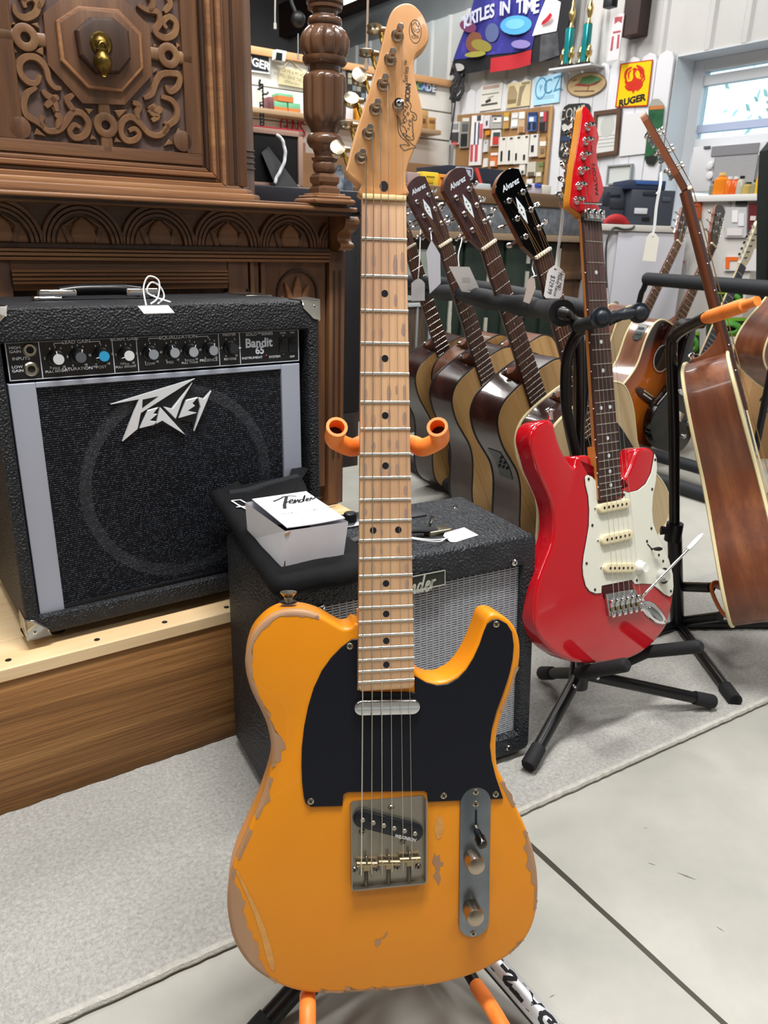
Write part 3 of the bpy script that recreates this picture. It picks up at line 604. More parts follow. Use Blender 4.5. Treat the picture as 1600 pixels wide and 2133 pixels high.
for pts in ([(640, 2133+90), (641, 2090), (640, 2062)], [(1075, 2190), (1030, 2110), (993, 2040)]):
    q = [yk(pts[0][0], pts[0][1], tb+.035), yk(pts[1][0], pts[1][1], tb-.005), yk(pts[2][0], pts[2][1]+14, tb-.06), tuple(Vector(hub)+Vector((0, 0, .03)))]
    g = G(); g.tube(cr(q[:3], 6), .0088, 14); g.obj('support_arm', foamo, st_)
    g = G(); g.tube(cr([q[2], tuple(Vector(q[2]).lerp(Vector(hub), .5)), q[3]], 5), .0072, 12); g.obj('support_tube', blackm, st_)
silver = M('silver_sticker', 'c9cacc', .3, .5)
for i, (x, y) in enumerate(((535, 2150), (1180, 2180), (905, 1900))):
    e_ = floorp(x, y, .014); e_ = sp(e_)
    d = (Vector(e_)-Vector(hub)); 
    if i < 2: end = Vector(hub)+d*1.05
    else: end = Vector(sp((.12, 1.12, .014)))
    g = G(); g.tube([Vector(hub), end], .0125 if i != 1 else .0135, 14); lg = g.obj('leg', blackm, st_)
    g = G(); dd = (end-Vector(hub)).normalized(); g.tube([end-dd*.03, end+dd*.012], .0145, 12); g.obj('leg_foot', rubber, lg)
    if i == 1:
        X = dd; up = Vector((0, 0, 1)); Y = (Vector((.1, -.6, 1))); Y = (Y-X*Y.dot(X)).normalized(); T = (Vector(hub)+X*.13, X, Y)
        g = G(); k = 14
        vs = [Vector(hub)+X*h+(Y*math.cos(t)+X.cross(Y)*math.sin(t))*.0141 for h in (.10, .36) for t in [(-1.15+2.3*j/k) for j in range(k+1)]]
        g.add(vs, [(j, j+1, k+2+j, k+1+j) for j in range(k)]); g.obj('sticker', silver, lg)
        c = bpy.data.curves.new('t', 'FONT'); c.body = 'ON-STAGE'; c.size = .024; c.align_y = 'CENTER'; c.offset = .0012; c.resolution_u = 2
        t = bpy.data.objects.new('t', c); me = bpy.data.meshes.new_from_object(t); bpy.data.objects.remove(t)
        Zc = X.cross(Y)
        g = G(); vs = []
        for q in me.vertices:
            an = q.co.y/.0145; vs.append(Vector(hub)+X*(.115+q.co.x*1.25)+(Y*math.cos(an)+Zc*math.sin(an))*.01445)
        g.add(vs, [tuple(p.vertices) for p in me.polygons]); g.obj('lettering', ink, lg, smooth=False)
g = G(); g.lathe([(.018, -.03), (.018, .03)], hub, (0, -.1, 1), 16); g.obj('hub', blackm, st_)
# ================================================================ large amplifier on the platform
PS = .4661
PM = Fr((-.53728881, 1.08254969, .72726358), (.8192, .5736, 0), (-.0139, .0199, .9997))
zP = Zm(0, 600, .475); zQ = Zm(0, 620, .4)
tolex = M('black_tolex', '16181c', .55, 0, (330, .9, 'V', (1, 1, 1), .004), '222429', 40)
amp = thing('guitar_amplifier', 'large black combo amplifier with silver side strips on the wooden platform', 'amplifier', PM, (.235, -.466, -.13))
U0, U1, V0, V1, DP = -.026, .497, -.449, .047, .262
T = .020
g = G(); rb = .012
g.prism(rrect(U0, U1, V1-T, V1, .002, 1), -DP, .016); cab = g
cab = G(); outp = rrect(U0, U1, V0, V1, .016, 5); inn = rrect(U0+T, U1-T, V0+T+.012, V1-.048, .003, 5)
cab.ring(inn, outp, -DP, .014); cab.prism(rrect(U0+.004, U1-.004, V0+.004, V1-.004, .01, 5), -DP+.005, -.045)
cabo = cab.obj('cabinet', tolex, amp, ang=30, bevel=.006, bseg=3)
# control panel
pnl = M('panel_black', '0f1013', .35); pl_ = M('panel_line', 'cdd3de', .5); lett = M('panel_print', 'e8edf5', .6)
fx = lambda x, y, n=.002: PM.px(*zP(x, y), n); fq = lambda x, y, n=.002: PM.px(*zQ(x, y), n)
g = G(); pb = [fx(15, 235), fx(1312, 180), fx(1312, 318), fx(38, 390)]; W_ = fx(1312, 180)[0]
g.box(0, W_, -.0555, .0, -.045, .001); panel = g.obj('control_panel', pnl, amp, smooth=False)
g = G()
for r in rrect, :
    o_ = rrect(.001, W_-.001, -.0545, -.001, .0005, 1); g.ring(off2(o_, .0011), o_, .001, .0013)
for x in (208, 590, 716, 1143, 1252):
    u = fq(x, 290)[0]; g.box(u-.0006, u+.0006, -.0545, -.001, .001, .0013)
g.obj('panel_frame_line', pl_, panel, smooth=False)
def pt(s, x, y, h, **k): u, v = fq(x, y); return txt(s, h, u, v, .0013, lett, panel, **k)
for s, x, y, h in (('HIGH\nGAIN', 78, 272, .0055), ('INPUTS', 110, 318, .0062), ('LOW\nGAIN', 92, 372, .0055), ('LEAD GAIN', 398, 231, .0068), ('PRE', 295, 370, .0058), ('PULL BRIGHT', 297, 384, .0046), ('SATURATION\u2122', 417, 370, .0062), ('POST', 528, 362, .0058), ('NORM. GAIN', 648, 217, .0062), ('PRE', 657, 345, .0058), ('PULL BRIGHT', 657, 360, .0046), ('EQUALIZATION', 930, 206, .0075), ('LOW', 783, 345, .0058), ('MID', 887, 338, .0058), ('HIGH', 990, 327, .0052), ('PULL THICK', 990, 339, .0044), ('PRESENCE', 1088, 326, .0058), ('MASTER', 1195, 194, .0056), ('REVERB', 1200, 320, .0056), ('SOLO\u2122SERIES', 1352, 190, .0068), ('INSTRUMENT', 1315, 314, .0054), ('SYSTEM', 1432, 308, .0054), ('GND.', 1476, 184, .0044), ('ON', 1523, 182, .0046), ('OFF', 1523, 307, .0046), ('+', 1476, 199, .006), ('-', 1478, 293, .007)):
    pt(s, x, y, h, sx=1.15)
u, v = fq(1349, 237); txt('Bandit', .0205, u, v, .0013, pl_, panel, bold=.0006, sx=.95)
u, v = fq(1354, 276); txt('65', .0165, u, v, .0013, pl_, panel, bold=.0005)
g = G()
for a, b, c, d in ((282, 252, 282, 238), (282, 238, 332, 236), (466, 230, 520, 227), (520, 227, 520, 240), (775, 225, 775, 213), (775, 213, 840, 211), (1025, 204, 1085, 201), (1085, 201, 1085, 214)):
    g.ribbon([fq(a, b), fq(c, d)], .0009, .0013, k=1)
g.obj('bracket_lines', lett, panel, smooth=False)
for x, y in ((155, 272), (163, 372)):
    u, v = fq(x, y); g = G(); g.lathe([(.0102, 0), (.0102, .001), (.008, .0032), (.0052, .0032), (.0052, .001)], (u, v, .001), k=24); j = g.obj('input_jack', M('jack_nickel', 'a59f90', .3, 1), panel)
    g = G(); g.poly(circ(u, v, .0051, 18), .0023); g.obj('jack_hole', ink, j, smooth=False)
kd = M('knob_black', '0c0d10', .35)
for x, y, cc, ang in ((304, 320, 'd6dade', 100), (420, 310, '5d626b', 75), (541, 304, '35a3d8', 190), (671, 301, 'e0e2e4', 195), (798, 295, '8f959d', 125), (908, 286, '9ca1a8', 110), (1006, 282, 'a1a6ad', 70), (1110, 274, '90959c', 80), (1217, 265, '2b2d33', 5)):
    bu, bv = fq(x, y, .012); g = G(); bu -= .0004; g.lathe([(.0125, 0), (.0122, .002), (.0098, .0035), (.0092, .014), (.0086, .0148)], (bu, bv, .001), k=26)
    g.lathe([(.0072, .0), (.0072, .0005)], (bu, bv, .0158), k=4) if 0 else None
    kb = g.obj('knob', kd, panel); g = G(); g.prism(circ(bu, bv, .0076, 22), .0155, .0165); g.obj('knob_cap', M('cap_'+cc, cc, .3, .3), kb)
    a = math.radians(ang); g = G(); g.ribbon([(bu+math.cos(a)*.004, bv+math.sin(a)*.004), (bu+math.cos(a)*.0118, bv+math.sin(a)*.0118)], .0012, .0162, k=1); g.obj('pointer', M('pointer_white', 'e8e8ea', .4), kb, smooth=False)
    for i in range(11):
        t = math.radians(235-29*i)
        if cc != '2b2d33' or i % 2 == 0: txt(str(i), .0046, bu+math.cos(t)*.0158, bv+math.sin(t)*.0158, .0013, lett, panel, name='scale_number') if i in (0, 2, 4, 5, 6, 8, 10) else None
for x in (1476, 1525):
    u, v = fq(x, 245); g = G(); g.prism(rrect(u-.0075, u+.0075, v-.0125, v+.0125, .001), .001, .003, .0006, 1); s_ = g.obj('rocker_switch', M('switch_black', '141519', .3), panel)
    g = G(); g.add([(u-.005, v-.0095, .003), (u+.005, v-.0095, .003), (u+.005, v, .0035), (u-.005, v, .0035), (u+.005, v+.0095, .0065), (u-.005, v+.0095, .0065)], [(0, 1, 2, 3), (3, 2, 4, 5)]); g.obj('rocker', M('rocker_black', '08090b', .2), s_, smooth=False)
u, v = fq(1387, 303); g = G(); g.ball((u, v, .001), .0022); g.obj('indicator_lamp', M('red_lamp', '5a1512', .2), panel)
# speaker grille, silver strips, baffle
gl0 = fx(152, 398)[0]; gl1 = fx(1232, 340)[0]; sL = fx(30, 405)[0]; sR = fx(1312, 322)[0]; gt = fx(690, 370)[1]; gb_ = V0+T+.014
alu = M('brushed_aluminium', 'b9c0d2', .42, .55, (300, .02, 'N', (1, 60, 1)))
for a, b in ((sL, gl0), (gl1, sR)):
    g = G(); g.box(a, b, V0+T+.006, -.0585, -.02, .0035); g.obj('side_strip', alu, amp, bevel=.0012, smooth=False)
g = G(); g.box(gl0, gl1, -.0665, -.0585, -.02, .0028); g.obj('top_strip', alu, amp, smooth=False, bevel=.001)
g = G(); g.box(gl0, gl1, gb_-.012, gb_+.004, -.02, .004); g.obj('bottom_trim', black, amp, bevel=.001)
g = G(); g.box(gl0, gl1, gb_, -.0665, -.04, -.018); baf = g.obj('baffle', M('baffle_black', '060708', .7), amp, smooth=False)
cu, cv = (gl0+gl1)/2+.012, (gt+gb_)/2-.008; R_ = .158
g = G(); g.prism(circ(cu, cv, R_-.016, 48), -.018, -.0172); g.obj('speaker_cone', M('cone_black', '050506', .8), baf)
g = G(); g.ring(circ(cu, cv, R_-.012, 64), circ(cu, cv, R_+.006, 64), -.018, -.009); rg_ = g.obj('speaker_ring', M('speaker_gasket', 'c3c8d4', .5, .1), baf)
for i in range(8):
    t = PI/8+PI/4*i; g = G(); g.lathe([(.004, 0), (.003, .002), (.001, .0024)], (cu+math.cos(t)*(R_-.003), cv+math.sin(t)*(R_-.003), -.0125), k=10); g.obj('bolt', black, baf)
# woven grille cloth: fine real strands
gw = M('grille_thread', '14161c', .5, 0, None, '2b2f38', 260, lo=.45, hi=.62)
g = G(); rows = 105; hh = (-.0665-gb_)/rows
for r in range(rows):
    v = gb_+hh*(r+.5); g.box(gl0, gl1, v-hh*.17, v+hh*.17, -.0022, -.0015)
cols = 190; ww = (gl1-gl0)/cols
for c in range(cols):
    u = gl0+ww*(c+.5); g.box(u-ww*.16, u+ww*.16, gb_, -.0665, -.0026, -.0019)
g.obj('grille_cloth', gw, amp, smooth=False, kind='stuff')
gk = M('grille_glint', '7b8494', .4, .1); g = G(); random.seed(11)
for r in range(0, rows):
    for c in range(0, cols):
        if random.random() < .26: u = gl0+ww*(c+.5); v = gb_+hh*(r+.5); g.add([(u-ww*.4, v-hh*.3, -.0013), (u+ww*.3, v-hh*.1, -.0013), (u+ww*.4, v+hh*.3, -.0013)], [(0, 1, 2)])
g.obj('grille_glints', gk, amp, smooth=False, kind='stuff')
# brand emblem in cut silver letters
em = M('emblem_silver', 'dfe2e6', .3, .35); LG = []; zE = Zm(200, 760, .2941)
LG.append([(107, 280), (703, 97), (318, 342), (295, 455), (190, 543), (305, 245)])
LG.append([(366, 322), (442, 302), (405, 346), (434, 350), (380, 396), (428, 402), (414, 424), (313, 450)])
LG.append([(428, 418), (455, 300), (635, 497), (470, 396)])
LG.append([(478, 296), (541, 312), (683, 127), (610, 255), (566, 383)])
LG.append([(640, 250), (722, 231), (684, 272), (702, 290), (650, 326), (714, 341), (590, 377)])
LG.append([(724, 230), (768, 240), (818, 183), (697, 470), (742, 300)])
for q in LG:
    g = G(); g.prism(trace(PM, zE, q, .006), .0005, .0062, .0005, 1); el_ = g.obj('emblem_letter', em, amp, smooth=False)
g = G(); g.prism(trace(PM, zE, [(330, 246), (440, 222), (326, 306)], .006), .006, .0066); g.obj('letter_counter', black, el_, smooth=False)
g = G(); g.prism(trace(PM, zP, [(478, 508), (860, 392), (838, 446), (880, 480), (932, 446), (905, 530), (852, 638), (845, 590), (790, 580), (818, 650), (760, 610), (700, 600), (615, 618), (535, 680), (600, 560), (615, 500)], .003), -.0012, .0004); g.obj('emblem_back', M('emblem_back', '0b0c10', .4), amp, smooth=False)
# metal corners
cmx = M('corner_chrome', 'c9c6bf', .22, 1, (40, .1))
def corner(u, v, su, sv):
    g = G(); s = .034; e = .0018
    ou, ov = u, v
    iu, iv = u+su*s, v+sv*s
    g.box(ou-su*e, iu, ov-sv*e, ov+sv*.002, -s, .0165); g.box(ou-su*e, ou+su*.002, ov-sv*e, iv, -s, .0165); g.prism([(ou-su*e, ov-sv*e), (iu, ov-sv*e), (iu-su*.004, ov+sv*.012), (ou+su*.012, iv-sv*.004), (ou-su*e, iv)], .012, .0165)
    o = g.obj('metal_corner', cmx, amp, bevel=.0045, bseg=3); scr(o, u+su*.010, v+sv*.010, .0164, .003, .001, chrome)
corner(U0, V0, 1, 1); corner(U1, V0, -1, 1); corner(U0, V1, 1, -1); corner(U1, V1, -1, -1)
for su, u in ((1, U0), (-1, U1)):           # rear top corners lie along the top
    g = G(); g.box(u-su*.0018, u+su*.055, V1-.03, V1+.0018, -DP-.0015, -DP+.10); o = g.obj('metal_corner', cmx, amp, bevel=.004, bseg=2)
# handle
hl = PM.loc(at(372, 640, 1.3)); 
def topp(x, y, vv=V1+.001):
    d = ray(x, y); o = PM.o+PM.v*vv; q = CAM+d*((o-CAM).dot(PM.v)/d.dot(PM.v)); return PM.loc(q)
a = topp(168, 646); b = topp(418, 634); nz = (a.z+b.z)/2
ua, ub = a.x, b.x; nz = -.135
for u, s in ((ua, 1), (ub, -1)):
    g = G(); g.box(u-.012, u+.012+s*.02, V1, V1+.007, nz-.013, nz+.013); g.box(u-.002, u+s*.055, V1+.005, V1+.017, nz-.011, nz+.011); g.obj('handle_end', chrome, amp, bevel=.004, bseg=3)
g = G(); g.tube(cr([(ua+.03, V1+.012, nz), (ua+.06, V1+.0155, nz), ((ua+ub)/2, V1+.016, nz), (ub-.06, V1+.0155, nz), (ub-.03, V1+.012, nz)], 6), .010, 12, sq=.9); g.obj('handle_grip', M('handle_black', '0a0a0c', .25), amp)
# feet
for u in (U0+.05, U1-.05):
    for n in (-.03, -DP+.04):
        g = G(); g.lathe([(.013, 0), (.014, .012)], (u, V0-.0185, n), (0, 1, 0), 14); g.obj('foot', rubber, amp)
# price tag on its handle
def tag_at(name, label, fr, pts, hole, knot, strings, mat=white, th=.0006, group=None, base=None, writing=None):
    t = thing(name, label, 'price tag', fr, (pts[0][0], min(p[1] for p in pts), 0), group)
    g = G(); g.prism(pts, -th, th); c = g.obj('card', mat, t, smooth=False)
    for q in strings: g = G(); g.tube(cr(q, 6), .0011, 6); g.obj('string', cord, t)
    return t, c
tf = PM.shift((ua+ub)/2+.01, V1+.004, nz+.03)
p0 = PM.loc(PM.P((ua+ub)/2+.02, 0))
q = topp(333, 650); TF = PM.shift(q.x, V1+.001, q.z)
tag_at('price_tag', 'small white tag with looped string on the handle of the large amplifier', Fr(TF.o, TF.u, TF.v*.25-TF.n+TF.v*.1), [(-.022, -.004), (.018, -.004), (.018, .02), (-.022, .02)], None, None, [[(-.012, .018, .002), (-.012, .03, .02), (-.004, .035, .034), (.008, .03, .03), (.004, .02, .012), (-.006, .018, .004)], [(.004, .02, .003), (.016, .03, .008), (.012, .035, .02), (-.002, .03, .028), (-.008, .024, .016), (.022, .022, .004)]])
# ================================================================ small amplifier behind the yellow guitar
FA = math.radians(28.5); c_ = atz(1103, 1572, .0125)
FM = Fr((c_.x, c_.y, .0125), (math.cos(FA), math.sin(FA), 0))
FK = .095; _t = math.atan(FK); FMt = Fr(FM.o, FM.u, FM.v*math.cos(_t)-FM.n*math.sin(_t))
def ffx(x, y, n=0): q = FMt.px(x, y, n); return (q[0], q[1]*math.cos(_t))
tol2 = M('black_grain_vinyl', '181b20', .48, 0, (260, 1., 'V', (1, 1, 1), .004), '24282e', 30)
fa = thing('guitar_amplifier', 'small black combo amplifier with silver woven grille standing on the rug behind the yellow guitar', 'amplifier', FM, (-.23, 0, -.12))
FW, FH, FD = .463, .412, .258
g = G()
side = [(0, .012), (0, FH-.02), (-.02, FH), (-FD+.02, FH), (-FD, FH-.02), (-FD, .012)]
g.ring(rrect(-FW+.03, -.028, .05, FH-.052, .002, 5), rrect(-FW, 0, .012, FH, .014, 5), -FD, 0); g.prism(rrect(-FW+.002, -.002, .014, FH-.002, .012, 5), -FD+.002, -.02)
cb2 = g.obj('cabinet', tol2, fa, ang=30, bevel=.007, bseg=3)
for u in (-FW+.04, -.04):
    for n in (-.04, -FD+.04): g = G(); g.lathe([(.014, 0), (.016, .0125)], (u, .0, n), (0, 1, 0), 14); g.obj('foot', rubber, fa)
g = G(); g.box(-FW+.03, -.028, .05, FH-.052, -.02, -.016); g.obj('grille_backing', M('grille_back', '2b2d30', .8), fa, smooth=False)
gs = M('silver_thread', 'b9bcc4', .5, .1, None, '94979f', 300); g = G(); g2 = G()
gx0, gx1, gy0, gy1 = -FW+.03, -.028, .05, FH-.052; rows = 76; hh = (gy1-gy0)/rows
for r in range(rows):
    v = gy0+hh*(r+.5); g.box(gx0, gx1, v-hh*.30, v+hh*.24, -.0145, -.013)
for i in range(35):
    u = gx0+(gx1-gx0)*(i+.5)/35; 
    for r in range(rows): 
        if (i+r) % 1 == 0: g2.box(u-.0011, u+.0011, gy0+hh*(r-.2), gy0+hh*(r+.65), -.0150, -.0126)
g.obj('grille_threads', gs, fa, smooth=False, kind='stuff'); g2.obj('grille_cross_threads', M('grille_tie', '9b9ea4', .6), fa, smooth=False, kind='stuff')
for x, y in ((1072, 1172), (1060, 1558), (670, 1266)): scr(fa, *ffx(x, y, .001), .0003, .0055, .003, chrome)
u, v = FM.px(508, 1345, 0); g = G(); sd_ = Vector((-FW, .19, -.12))
g.lathe([(.006, 0), (.004, .003), (.001, .0035)], (-FW, .245, -.03), (-1, 0, 0), 12); g.obj('side_screw', chrome, fa)
# badge
b1 = ffx(927, 1186, .002); b0 = ffx(858, 1229, .002)
bd = .108; g = G(); g.box(b1[0]-bd, b1[0], b0[1]-.002, b1[1], 0, .003); bdg = g.obj('badge', M('badge_black', '1b1d17', .4), fa, bevel=.0008)
o_ = rrect(b1[0]-bd, b1[0], b0[1]-.002, b1[1], .001, 1); g = G(); g.ring(off2(o_, .0014), o_, .0025, .0036); g.obj('badge_rim', M('badge_silver', 'c3c3bb', .3, .6), bdg, smooth=False)
bs = M('badge_silver'); zF8 = Zm(820, 1020, .2)
def script(fr, O, k, strokes, w_, n, mat, parent, name='lettering', sh=0.18):
    g = G()
    for q in strokes: g.ribbon([(O[0]+(x+y*sh)*k, O[1]+y*k) for x, y in q], w_*k if not callable(w_) else (lambda t: w_(t)*k), n, k=5)
    return g.obj(name, mat, parent, fr=fr, smooth=False)
FEND = [[(-.1, 1.05), (.15, 1.3), (.55, 1.28), (.95, 1.4)], [(.48, 1.3), (.42, .7), (.3, .1), (.12, -.35), (-.1, -.4), (-.2, -.2)], [(.2, .72), (.5, .75), (.72, .82)],
        [(.72, .35), (.95, .5), (1.0, .7), (.85, .72), (.75, .5), (.78, .15), (.95, .05), (1.15, .3)], [(1.15, .3), (1.25, .65), (1.22, .1)], [(1.22, .35), (1.4, .68), (1.5, .55), (1.47, .15), (1.6, .1), (1.75, .35)],
        [(2.05, .65), (1.85, .7), (1.75, .4), (1.82, .1), (2.0, .2), (2.1, .5)], [(2.18, 1.3), (2.12, .6), (2.1, .1), (2.25, .15), (2.4, .35)], [(2.4, .35), (2.62, .5), (2.66, .7), (2.5, .72), (2.42, .5), (2.45, .15), (2.62, .05), (2.8, .3)], [(2.8, .3), (2.92, .8), (2.9, .6), (2.88, .1)], [(2.92, .6), (3.05, .75), (3.2, .7)]]
script(None, (b1[0]-.089, b1[1]-.029), .0215, FEND, .16, .0034, bs, bdg)
# handle and top details
def ftop(x, y, vv=FH): d = ray(x, y); q = FM.loc(CAM+d*((vv+.0125-H)/d.z)); q.z = (q.z+FK*FH)/(1-FK*FH/FD); return q
h1 = ftop(925, 1100, FH+.008); g = G()
g.prism(rrect(-.018, .026, -.013, .013, .004), 0, .009, .002, 2); g.xf(lambda p: Vector((h1.x-.015+p.x, FH+p.z, h1.z-p.y))); he = g.obj('handle_cap', M('handle_nickel', 'a9a28c', .3, 1), fa)
for i in (0, 1):
    if i: g = G(); g.box(h1.x-.24, h1.x-.20, FH, FH+.009, h1.z-.013, h1.z+.013); g.obj('handle_cap', M('handle_nickel'), fa, bevel=.002)
g = G(); g.tube(cr([(h1.x-.015, FH+.006, h1.z), (h1.x-.06, FH+.014, h1.z), (h1.x-.11, FH+.016, h1.z), (h1.x-.16, FH+.014, h1.z), (h1.x-.21, FH+.006, h1.z)], 6), .011, 12, sq=.45); g.obj('handle_strap', M('strap_black', '17181b', .5), fa)
# control recess at the rear of the top
g = G(); g.box(-FW+.05, -.125, FH+.0004, FH+.0035, -FD+.03, -FD+.085); rp_ = g.obj('rear_panel', M('rear_panel_chrome', '8b8d92', .25, .9), fa, bevel=.001)
q = ftop(899, 1090, FH+.01); g = G(); g.cyl((q.x-.004, FH+.003, q.z), (q.x, FH+.022, q.z+.003), .003, .0036, 10); g.obj('toggle_switch', chrome, fa)
for i in range(4): g = G(); g.lathe([(.012, 0), (.011, .014), (.009, .016)], (-FW+.09+.055*i, FH+.003, -FD+.058), (0, 1, 0), 16); g.obj('knob', black, fa)
q = ftop(950, 1056, FH); g = G(); g.lathe([(.007, 0), (.006, .0015), (.002, .0018)], (q.x, FH, q.z), (0, 1, 0), 12); g.obj('top_screw', chrome, fa)
def slant(o):                            # the front leans back a little
    of = OFF[o.name]
    if o.type == 'MESH':
        for v in o.data.vertices: q = v.co+of; v.co.z -= FK*q.y*(1+min(0, q.z)/FD)
    for c in o.children: slant(c)
slant(fa)
q0 = ftop(935, 1118, FH+.006)
TG = Fr(FM.P(q0.x, FH+.003, q0.z-FK*FH*(1+q0.z/FD)), FM.u*.98-FM.n*.15, (FM.n*-1+FM.v*.25))
tag_at('price_tag', 'white paper tag lying on top of the small amplifier beside its handle', TG, [(-.004, -.009), (.004, -.013), (.055, -.011), (.047, .016), (.004, .015), (-.004, .009)], None, None, [[(-.002, .002, .002), (-.025, -.006, .004), (-.05, .0, .008), (-.075, .014, .010)], [(-.002, -.001, .002), (-.03, -.002, .006), (-.055, .006, .009), (-.078, .018, .011)]])
# ---------------------------------------------------------------- folded cover bag
CT = FH+.001; bagm = M('black_cloth', '0a0b0d', .85, 0, (160, .35), '121316', 12, spec=.25)
def flat(x, y, z): d = ray(x, y); return FM.loc(CAM+d*((z-H)/d.z))
zK = Zm(420, 980, .2375)
bag = thing('folded_cover', 'black cloth amplifier cover folded on top of the small amplifier under the white box', 'cover', FM, (-.36, CT, -.05))
BZ = .026
def bz(n): return BZ
def bagpt(x, y, z):
    p = flat(x, y, z); w = FM.P(*p)
    if (w-PM.o).dot(PM.n) < .02:
        d = ray(x, y); o = PM.P(0, 0, .022); w = CAM+d*((o-CAM).dot(PM.n)/d.dot(PM.n)); p = FM.loc(w)
    return p
pts = [bagpt(*zK(*p), CT+BZ) for p in ((230, 190), (820, 20), (880, 150), (1050, 480), (1400, 700), (1400, 905), (1000, 985), (660, 1040), (520, 900), (330, 620), (120, 380), (100, 320), (190, 215))]
hx = max(pts, key=lambda p: p.y); BN0 = .10; BM = max((p.y-CT-BZ)/max(.02, -p.z-BN0) for p in pts)
def bagh(n): return BM*max(0, -n-BN0)
pl2 = ccw([(p.x, -p.z) for p in pts]); pl2 = cr(pl2, 4, True)
g = G(); 
rings = []; cxm = sum(p[0] for p in pl2)/len(pl2); cym = sum(p[1] for p in pl2)/len(pl2); Nn_ = len(pl2)
for z, ins in ((0, .004), (.006, 0), (BZ-.010, 0), (BZ-.003, .004), (BZ, .011)): rings.append([(x, z, y) for x, y in off2(pl2, ins)])
for f in (.75, .5, .25): rings.append([(cxm+(x-cxm)*f, BZ+.0012*math.sin(x*60+f*9)*math.cos(y*50), cym+(y-cym)*f) for x, y in off2(pl2, .011)])
vs = [(x, CT+z+bagh(-y), -y) for r in rings for x, z, y in r]+[(cxm, CT+BZ+bagh(-cym), -cym)]; fs = []
for k in range(len(rings)-1):
    for i in range(Nn_): j = (i+1) % Nn_; fs.append((k*Nn_+i, k*Nn_+j, (k+1)*Nn_+j, (k+1)*Nn_+i))
for i in range(Nn_): fs.append(((len(rings)-1)*Nn_+i, (len(rings)-1)*Nn_+(i+1) % Nn_, len(vs)-1))
fs.append(tuple(range(Nn_))[::-1]); g.add(vs, fs); g.obj('cloth', bagm, bag, ang=70)
def bp_(x, y, dz=.0007):
    d = ray(*zK(x, y)); t = .6
    while t < 3:
        p = FM.loc(CAM+d*t)
        if p.y < CT+BZ+bagh(p.z)+.0015: break
        t += .0015
    return p
def bagrib(q, w_, mat, name):
    P_ = [bp_(*t) for t in q]; g = G(); g.ribbon([(p.x, -p.z) for p in P_], w_, 0, k=1); g.xf(lambda p: Vector((p.x, CT+BZ+bagh(-p.y)+.0022, -p.y))); return g.obj(name, mat, bag, smooth=False)
bagrib([(262, 268), (340, 262), (500, 350)], .0028, white, 'printed_mark'); bagrib([(262, 268), (330, 312), (480, 385)], .0028, white, 'printed_mark'); bagrib([(305, 325), (350, 320), (480, 322)], .0026, white, 'printed_mark')
P_ = [bp_(235, 185), bp_(400, 160), bp_(560, 110), bp_(838, 38)]; g = G(); g.tube(cr([(p.x, p.y-.004, p.z+.002) for p in P_], 4), .009, 10, sq=.7); g.obj('hem', M('cloth_hem', '1d1f22', .9, 0, (400, .5)), bag)
# ---------------------------------------------------------------- footswitch box
BB = CT+BZ+.0025
k4 = [flat(*zK(*p), BB) for p in ((705, 895), (1240, 790), (455, 605))]
A_, B_, D_ = [FM.P(*p) for p in k4]
BXF = Fr(A_, B_-A_); bw = (B_-A_).length; bd_ = (D_-A_).dot(BXF.n)*-1; bh = .0585
tl = BXF.px(*zK(745, 515)); bh = tl[1]
bx_ = thing('cardboard_box', 'small white cardboard footswitch box on the folded black cover', 'box', BXF, (bw/2, 0, -bd_/2))
card = M('white_card', 'e3e4ec', .55, 0, (30, .1), 'dadbe4', 12); edge = M('raw_card_edge', 'a88f74', .9)
g = G(); vs = [(-.002, 0, .001), (bw, 0, 0), (bw, 0, -bd_), (0, 0, -bd_), (.004, bh*.99, .004), (bw+.006, bh*.95, .003), (bw-.002, bh, -bd_), (-.004, bh, -bd_+.004)]
g.add(vs, [(3, 2, 1, 0), (0, 1, 5, 4), (1, 2, 6, 5), (2, 3, 7, 6), (3, 0, 4, 7)]); g.obj('carton', card, bx_, smooth=False)
g = G(); N_ = 10; vs = []; fs = []
for j in range(2):
    for i in range(N_+1):
        t = i/N_; vs.append((.008+(bw-.006)*t, bh*.99+.0035-.0012*math.sin(PI*t)*(1 if j == 0 else 0), .001 if j == 0 else -bd_+.001))
for i in range(N_): fs.append((i, i+1, N_+2+i, N_+1+i))
b0_ = len(vs); vs += [(x, y-.0012, z) for x, y, z in vs]; fs += [(b0_+f[3], b0_+f[2], b0_+f[1], b0_+f[0]) for f in fs[:N_]]
for i in range(N_): fs.append((b0_+i, b0_+i+1, i+1, i))
fs += [(0, N_+1, b0_+N_+1, b0_), (N_, b0_+N_, b0_+2*N_+1, 2*N_+1)]
g.add(vs, fs); lid = g.obj('lid', card, bx_, smooth=False)
def bq(x, y): d = ray(*zK(x, y)); o = BXF.P(0, bh+.0036); p = BXF.loc(CAM+d*((o.z-CAM.z)/d.z)); return p
def boxmark(strokes, name):
    g = G()
    for q, w_ in strokes:
        P_ = [bq(*t) for t in q]; g.ribbon([(p.x, -p.z) for p in P_], (lambda t, w_=w_: 1.5*(w_(t) if callable(w_) else w_)), 0, k=5)
    g.xf(lambda p: Vector((p.x, bh*.99+.0042, -p.y))); return g.obj(name, M('print_black', '1c1c1f', .7), lid, smooth=False)
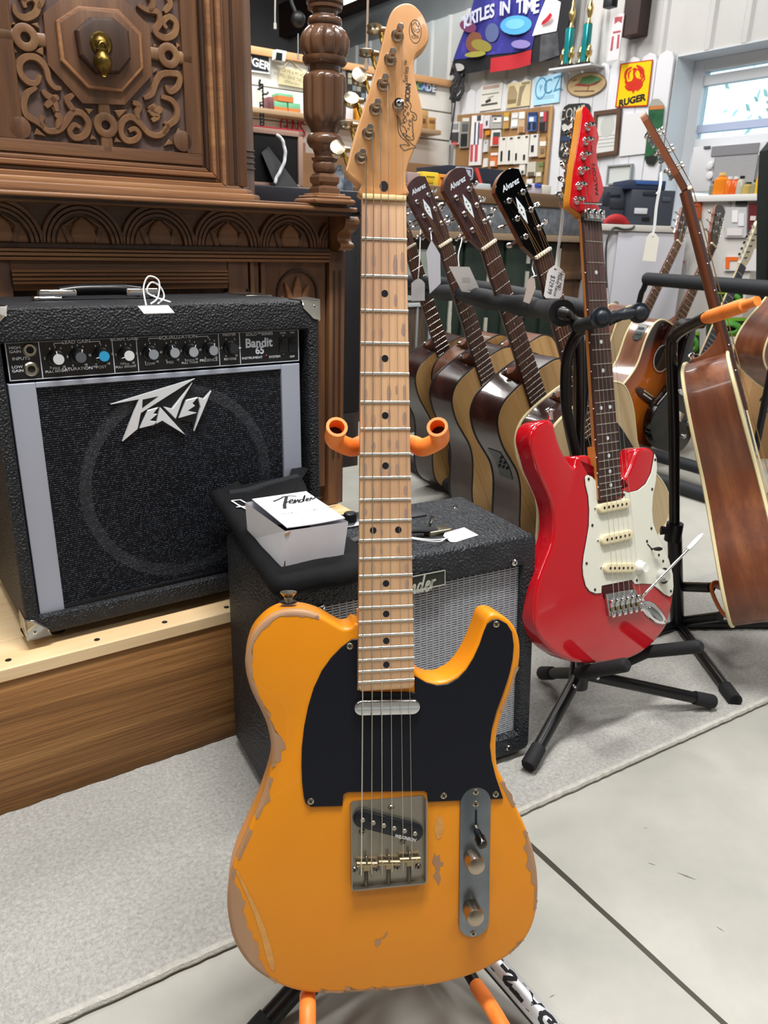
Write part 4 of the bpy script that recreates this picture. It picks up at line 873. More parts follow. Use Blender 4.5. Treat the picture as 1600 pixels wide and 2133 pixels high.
boxmark([([(628, 268), (650, 262), (700, 240), (720, 228), (780, 222), (835, 225)], lambda t: .0022-.001*t), ([(745, 228), (735, 270), (728, 300), (730, 330)], .0034), ([(735, 280), (770, 270)], .0015),
         ([(775, 275), (800, 262), (795, 252), (775, 262), (775, 285), (805, 280)], .0014), ([(805, 285), (822, 252), (820, 282), (845, 252), (850, 278)], .0014), ([(890, 250), (865, 255), (860, 275), (885, 268), (905, 215), (895, 270)], .0015), ([(920, 262), (940, 245), (925, 242), (915, 262), (945, 262)], .0014), ([(950, 262), (960, 236), (975, 250), (1000, 232), (1010, 238), (1055, 236)], .0016)], 'brand_script')
for s_, (xa, ya), (xb, yb), sz in (('One Button On/Off Footswitch', (708, 384), (1178, 322), .0072),):
    pa, pb_ = bq(xa, ya), bq(xb, yb); an = math.atan2(-(pb_.z-pa.z), pb_.x-pa.x)
    c = bpy.data.curves.new('t', 'FONT'); c.body = s_; c.size = sz; c.resolution_u = 2; t = bpy.data.objects.new('t', c); me = bpy.data.meshes.new_from_object(t); bpy.data.objects.remove(t)
    wd_ = max(q.co.x for q in me.vertices); kx = math.hypot(pb_.x-pa.x, pb_.z-pa.z)/wd_; g = G()
    g.add([(pa.x+(q.co.x*kx)*math.cos(an)-q.co.y*math.sin(an), bh*.99+.0042, -(-pa.z+(q.co.x*kx)*math.sin(an)+q.co.y*math.cos(an))) for q in me.vertices], [tuple(p.vertices) for p in me.polygons]); g.obj('lettering', M('print_black'), lid, smooth=False)
g = G(); g.prism([(.001, 0), (.0035, bh*.3), (.003, bh*.6), (.0055, bh*.55), (.0046, bh*.25), (.004, 0)], .0008, .0018); g.obj('torn_corner', M('tear_dark', '4d4336', .9), bx_, smooth=False)
g = G(); g.prism([(.003, bh*.93), (.012, bh*.97), (.009, bh*.88), (.005, bh*.86)], .0022, .0042); g.obj('crushed_corner', edge, bx_, smooth=False)
# ================================================================ carved oak cabinet
CD = -1.53; CBF = Fr(NV*CD, AV); zO = Zm(0, 0, .475); zV = Zm(0, 380, .4875)
oak = W('carved_oak', '4b3325', '775539', '61422d', 1, 26, .07, .42, .35, .1); oakh = W('carved_oak_rail', '4f3626', '7e5a3d', '674731', 0, 26, .07, .4, .35, .1)
oakd = W('dark_oak', '2c1e18', '4f3729', '3c291f', 1, 24, .07, .45, .3)
oakl = W('lit_oak', '6b4a33', '9a7049', '82593b', 0, 28, .06, .4, .3, .1)  # lit tone of the same oak, put into the colour of raised carving
cbt = thing('carved_cabinet', 'tall carved oak cabinet with turned corner post standing behind the large amplifier', 'cabinet', CBF, (.2, PLT, -.12))
ou = lambda x, y, n=0: CBF.px(*zO(x, y), n)
uL = ou(0, 900)[0]-.45; uR = ou(1437, 1200)[0]; uP = CBF.px(717, 600)[0]
vFb = ou(700, 1085)[1]; vFt = ou(700, 905)[1]; vFl = ou(700, 1138)[1]; vC0 = ou(1200, 935, .05)[1]; vC1 = ou(1400, 893, .07)[1]
g = G(); g.box(uL, uP-.002, PLT+.001, vC0+.01, -.225, -.022); g.obj('carcass', oakd, cbt)
# corner post, right carved panel, door
g = G(); p0_, p1_ = uR+.002, uP; w5 = (p1_-p0_)
g.prism([(p0_, PLT+.002), (p1_, PLT+.002), (p1_, vFb), (p0_, vFb)], -.06, .004, .003, 2); pst = g.obj('corner_post', oak, cbt)
for t in (.3, .66): g = G(); g.rail([(p0_+w5*t, vFl-.02), (p0_+w5*t, vFl-.07), (p0_+w5*t, vFl-.45)], .006, .003, .0055, k=1); g.obj('flute', oakd, pst)
a0 = ou(1165, 1145)[0]; a1 = ou(1432, 1145)[0]
g = G(); g.box(a0, a1, PLT+.05, vFl-.002, -.021, -.006); pn = g.obj('side_panel', oak, cbt)
d1 = ou(1090, 1140)[0]
for x in (1105, 1128, 1152): u = ou(x, 1140)[0]; g = G(); g.box(u-.005, u+.005, PLT+.02, vFl-.001, -.02, .001 if x != 1128 else -.004); g.obj('moulding', oak, cbt, bevel=.002)
ac = ou(1308, 1185); aw = (ou(1395, 1280)[0]-ou(1222, 1280)[0])/2; acv = ac[1]-aw
arch = [(ac[0]+aw*math.cos(PI*i/20), acv+aw*math.sin(PI*i/20)) for i in range(21)]
arch = [(ac[0]+aw, acv-.3)]+arch+[(ac[0]-aw, acv-.3)]
g = G(); g.rail(arch, .006, -.006, -.001, k=1); g.obj('carved_arch', oakd, pn)
for q, w_ in (([(1310, 1420), (1305, 1300), (1306, 1215)], .016), ([(1300, 1420), (1275, 1310), (1250, 1240)], .010), ([(1318, 1420), (1335, 1310), (1352, 1250)], .010), ([(1290, 1430), (1260, 1340), (1235, 1300)], .009), ([(1325, 1430), (1352, 1345), (1385, 1310)], .009), ([(1285, 1460), (1250, 1390), (1230, 1370)], .009), ([(1330, 1460), (1362, 1390), (1392, 1375)], .009)):
    g = G(); g.rail([ou(*p) for p in q], lambda t: w_*(.35+1.2*math.sin(PI*min(1, .2+.8*t))), -.006, .002); g.obj('carved_leaf', oakl, pn)
g = G(); dr_ = d1; dl = ou(45, 1180)[0]-.055
dp = ou(1000, 1200)[0]
g.box(dp, d1-.002, PLT+.02, vFl-.002, -.021, .001); g.obj('door_stile', oak, cbt, bevel=.002)
g = G(); g.box(dl, ou(48, 1200)[0], PLT+.02, vFl-.002, -.021, .001); g.obj('door_stile', oak, cbt, bevel=.002)
g = G(); vr0 = ou(500, 1272)[1]; g.box(ou(48, 1200)[0], dp, vr0, vFl-.002, -.021, -.001); dr2 = g.obj('door_rail', oakh, cbt, bevel=.002)
for y in (1188, 1204, 1222, 1238): v = ou(500, y)[1]; g = G(); g.rail([(ou(50, 1200)[0], v), (dp-.002, v)], .0055, -.001, .005, k=1); g.obj('reed', oakl, dr2)
g = G(); g.box(ou(48, 1200)[0], dp, PLT+.05, vr0, -.021, -.014); g.obj('door_panel', oakd, cbt)
g = G(); g.box(uL, dl-.003, PLT+.02, vFl-.002, -.021, .001); g.obj('door_stile', oak, cbt)
u, v = ou(1086, 1292); g = G(); g.cyl((u, v-.02, .003), (u, v+.012, .003), .003); g.obj('hinge', M('dark_hinge', '2a211b', .5, .6), cbt)
# reeded moulding under the frieze
for i, t in enumerate((0, .33, .66, 1)):
    v = vFb+(vFl-vFb)*t; g = G(); g.rail([(uL, v), (uR, v)], .0105 if i in (0,) else .0075, -.01, .012 if i == 0 else .008, k=1); g.obj('reed', oakd if i in (0,) else oakl, cbt)
g = G(); g.box(uL, uR, vFl-.003, vFb+.004, -.022, .0005); g.obj('moulding', oakd, cbt)
# frieze of lunettes
g = G(); g.box(uL, uR+.004, vFb, vC0+.004, -.03, -.006); fz = g.obj('frieze', oakh, cbt)
l1, l2 = ou(370, 1085)[0], ou(1270, 1085)[0]; sp_ = (l2-l1)/3; R0 = sp_*.505; hgt = (vFt-vFb)*1.0/R0
for k in range(-4, 5):
    cu = l1+sp_*k
    if cu-R0 < uL or cu-R0 > uR: continue
    def arc(r, zz, c=cu): return [(c+r*math.cos(PI*i/24), vFb+.004+r*hgt*.97*math.sin(PI*i/24)) for i in range(25) if c+r*math.cos(PI*i/24) < uR-.001]
    for r, w_, z1 in ((R0*.98, .0085, .004), (R0*.86, .0075, .003), (R0*.75, .0075, .002)):
        a_ = arc(r, z1)
        if len(a_) > 2: g = G(); g.rail(a_, w_, -.006, z1, k=1, top=.7); g.obj('carved_arc', oakh, fz)
    if cu > uR-R0*.5: continue
    g = G(); g.prism([(cu+R0*.66*math.cos(PI*i/20), vFb+.004+R0*.66*hgt*.95*math.sin(PI*i/20)) for i in range(21)], -.006, -.002, .002, 2); g.obj('carved_field', oakl, fz)
    for s in (-1, 1):
        g = G(); g.rail([(cu+s*R0*.30, vFb+.006), (cu+s*R0*.44, vFb+.03), (cu+s*R0*.40, vFb+R0*hgt*.48), (cu+s*R0*.12, vFb+R0*hgt*.66)], lambda t: R0*.20*(1-.75*t), -.002, .0035); g.obj('carved_crescent', oakh, fz)
    eh = [(.80, 0), (1, .22), (.98, .45), (.80, .70), (.48, .90), (.0, 1.06)]; eg = cr(eh, 3); eg = eg+[(-x, y) for x, y in eg[:-1]][::-1]; eg = [(cu+R0*.31*x, vFb+.004+R0*hgt*.60*y) for x, y in eg]
    g = G(); g.prism(eg, -.004, .006, .0045, 4); g.obj('carved_egg', oakl, fz)
# bracket under the cornice
b0_, b1_ = ou(1448, 950)[0], ou(1530, 950)[0]; vb0 = ou(1480, 1098)[1]; hb = vC0-vb0
prof = [(-.03, 0), (.030, 0), (.042, .08), (.044, .2), (.034, .27), (.030, .4), (.036, .52), (.052, .62), (.062, .75), (.064, .9), (.058, 1), (-.03, 1)]
g = G(); pr = cr(prof[1:11], 3); pr = [(-.03, 0)]+pr+[(-.03, 1)]; g.prism([(n, vb0+t*hb) for n, t in pr], b0_, b1_-.012, .002, 1); g.xf(lambda p: Vector((p.z, p.y, p.x))); g.f = [f[::-1] for f in g.f]; g.obj('bracket', oakl, cbt)
# cornice slab with mouldings
cR = CBF.px(740, 440, .07)[0]
hC = vC1-vC0
for t0, t1, nf, mt in ((0, .22, .062, oakl), (.22, .36, .072, oakd), (.36, .78, .080, oakl), (.78, 1.0, .066, oakh)):
    g = G(); g.prism([(uL, vC0+hC*t0), (cR-.080+nf, vC0+hC*t0), (cR-.080+nf, vC0+hC*t1), (uL, vC0+hC*t1)], -.235, nf, .004, 3); g.obj('cornice', mt, cbt)
# upper cabinet
UF = .012                                   # upper face in front of the base face
uo = lambda x, y, n=UF: CBF.px(*zO(x, y), n)
vU0 = vC1; vU1 = 2.0; uD = uo(1072, 400)[0]; uC = uo(1130, 400, UF-.03)[0]
g = G(); g.prism([(uL, UF-.022), (uD, UF-.022), (uC, UF-.055), (uC, -.225), (uL, -.225)], vU0, vU1); g.xf(lambda p: Vector((p.x, p.z, p.y))); g.f = [f[::-1] for f in g.f]; g.obj('upper_carcass', oak, cbt, smooth=False)
hU = uo(600, 790)[1]; bm0 = uo(500, 850)[1]
e_ = uo(1145, 872)[0]
for t0, t1, nf in ((0, .45, .040), (.45, .8, .030), (.8, 1, .020)):
    g = G(); q = e_-.02+(nf-.02); g.prism([(uL, -.225), (uL, UF+nf), (q-.035, UF+nf), (q, UF+nf-.045), (q, -.225)], vU0+(hU-vU0)*t0+.0005, vU0+(hU-vU0)*t1, .004, 2); g.xf(lambda p: Vector((p.x, p.z, p.y))); g.f = [f[::-1] for f in g.f]; g.obj('base_moulding', oakl if t0 < .7 else oakh, cbt)
# stile right of the door, with notched foot
s0, s1 = uo(985, 500)[0], uD
g = G(); g.box(s0+.002, s1, hU, vU1, UF-.02, UF+.004); g.obj('stile', oakl if 0 else oak, cbt, bevel=.003)
g = G(); g.box(s0+.014, s0+.020, hU+.005, vU1, UF+.003, UF+.006); g.obj('bead', oakd, cbt, bevel=.001)
for k in range(4): v = hU+.035+.011*k; g = G(); g.tube([(s1+.001, v, UF-.021), (uC-.001, v+.003, UF-.053)], .0028, 6); g.obj('notch', oakd, cbt, smooth=False)
# door with stepped frame
dR = s0; vD0 = uo(500, 822)[1]; dL = uo(0, 700)[0]-.22
pR = uo(872, 400)[0]; pB = uo(400, 690)[1]
steps = ((0, .012), (.18, .020), (.38, .013), (.55, .018), (.75, .008), (.92, .002))
for i, (t, n1) in enumerate(steps):
    t2 = steps[i+1][0] if i+1 < len(steps) else 1
    x0, x1 = dR+(pR-dR)*t, dR+(pR-dR)*t2; y0, y1 = vD0+(pB-vD0)*t, vD0+(pB-vD0)*t2
    mt = oakl if i in (1, 3) else (oakd if i == 4 else oak)
    g = G(); g.prism([(x0, y0), (x0, vU1), (x1, vU1), (x1, y1)], UF-.015, UF+n1, .002, 1); g.obj('door_moulding', mt, cbt)
    g = G(); g.prism([(x0, y0), (x1, y1), (dL, y1), (dL, y0)], UF-.015, UF+n1, .002, 1); g.obj('door_moulding', W('lit_oak', '', '') if i in (1, 3) else oakh, cbt)
g = G(); g.box(dL, pR, pB, vU1, UF-.016, UF-.004); dpn = g.obj('carved_panel', oak, cbt)
PN0 = UF-.0042; PB = UF-.0042
# the field around the scrolls is sunk: raise a border
fr_ = [uo(*p) for p in ((770, 658), (140, 620), (130, 590), (110, 560), (75, 545))]
bx0, bx1 = uo(70, 300)[0], uo(800, 300)[0]; by0 = uo(450, 640)[1]
g = G(); g.prism([(bx1, by0), (pR, by0), (pR, vU1), (bx1, vU1)], PB-.001, PB+.008, .0015, 2); g.obj('panel_border', oak, dpn)
g = G(); g.prism([(dL, pB), (pR, pB), (pR, by0), (dL, by0)], PB-.001, PB+.008, .0015, 2); g.obj('panel_border', oakh, dpn)
g = G(); g.prism([(dL, by0), (bx0, by0), (bx0, vU1), (dL, vU1)], PB-.001, PB+.008, .0015, 2); g.obj('panel_border', oak, dpn)
for x, y in ((800, 620), (85, 560)): g = G(); g.prism(circ(*uo(x, y), .018, 18), PB, PB+.008, .0015, 2); g.obj('corner_scallop', oak, dpn)
g = G(); g.box(bx0, bx1, by0, vU1, PB-.0005, PB+.0003); g.obj('sunk_field', W('sunk_oak', '493830', '5e493d', '54403a', 1, 30, .1, .6, .5), dpn)
def strap(q, w_=.0125, mat=None, z=.008, tap=.45, name='carved_scroll'):
    g = G(); P_ = [uo(*p) for p in q]; g.rail(P_, lambda t: w_*(1-tap*abs(2*t-1)**3), PB, PB+z, k=5, top=.7); return g.obj(name, mat or oakl0, dpn)
oakl0 = W('carved_scroll_oak', '5c402d', '80603f', '6e4e35', 1, 24, .2, .42, .3)
SC_BL = [[(175, 330), (160, 365), (120, 360), (88, 320), (88, 275), (120, 250), (165, 258), (200, 300), (215, 355), (240, 385), (268, 388)], [(160, 385), (120, 410), (104, 455), (115, 505), (160, 535), (190, 560)], [(190, 510), (180, 540), (210, 575), (260, 570), (295, 530), (320, 495), (360, 500), (388, 545), (370, 595), (325, 605), (305, 575), (325, 548), (350, 560)], [(320, 415), (295, 440), (310, 470), (325, 492)], [(185, 395), (205, 420), (235, 440), (250, 490)], [(255, 425), (230, 440), (200, 470)], [(240, 500), (262, 520), (250, 570)]]
def mir(x, y): return (2*448-x+.05*(y-300), y+.055*(448-x)*-1)
SC_BR = [[(725, 375), (745, 405), (780, 380), (785, 335), (750, 322), (705, 330), (680, 370), (665, 415), (630, 432)], [(705, 425), (750, 440), (775, 480), (770, 525), (735, 555), (715, 590)], [(720, 535), (735, 560), (700, 595), (650, 585), (615, 545), (575, 515), (540, 530), (528, 575), (550, 615), (590, 615), (610, 590), (590, 565), (565, 575)], [(580, 450), (610, 465), (600, 495), (605, 525)], [(680, 460), (660, 490), (690, 510), (665, 530)], [(650, 470), (690, 490), (705, 470)]]
SC_TR = [[(600, 20), (640, 45), (690, 55), (700, 100), (680, 140), (720, 168), (765, 150), (770, 100), (740, 75), (715, 100), (730, 125)], [(720, 55), (745, 20), (735, -20), (770, -50)], [(655, 55), (670, 10), (640, -40)]]
SC_TL = [[(60, 20), (70, 60), (110, 80), (155, 60), (165, 20), (140, -10), (105, 5), (110, 35)], [(165, 40), (185, -10), (170, -60)], [(110, 10), (90, -40), (120, -80)]]
for q in SC_BL+SC_BR+SC_TR+SC_TL: strap(q)
for x, y, d in ((110, 165, (1, 0)), (738, 245, (1, 0)), (462, 550, (0, 1))):
    c = uo(x, y); g = G(); g.ring(circ(*c, .0075, 22), circ(*c, .0205, 22), PB, PB+.009); g.obj('carved_ring', oakl0, dpn, bevel=.0015)
    for s in (-1, 1):
        a = (c[0]+s*.017*d[0], c[1]+s*.017*d[1]); b = (c[0]+s*.042*d[0], c[1]+s*.042*d[1]); g = G(); g.rail([a, b], .021, PB, PB+.008, k=1); g.obj('carved_neck', oakl0, dpn)
for q in ([(60, 95), (45, 110), (70, 110)], [(165, 100), (135, 105), (175, 130)], [(60, 205), (75, 230), (65, 235)], [(150, 225), (190, 200), (190, 245)], [(670, 190), (690, 200), (672, 215)], [(770, 185), (790, 200), (775, 215)], [(680, 300), (672, 320), (690, 310)], [(775, 305), (790, 320), (770, 318)], [(370, 475), (410, 480), (390, 505)], [(500, 485), (560, 480), (520, 520)], [(400, 590), (425, 612), (395, 612)], [(505, 600), (500, 625), (535, 625)], [(90, 485), (80, 505), (105, 530)], [(160, 560), (150, 590), (200, 598)], [(780, 560), (800, 580), (770, 590)], [(740, 610), (720, 640), (760, 632)], [(205, 440), (260, 450), (240, 500)], [(640, 470), (700, 480), (690, 510)]):
    g = G(); g.prism([uo(*p) for p in q], PB, PB+.006, .0012, 1); g.obj('carved_chip', oakl0, dpn)
OC = [[(187, 62), (208, 287), (360, 455), (545, 462), (664, 332), (652, 118), (520, -22), (310, -38)], [(238, 95), (260, 270), (378, 392), (530, 408), (622, 305), (612, 150), (512, 45), (335, 30)], [(255, 105), (275, 262), (385, 378), (524, 393), (608, 298), (600, 160), (505, 62), (340, 48)], [(316, 142), (334, 252), (410, 332), (510, 330), (558, 268), (548, 146), (476, 86), (378, 84)]]
for q, n1, mt, nm, bv in ((OC[0], .0085, oak, 'octagon_band', .001), (OC[1], .014, oakl, 'octagon_moulding', .003), (OC[2], .013, oak, 'octagon_field', .001), (OC[3], .030, oakd, 'octagon_boss', .008)):
    g = G(); z1 = {.0085: .009, .014: .016, .013: .0165, .030: .032}[n1]; g.prism([uo(*p) for p in q], PB, PB+z1, bv, 3); g.obj(nm, mt, dpn, ang=20)
brass = M('antique_brass', '8a713a', .35, 1, (200, .3), '5c4a24', 60)
c = uo(445, 190, UF+.03); zb = PB+.032; g = G(); g.lathe([(.0185, 0), (.0185, .002), (.016, .0045), (.011, .0035), (.009, .006), (.004, .008)], (c[0], c[1], zb), k=30, fl=lambda t, h: 1-.05*abs(math.sin(8*t))); hp = g.obj('door_pull', brass, cbt)
c2 = uo(448, 268, UF+.035); g = G(); g.lathe([(.002, -.026), (.006, -.0245), (.0045, -.021), (.011, -.014), (.0155, -.004), (.0145, .004), (.0085, .012), (.010, .016), (.004, .020)], (c2[0], c2[1], zb+.011), (0, 1, 0), 18); g.obj('pull_drop', brass, hp)
g = G(); g.tube([(c[0]+.007*math.cos(t), c[1]-.010+.011*math.sin(t), zb+.009) for t in [2*PI*i/16 for i in range(16)]], .0017, 6, closed=True); g.obj('pull_ring', brass, hp)
for y0, y1, x in ((195, 310, 966), (620, 725, 979)):
    a = uo(x, y0); b = uo(x, y1); g = G(); n_ = 5
    for i in range(n_): v0 = b[1]+(a[1]-b[1])*i/n_; g.cyl((a[0], v0+.0008, UF+.006), (a[0], v0+(a[1]-b[1])/n_-.0008, UF+.006), .0042, k=10)
    g.obj('hinge', M('dark_hinge'), cbt, kind='stuff')
# turned post carrying the upper shelf
PO = .045; px0 = 676.5; cpt = CBF.px(px0, 250, PO); kz = abs(CBF.px(px0+27.5, 250, PO)[0]-cpt[0])/100/math.cos(.30)
kz *= .985
pr = [(1460, 66), (1450, 72)]
TP = [(0, 112), (30, 113), (45, 100), (50, 106), (75, 104), (85, 80), (118, 72), (122, 84), (133, 86), (140, 98), (160, 105), (185, 104), (203, 92), (212, 108), (250, 136), (300, 152), (350, 153), (400, 145), (435, 126), (442, 138), (470, 138), (495, 124), (505, 97), (545, 95), (556, 104), (566, 118), (590, 132), (640, 135), (850, 134), (895, 131), (930, 118), (965, 102), (990, 90), (1012, 84), (1020, 100), (1050, 115), (1085, 113), (1120, 96), (1132, 78), (1180, 63), (1192, 66), (1200, 86), (1218, 80), (1228, 70), (1245, 77), (1275, 77), (1302, 70), (1312, 62)]
vy = lambda y: CBF.px(520+570*.275, y*.275, PO)[1]
prf = [(r*kz, vy(y)-vy(1480)) for y, r in TP][::-1]
vA, vB, vC_, vD_ = vy(440)-vy(1480), vy(212)-vy(1480), vy(925)-vy(1480), vy(568)-vy(1480)
def flute(t, h):
    c = max(0., math.cos(10*t))**2.5
    if vA < h < vB: s = math.sin(PI*(h-vA)/(vB-vA)); return 1-.13*c*min(1, s*1.6)
    if vC_ < h < vD_: s = math.sin(PI*(h-vC_)/(vD_-vC_)); return 1-.13*c*min(1, s*3)
    return 1
def dens(p):
    out = []
    for i in range(len(p)-1):
        n = max(1, int(abs(p[i+1][1]-p[i][1])/.004)); out += [(p[i][0]+(p[i+1][0]-p[i][0])*j/n, p[i][1]+(p[i+1][1]-p[i][1])*j/n) for j in range(n)]
    return out+[p[-1]]
turned = W('turned_oak', '4d3527', '724f37', '5f422f', 1, 18, .08, .3, .1, .3)
g = G(); g.lathe(dens(prf), (cpt[0], vy(1480), PO), (0, 1, 0), 80, fl=flute); g.lathe([(.113*0+113*kz, 0), (118*kz, .02), (118*kz, .3)], (cpt[0], vy(0), PO), (0, 1, 0), 40)
g.obj('turned_post', turned, cbt, ang=50)
hw_ = 84*kz; blk = [(1470, 92), (1430, 90), (1405, 72), (1380, 88), (1345, 88), (1318, 70)]
vs = []; g = G()
for y, r in blk: g.v += [(cpt[0]+sx*r*kz*.86, vy(y), PO+sn*r*kz*.86) for sx, sn in ((-1, -.78), (-1, .78), (-.78, 1), (.78, 1), (1, .78), (1, -.78), (.78, -1), (-.78, -1))]
n_ = len(blk)
for i in range(n_-1):
    for j in range(8): g.f.append((8*i+j, 8*i+(j+1) % 8, 8*i+8+(j+1) % 8, 8*i+8+j)); g.mi.append(0)
g.f += [tuple(range(8))[::-1], tuple(8*(n_-1)+j for j in range(8))]; g.mi += [0, 0]; g.obj('post_block', turned, cbt, smooth=False)
v0 = vC1; v1 = vy(1470); 
for t0, t1, h_ in ((0, .5, 175), (.5, .8, 150), (.8, 1, 118)):
    g = G(); h2 = h_*kz*.86; g.box(cpt[0]-h2, cpt[0]+h2, v0+(v1-v0)*t0, v0+(v1-v0)*t1, PO-h2, PO+h2); g.obj('post_plinth', oakl, cbt, bevel=.005)
# ---------------------------------------------------------------- dark old cabinet behind
KD = -1.78; KF = Fr(NV*KD, AV); kR = KF.px(749, 800)[0]; kT = KF.px(640, 392)[1]; kL = KF.px(540, 400)[0]-.35
old = W('old_dark_board', '1d1d20', '34302f', '262527', 1, 9, .12, .6, .6); oldw = W('worn_dark_board', '2a2626', '6b5848', '3b332e', 1, 9, .15, .6, .6)
dk = thing('dark_cupboard', 'old near-black wooden cupboard behind the carved cabinet holding the picture frame', 'cupboard', KF, ((kL+kR)/2, PLT, -.2))
g = G(); g.box(kL, kR, PLT+.001, kT-.05, -.34, -.012); g.obj('carcass', old, dk)
g = G(); g.box(kL, kR+.006, kT-.05, kT, -.35, .008); g.obj('top', M('dark_blue_top', '23242b', .4, 0, None, '2f3038', 6), dk, bevel=.004)
kM = KF.px(702, 700)[0]
kV = KF.px(720, 860)[1]
g = G(); g.box(kM, kR, kV, kT-.052, -.012, 0); bo = g.obj('board', old, dk, bevel=.002)
g = G(); g.box(kM, kR, PLT+.002, kV-.001, -.012, -.001); g.obj('board', oldw, dk, bevel=.002)
g = G(); g.box(kL, kM-.004, PLT+.002, kT-.052, -.012, -.001); g.obj('board', old, dk, bevel=.002)
for x, y in ((741, 477), (741, 486), (736, 668), (737, 716), (742, 540)): u, v = KF.px(x, y, .0005); g = G(); g.prism(circ(u, v, .0022, 8), -.001, .0006); g.obj('nail_hole', ink, dk, smooth=False)
# picture frame seen from the back
zI = Zm(520, 90, .1547); QF = KF.shift(n=-.12); qi = lambda x, y, n=0: QF.px(*zI(x, y), n)
a, b, c = qi(105, 1128), qi(708, 1150), qi(700, 1930); f0u, f1u, fv0, fv1 = a[0]-.10, b[0], kT+.0012, a[1]
pf = thing('easel_frame', 'standing picture frame seen from its black back with red top edge on the dark cupboard', 'picture frame', QF, ((f0u+f1u)/2, fv0, 0))
fm = M('pink_wood_frame', 'b08f80', .5); w_ = .013
for i, (x0, x1, y0, y1) in enumerate(((f0u, f0u+w_, fv0, fv1), (f1u-w_, f1u, fv0, fv1), (f0u, f1u, fv1-w_, fv1), (f0u, f1u, fv0, fv0+w_))): g = G(); g.box(x0, x1, y0, y1, -.012, .004); g.obj('frame_bar', fm, pf, bevel=.001)
g = G(); g.box(f0u, f1u, fv1, fv1+.003, -.012, .004); g.obj('red_edge', M('red_paint', 'c2394a', .5), pf)
g = G(); g.box(f0u+w_*.8, f1u-w_*.8, fv0+.002, fv1-w_*.8, -.008, -.001); g.obj('back_board', M('black_backing', '08080b', .6), pf)
q = [qi(*p) for p in ((140, 1475), (250, 1392), (590, 1900), (270, 1890))]; q[2] = (q[2][0], fv0+.001); q[3] = (q[3][0], fv0+.001)
g = G(); g.prism(q, .0, .003); g.xf(lambda p: Vector((p.x, p.y, p.z+max(0, (q[1][1]-p.y))*.35))); g.obj('easel_leg', M('grey_easel', '26272b', .5), pf, smooth=False)
g = G(); g.tube([(x, y, .045-(y-fv0)*.12+.001*math.sin(i)) for i, (x, y) in enumerate(cr([qi(*p) for p in ((235, 1890), (260, 1820), (320, 1720), (375, 1600), (392, 1480), (375, 1370), (350, 1300), (285, 1248))], 5))], .0042, 8)
tw = g.obj('white_rope', cord, pf)
# jars on the same cupboard
for i, (x, w__, y0, cc) in enumerate(((1220, .030, 1640, '9aa3ad'), (1350, .028, 1750, '5d6470'))):
    u, v = qi(x, y0, -.12); g = G(); h_ = v-kT; g.lathe([(w__*.7, .001), (w__*.75, h_*.7), (w__*.6, h_*.86), (w__*.55, h_)], (u, kT, -.26), (0, 1, 0), 18)
    g.obj('jar', M('jar_glass_%d' % i, cc, .15, 0, None, '2a2f38', 30), fr=KF, label=['tall clear jar behind the turned post on the dark cupboard', 'short dark jar beside the taller jar on the dark cupboard'][i], cat='jar')
# ================================================================ red guitar
RM = Fr((.3353, 1.3814, .9176), (.8275, .5613, -.0121), (-.1328, .2166, .9672))
zR = Zm(1080, 760, .325); zH = Zm(1140, 180, .1501)
rb = -.011
red = M('gloss_red_paint', 'b3101c', .12, coat=.8)
rg = thing('electric_guitar', 'glossy red double cutaway electric guitar with white pickguard on a black stand', 'guitar', RM, (0, -.80, rb-.04))
ro = [(378, 598), (400, 583), (462, 583), (480, 640), (500, 760), (660, 770), (662, 745), (690, 712), (720, 650), (742, 590), (760, 547), (790, 531), (835, 529), (868, 546), (885, 590), (888, 660), (880, 740), (860, 830), (852, 920), (858, 1000), (880, 1080), (920, 1170), (960, 1250), (985, 1330), (998, 1420), (995, 1500), (980, 1590), (950, 1680), (910, 1740), (850, 1805), (780, 1855), (700, 1890), (620, 1905), (520, 1915), (420, 1915), (330, 1900), (250, 1860), (190, 1810), (145, 1750), (118, 1690), (106, 1620), (108, 1520), (120, 1420), (147, 1330), (182, 1240), (212, 1160), (230, 1080), (233, 1010), (226, 930), (202, 850), (168, 770), (138, 700), (114, 630), (95, 560), (82, 480), (92, 420), (115, 380), (155, 358), (200, 352), (232, 375), (243, 420), (262, 490), (290, 560), (330, 620), (362, 655)]
rol = ccw(cr(trace(RM, zR, ro, rb), 3, True))
g = G(); g.prism(rol, rb-.042, rb, .0075, 5, True); g.obj('body', red, rg, ang=60)
pgw = M('white_pickguard', 'dcdccf', .3); pgo = [(430, 706), (442, 703), (470, 717), (500, 752), (505, 880), (665, 852), (668, 805), (700, 817), (760, 802), (810, 762), (845, 692), (860, 610), (867, 563), (880, 592), (885, 660), (876, 750), (858, 840), (853, 930), (860, 1010), (888, 1090), (928, 1170), (962, 1250), (986, 1340), (990, 1420), (984, 1468), (966, 1488), (930, 1473), (890, 1438), (850, 1408), (790, 1404), (742, 1408), (720, 1380), (530, 1418), (528, 1465), (490, 1468), (450, 1452), (425, 1418), (409, 1350), (406, 1290), (413, 1220), (430, 1130), (446, 1030), (448, 930), (441, 840), (424, 770), (420, 725)]
pq = ccw(trace(RM, zR, pgo, rb)); pq = [p for i, p in enumerate(pq)]
g = G(); g.prism(pq, rb+.0002, rb+.0012); g.obj('pickguard_edge', M('pickguard_black_layer', '2a2a28', .4), rg, smooth=False)
g = G(); g.prism(off2(pq, .0008), rb+.0004, rb+.0024, .0006, 1); rpg = g.obj('pickguard', pgw, rg, ang=30)
Q = lambda x, y, n=rb: RM.px(*zR(x, y), n)
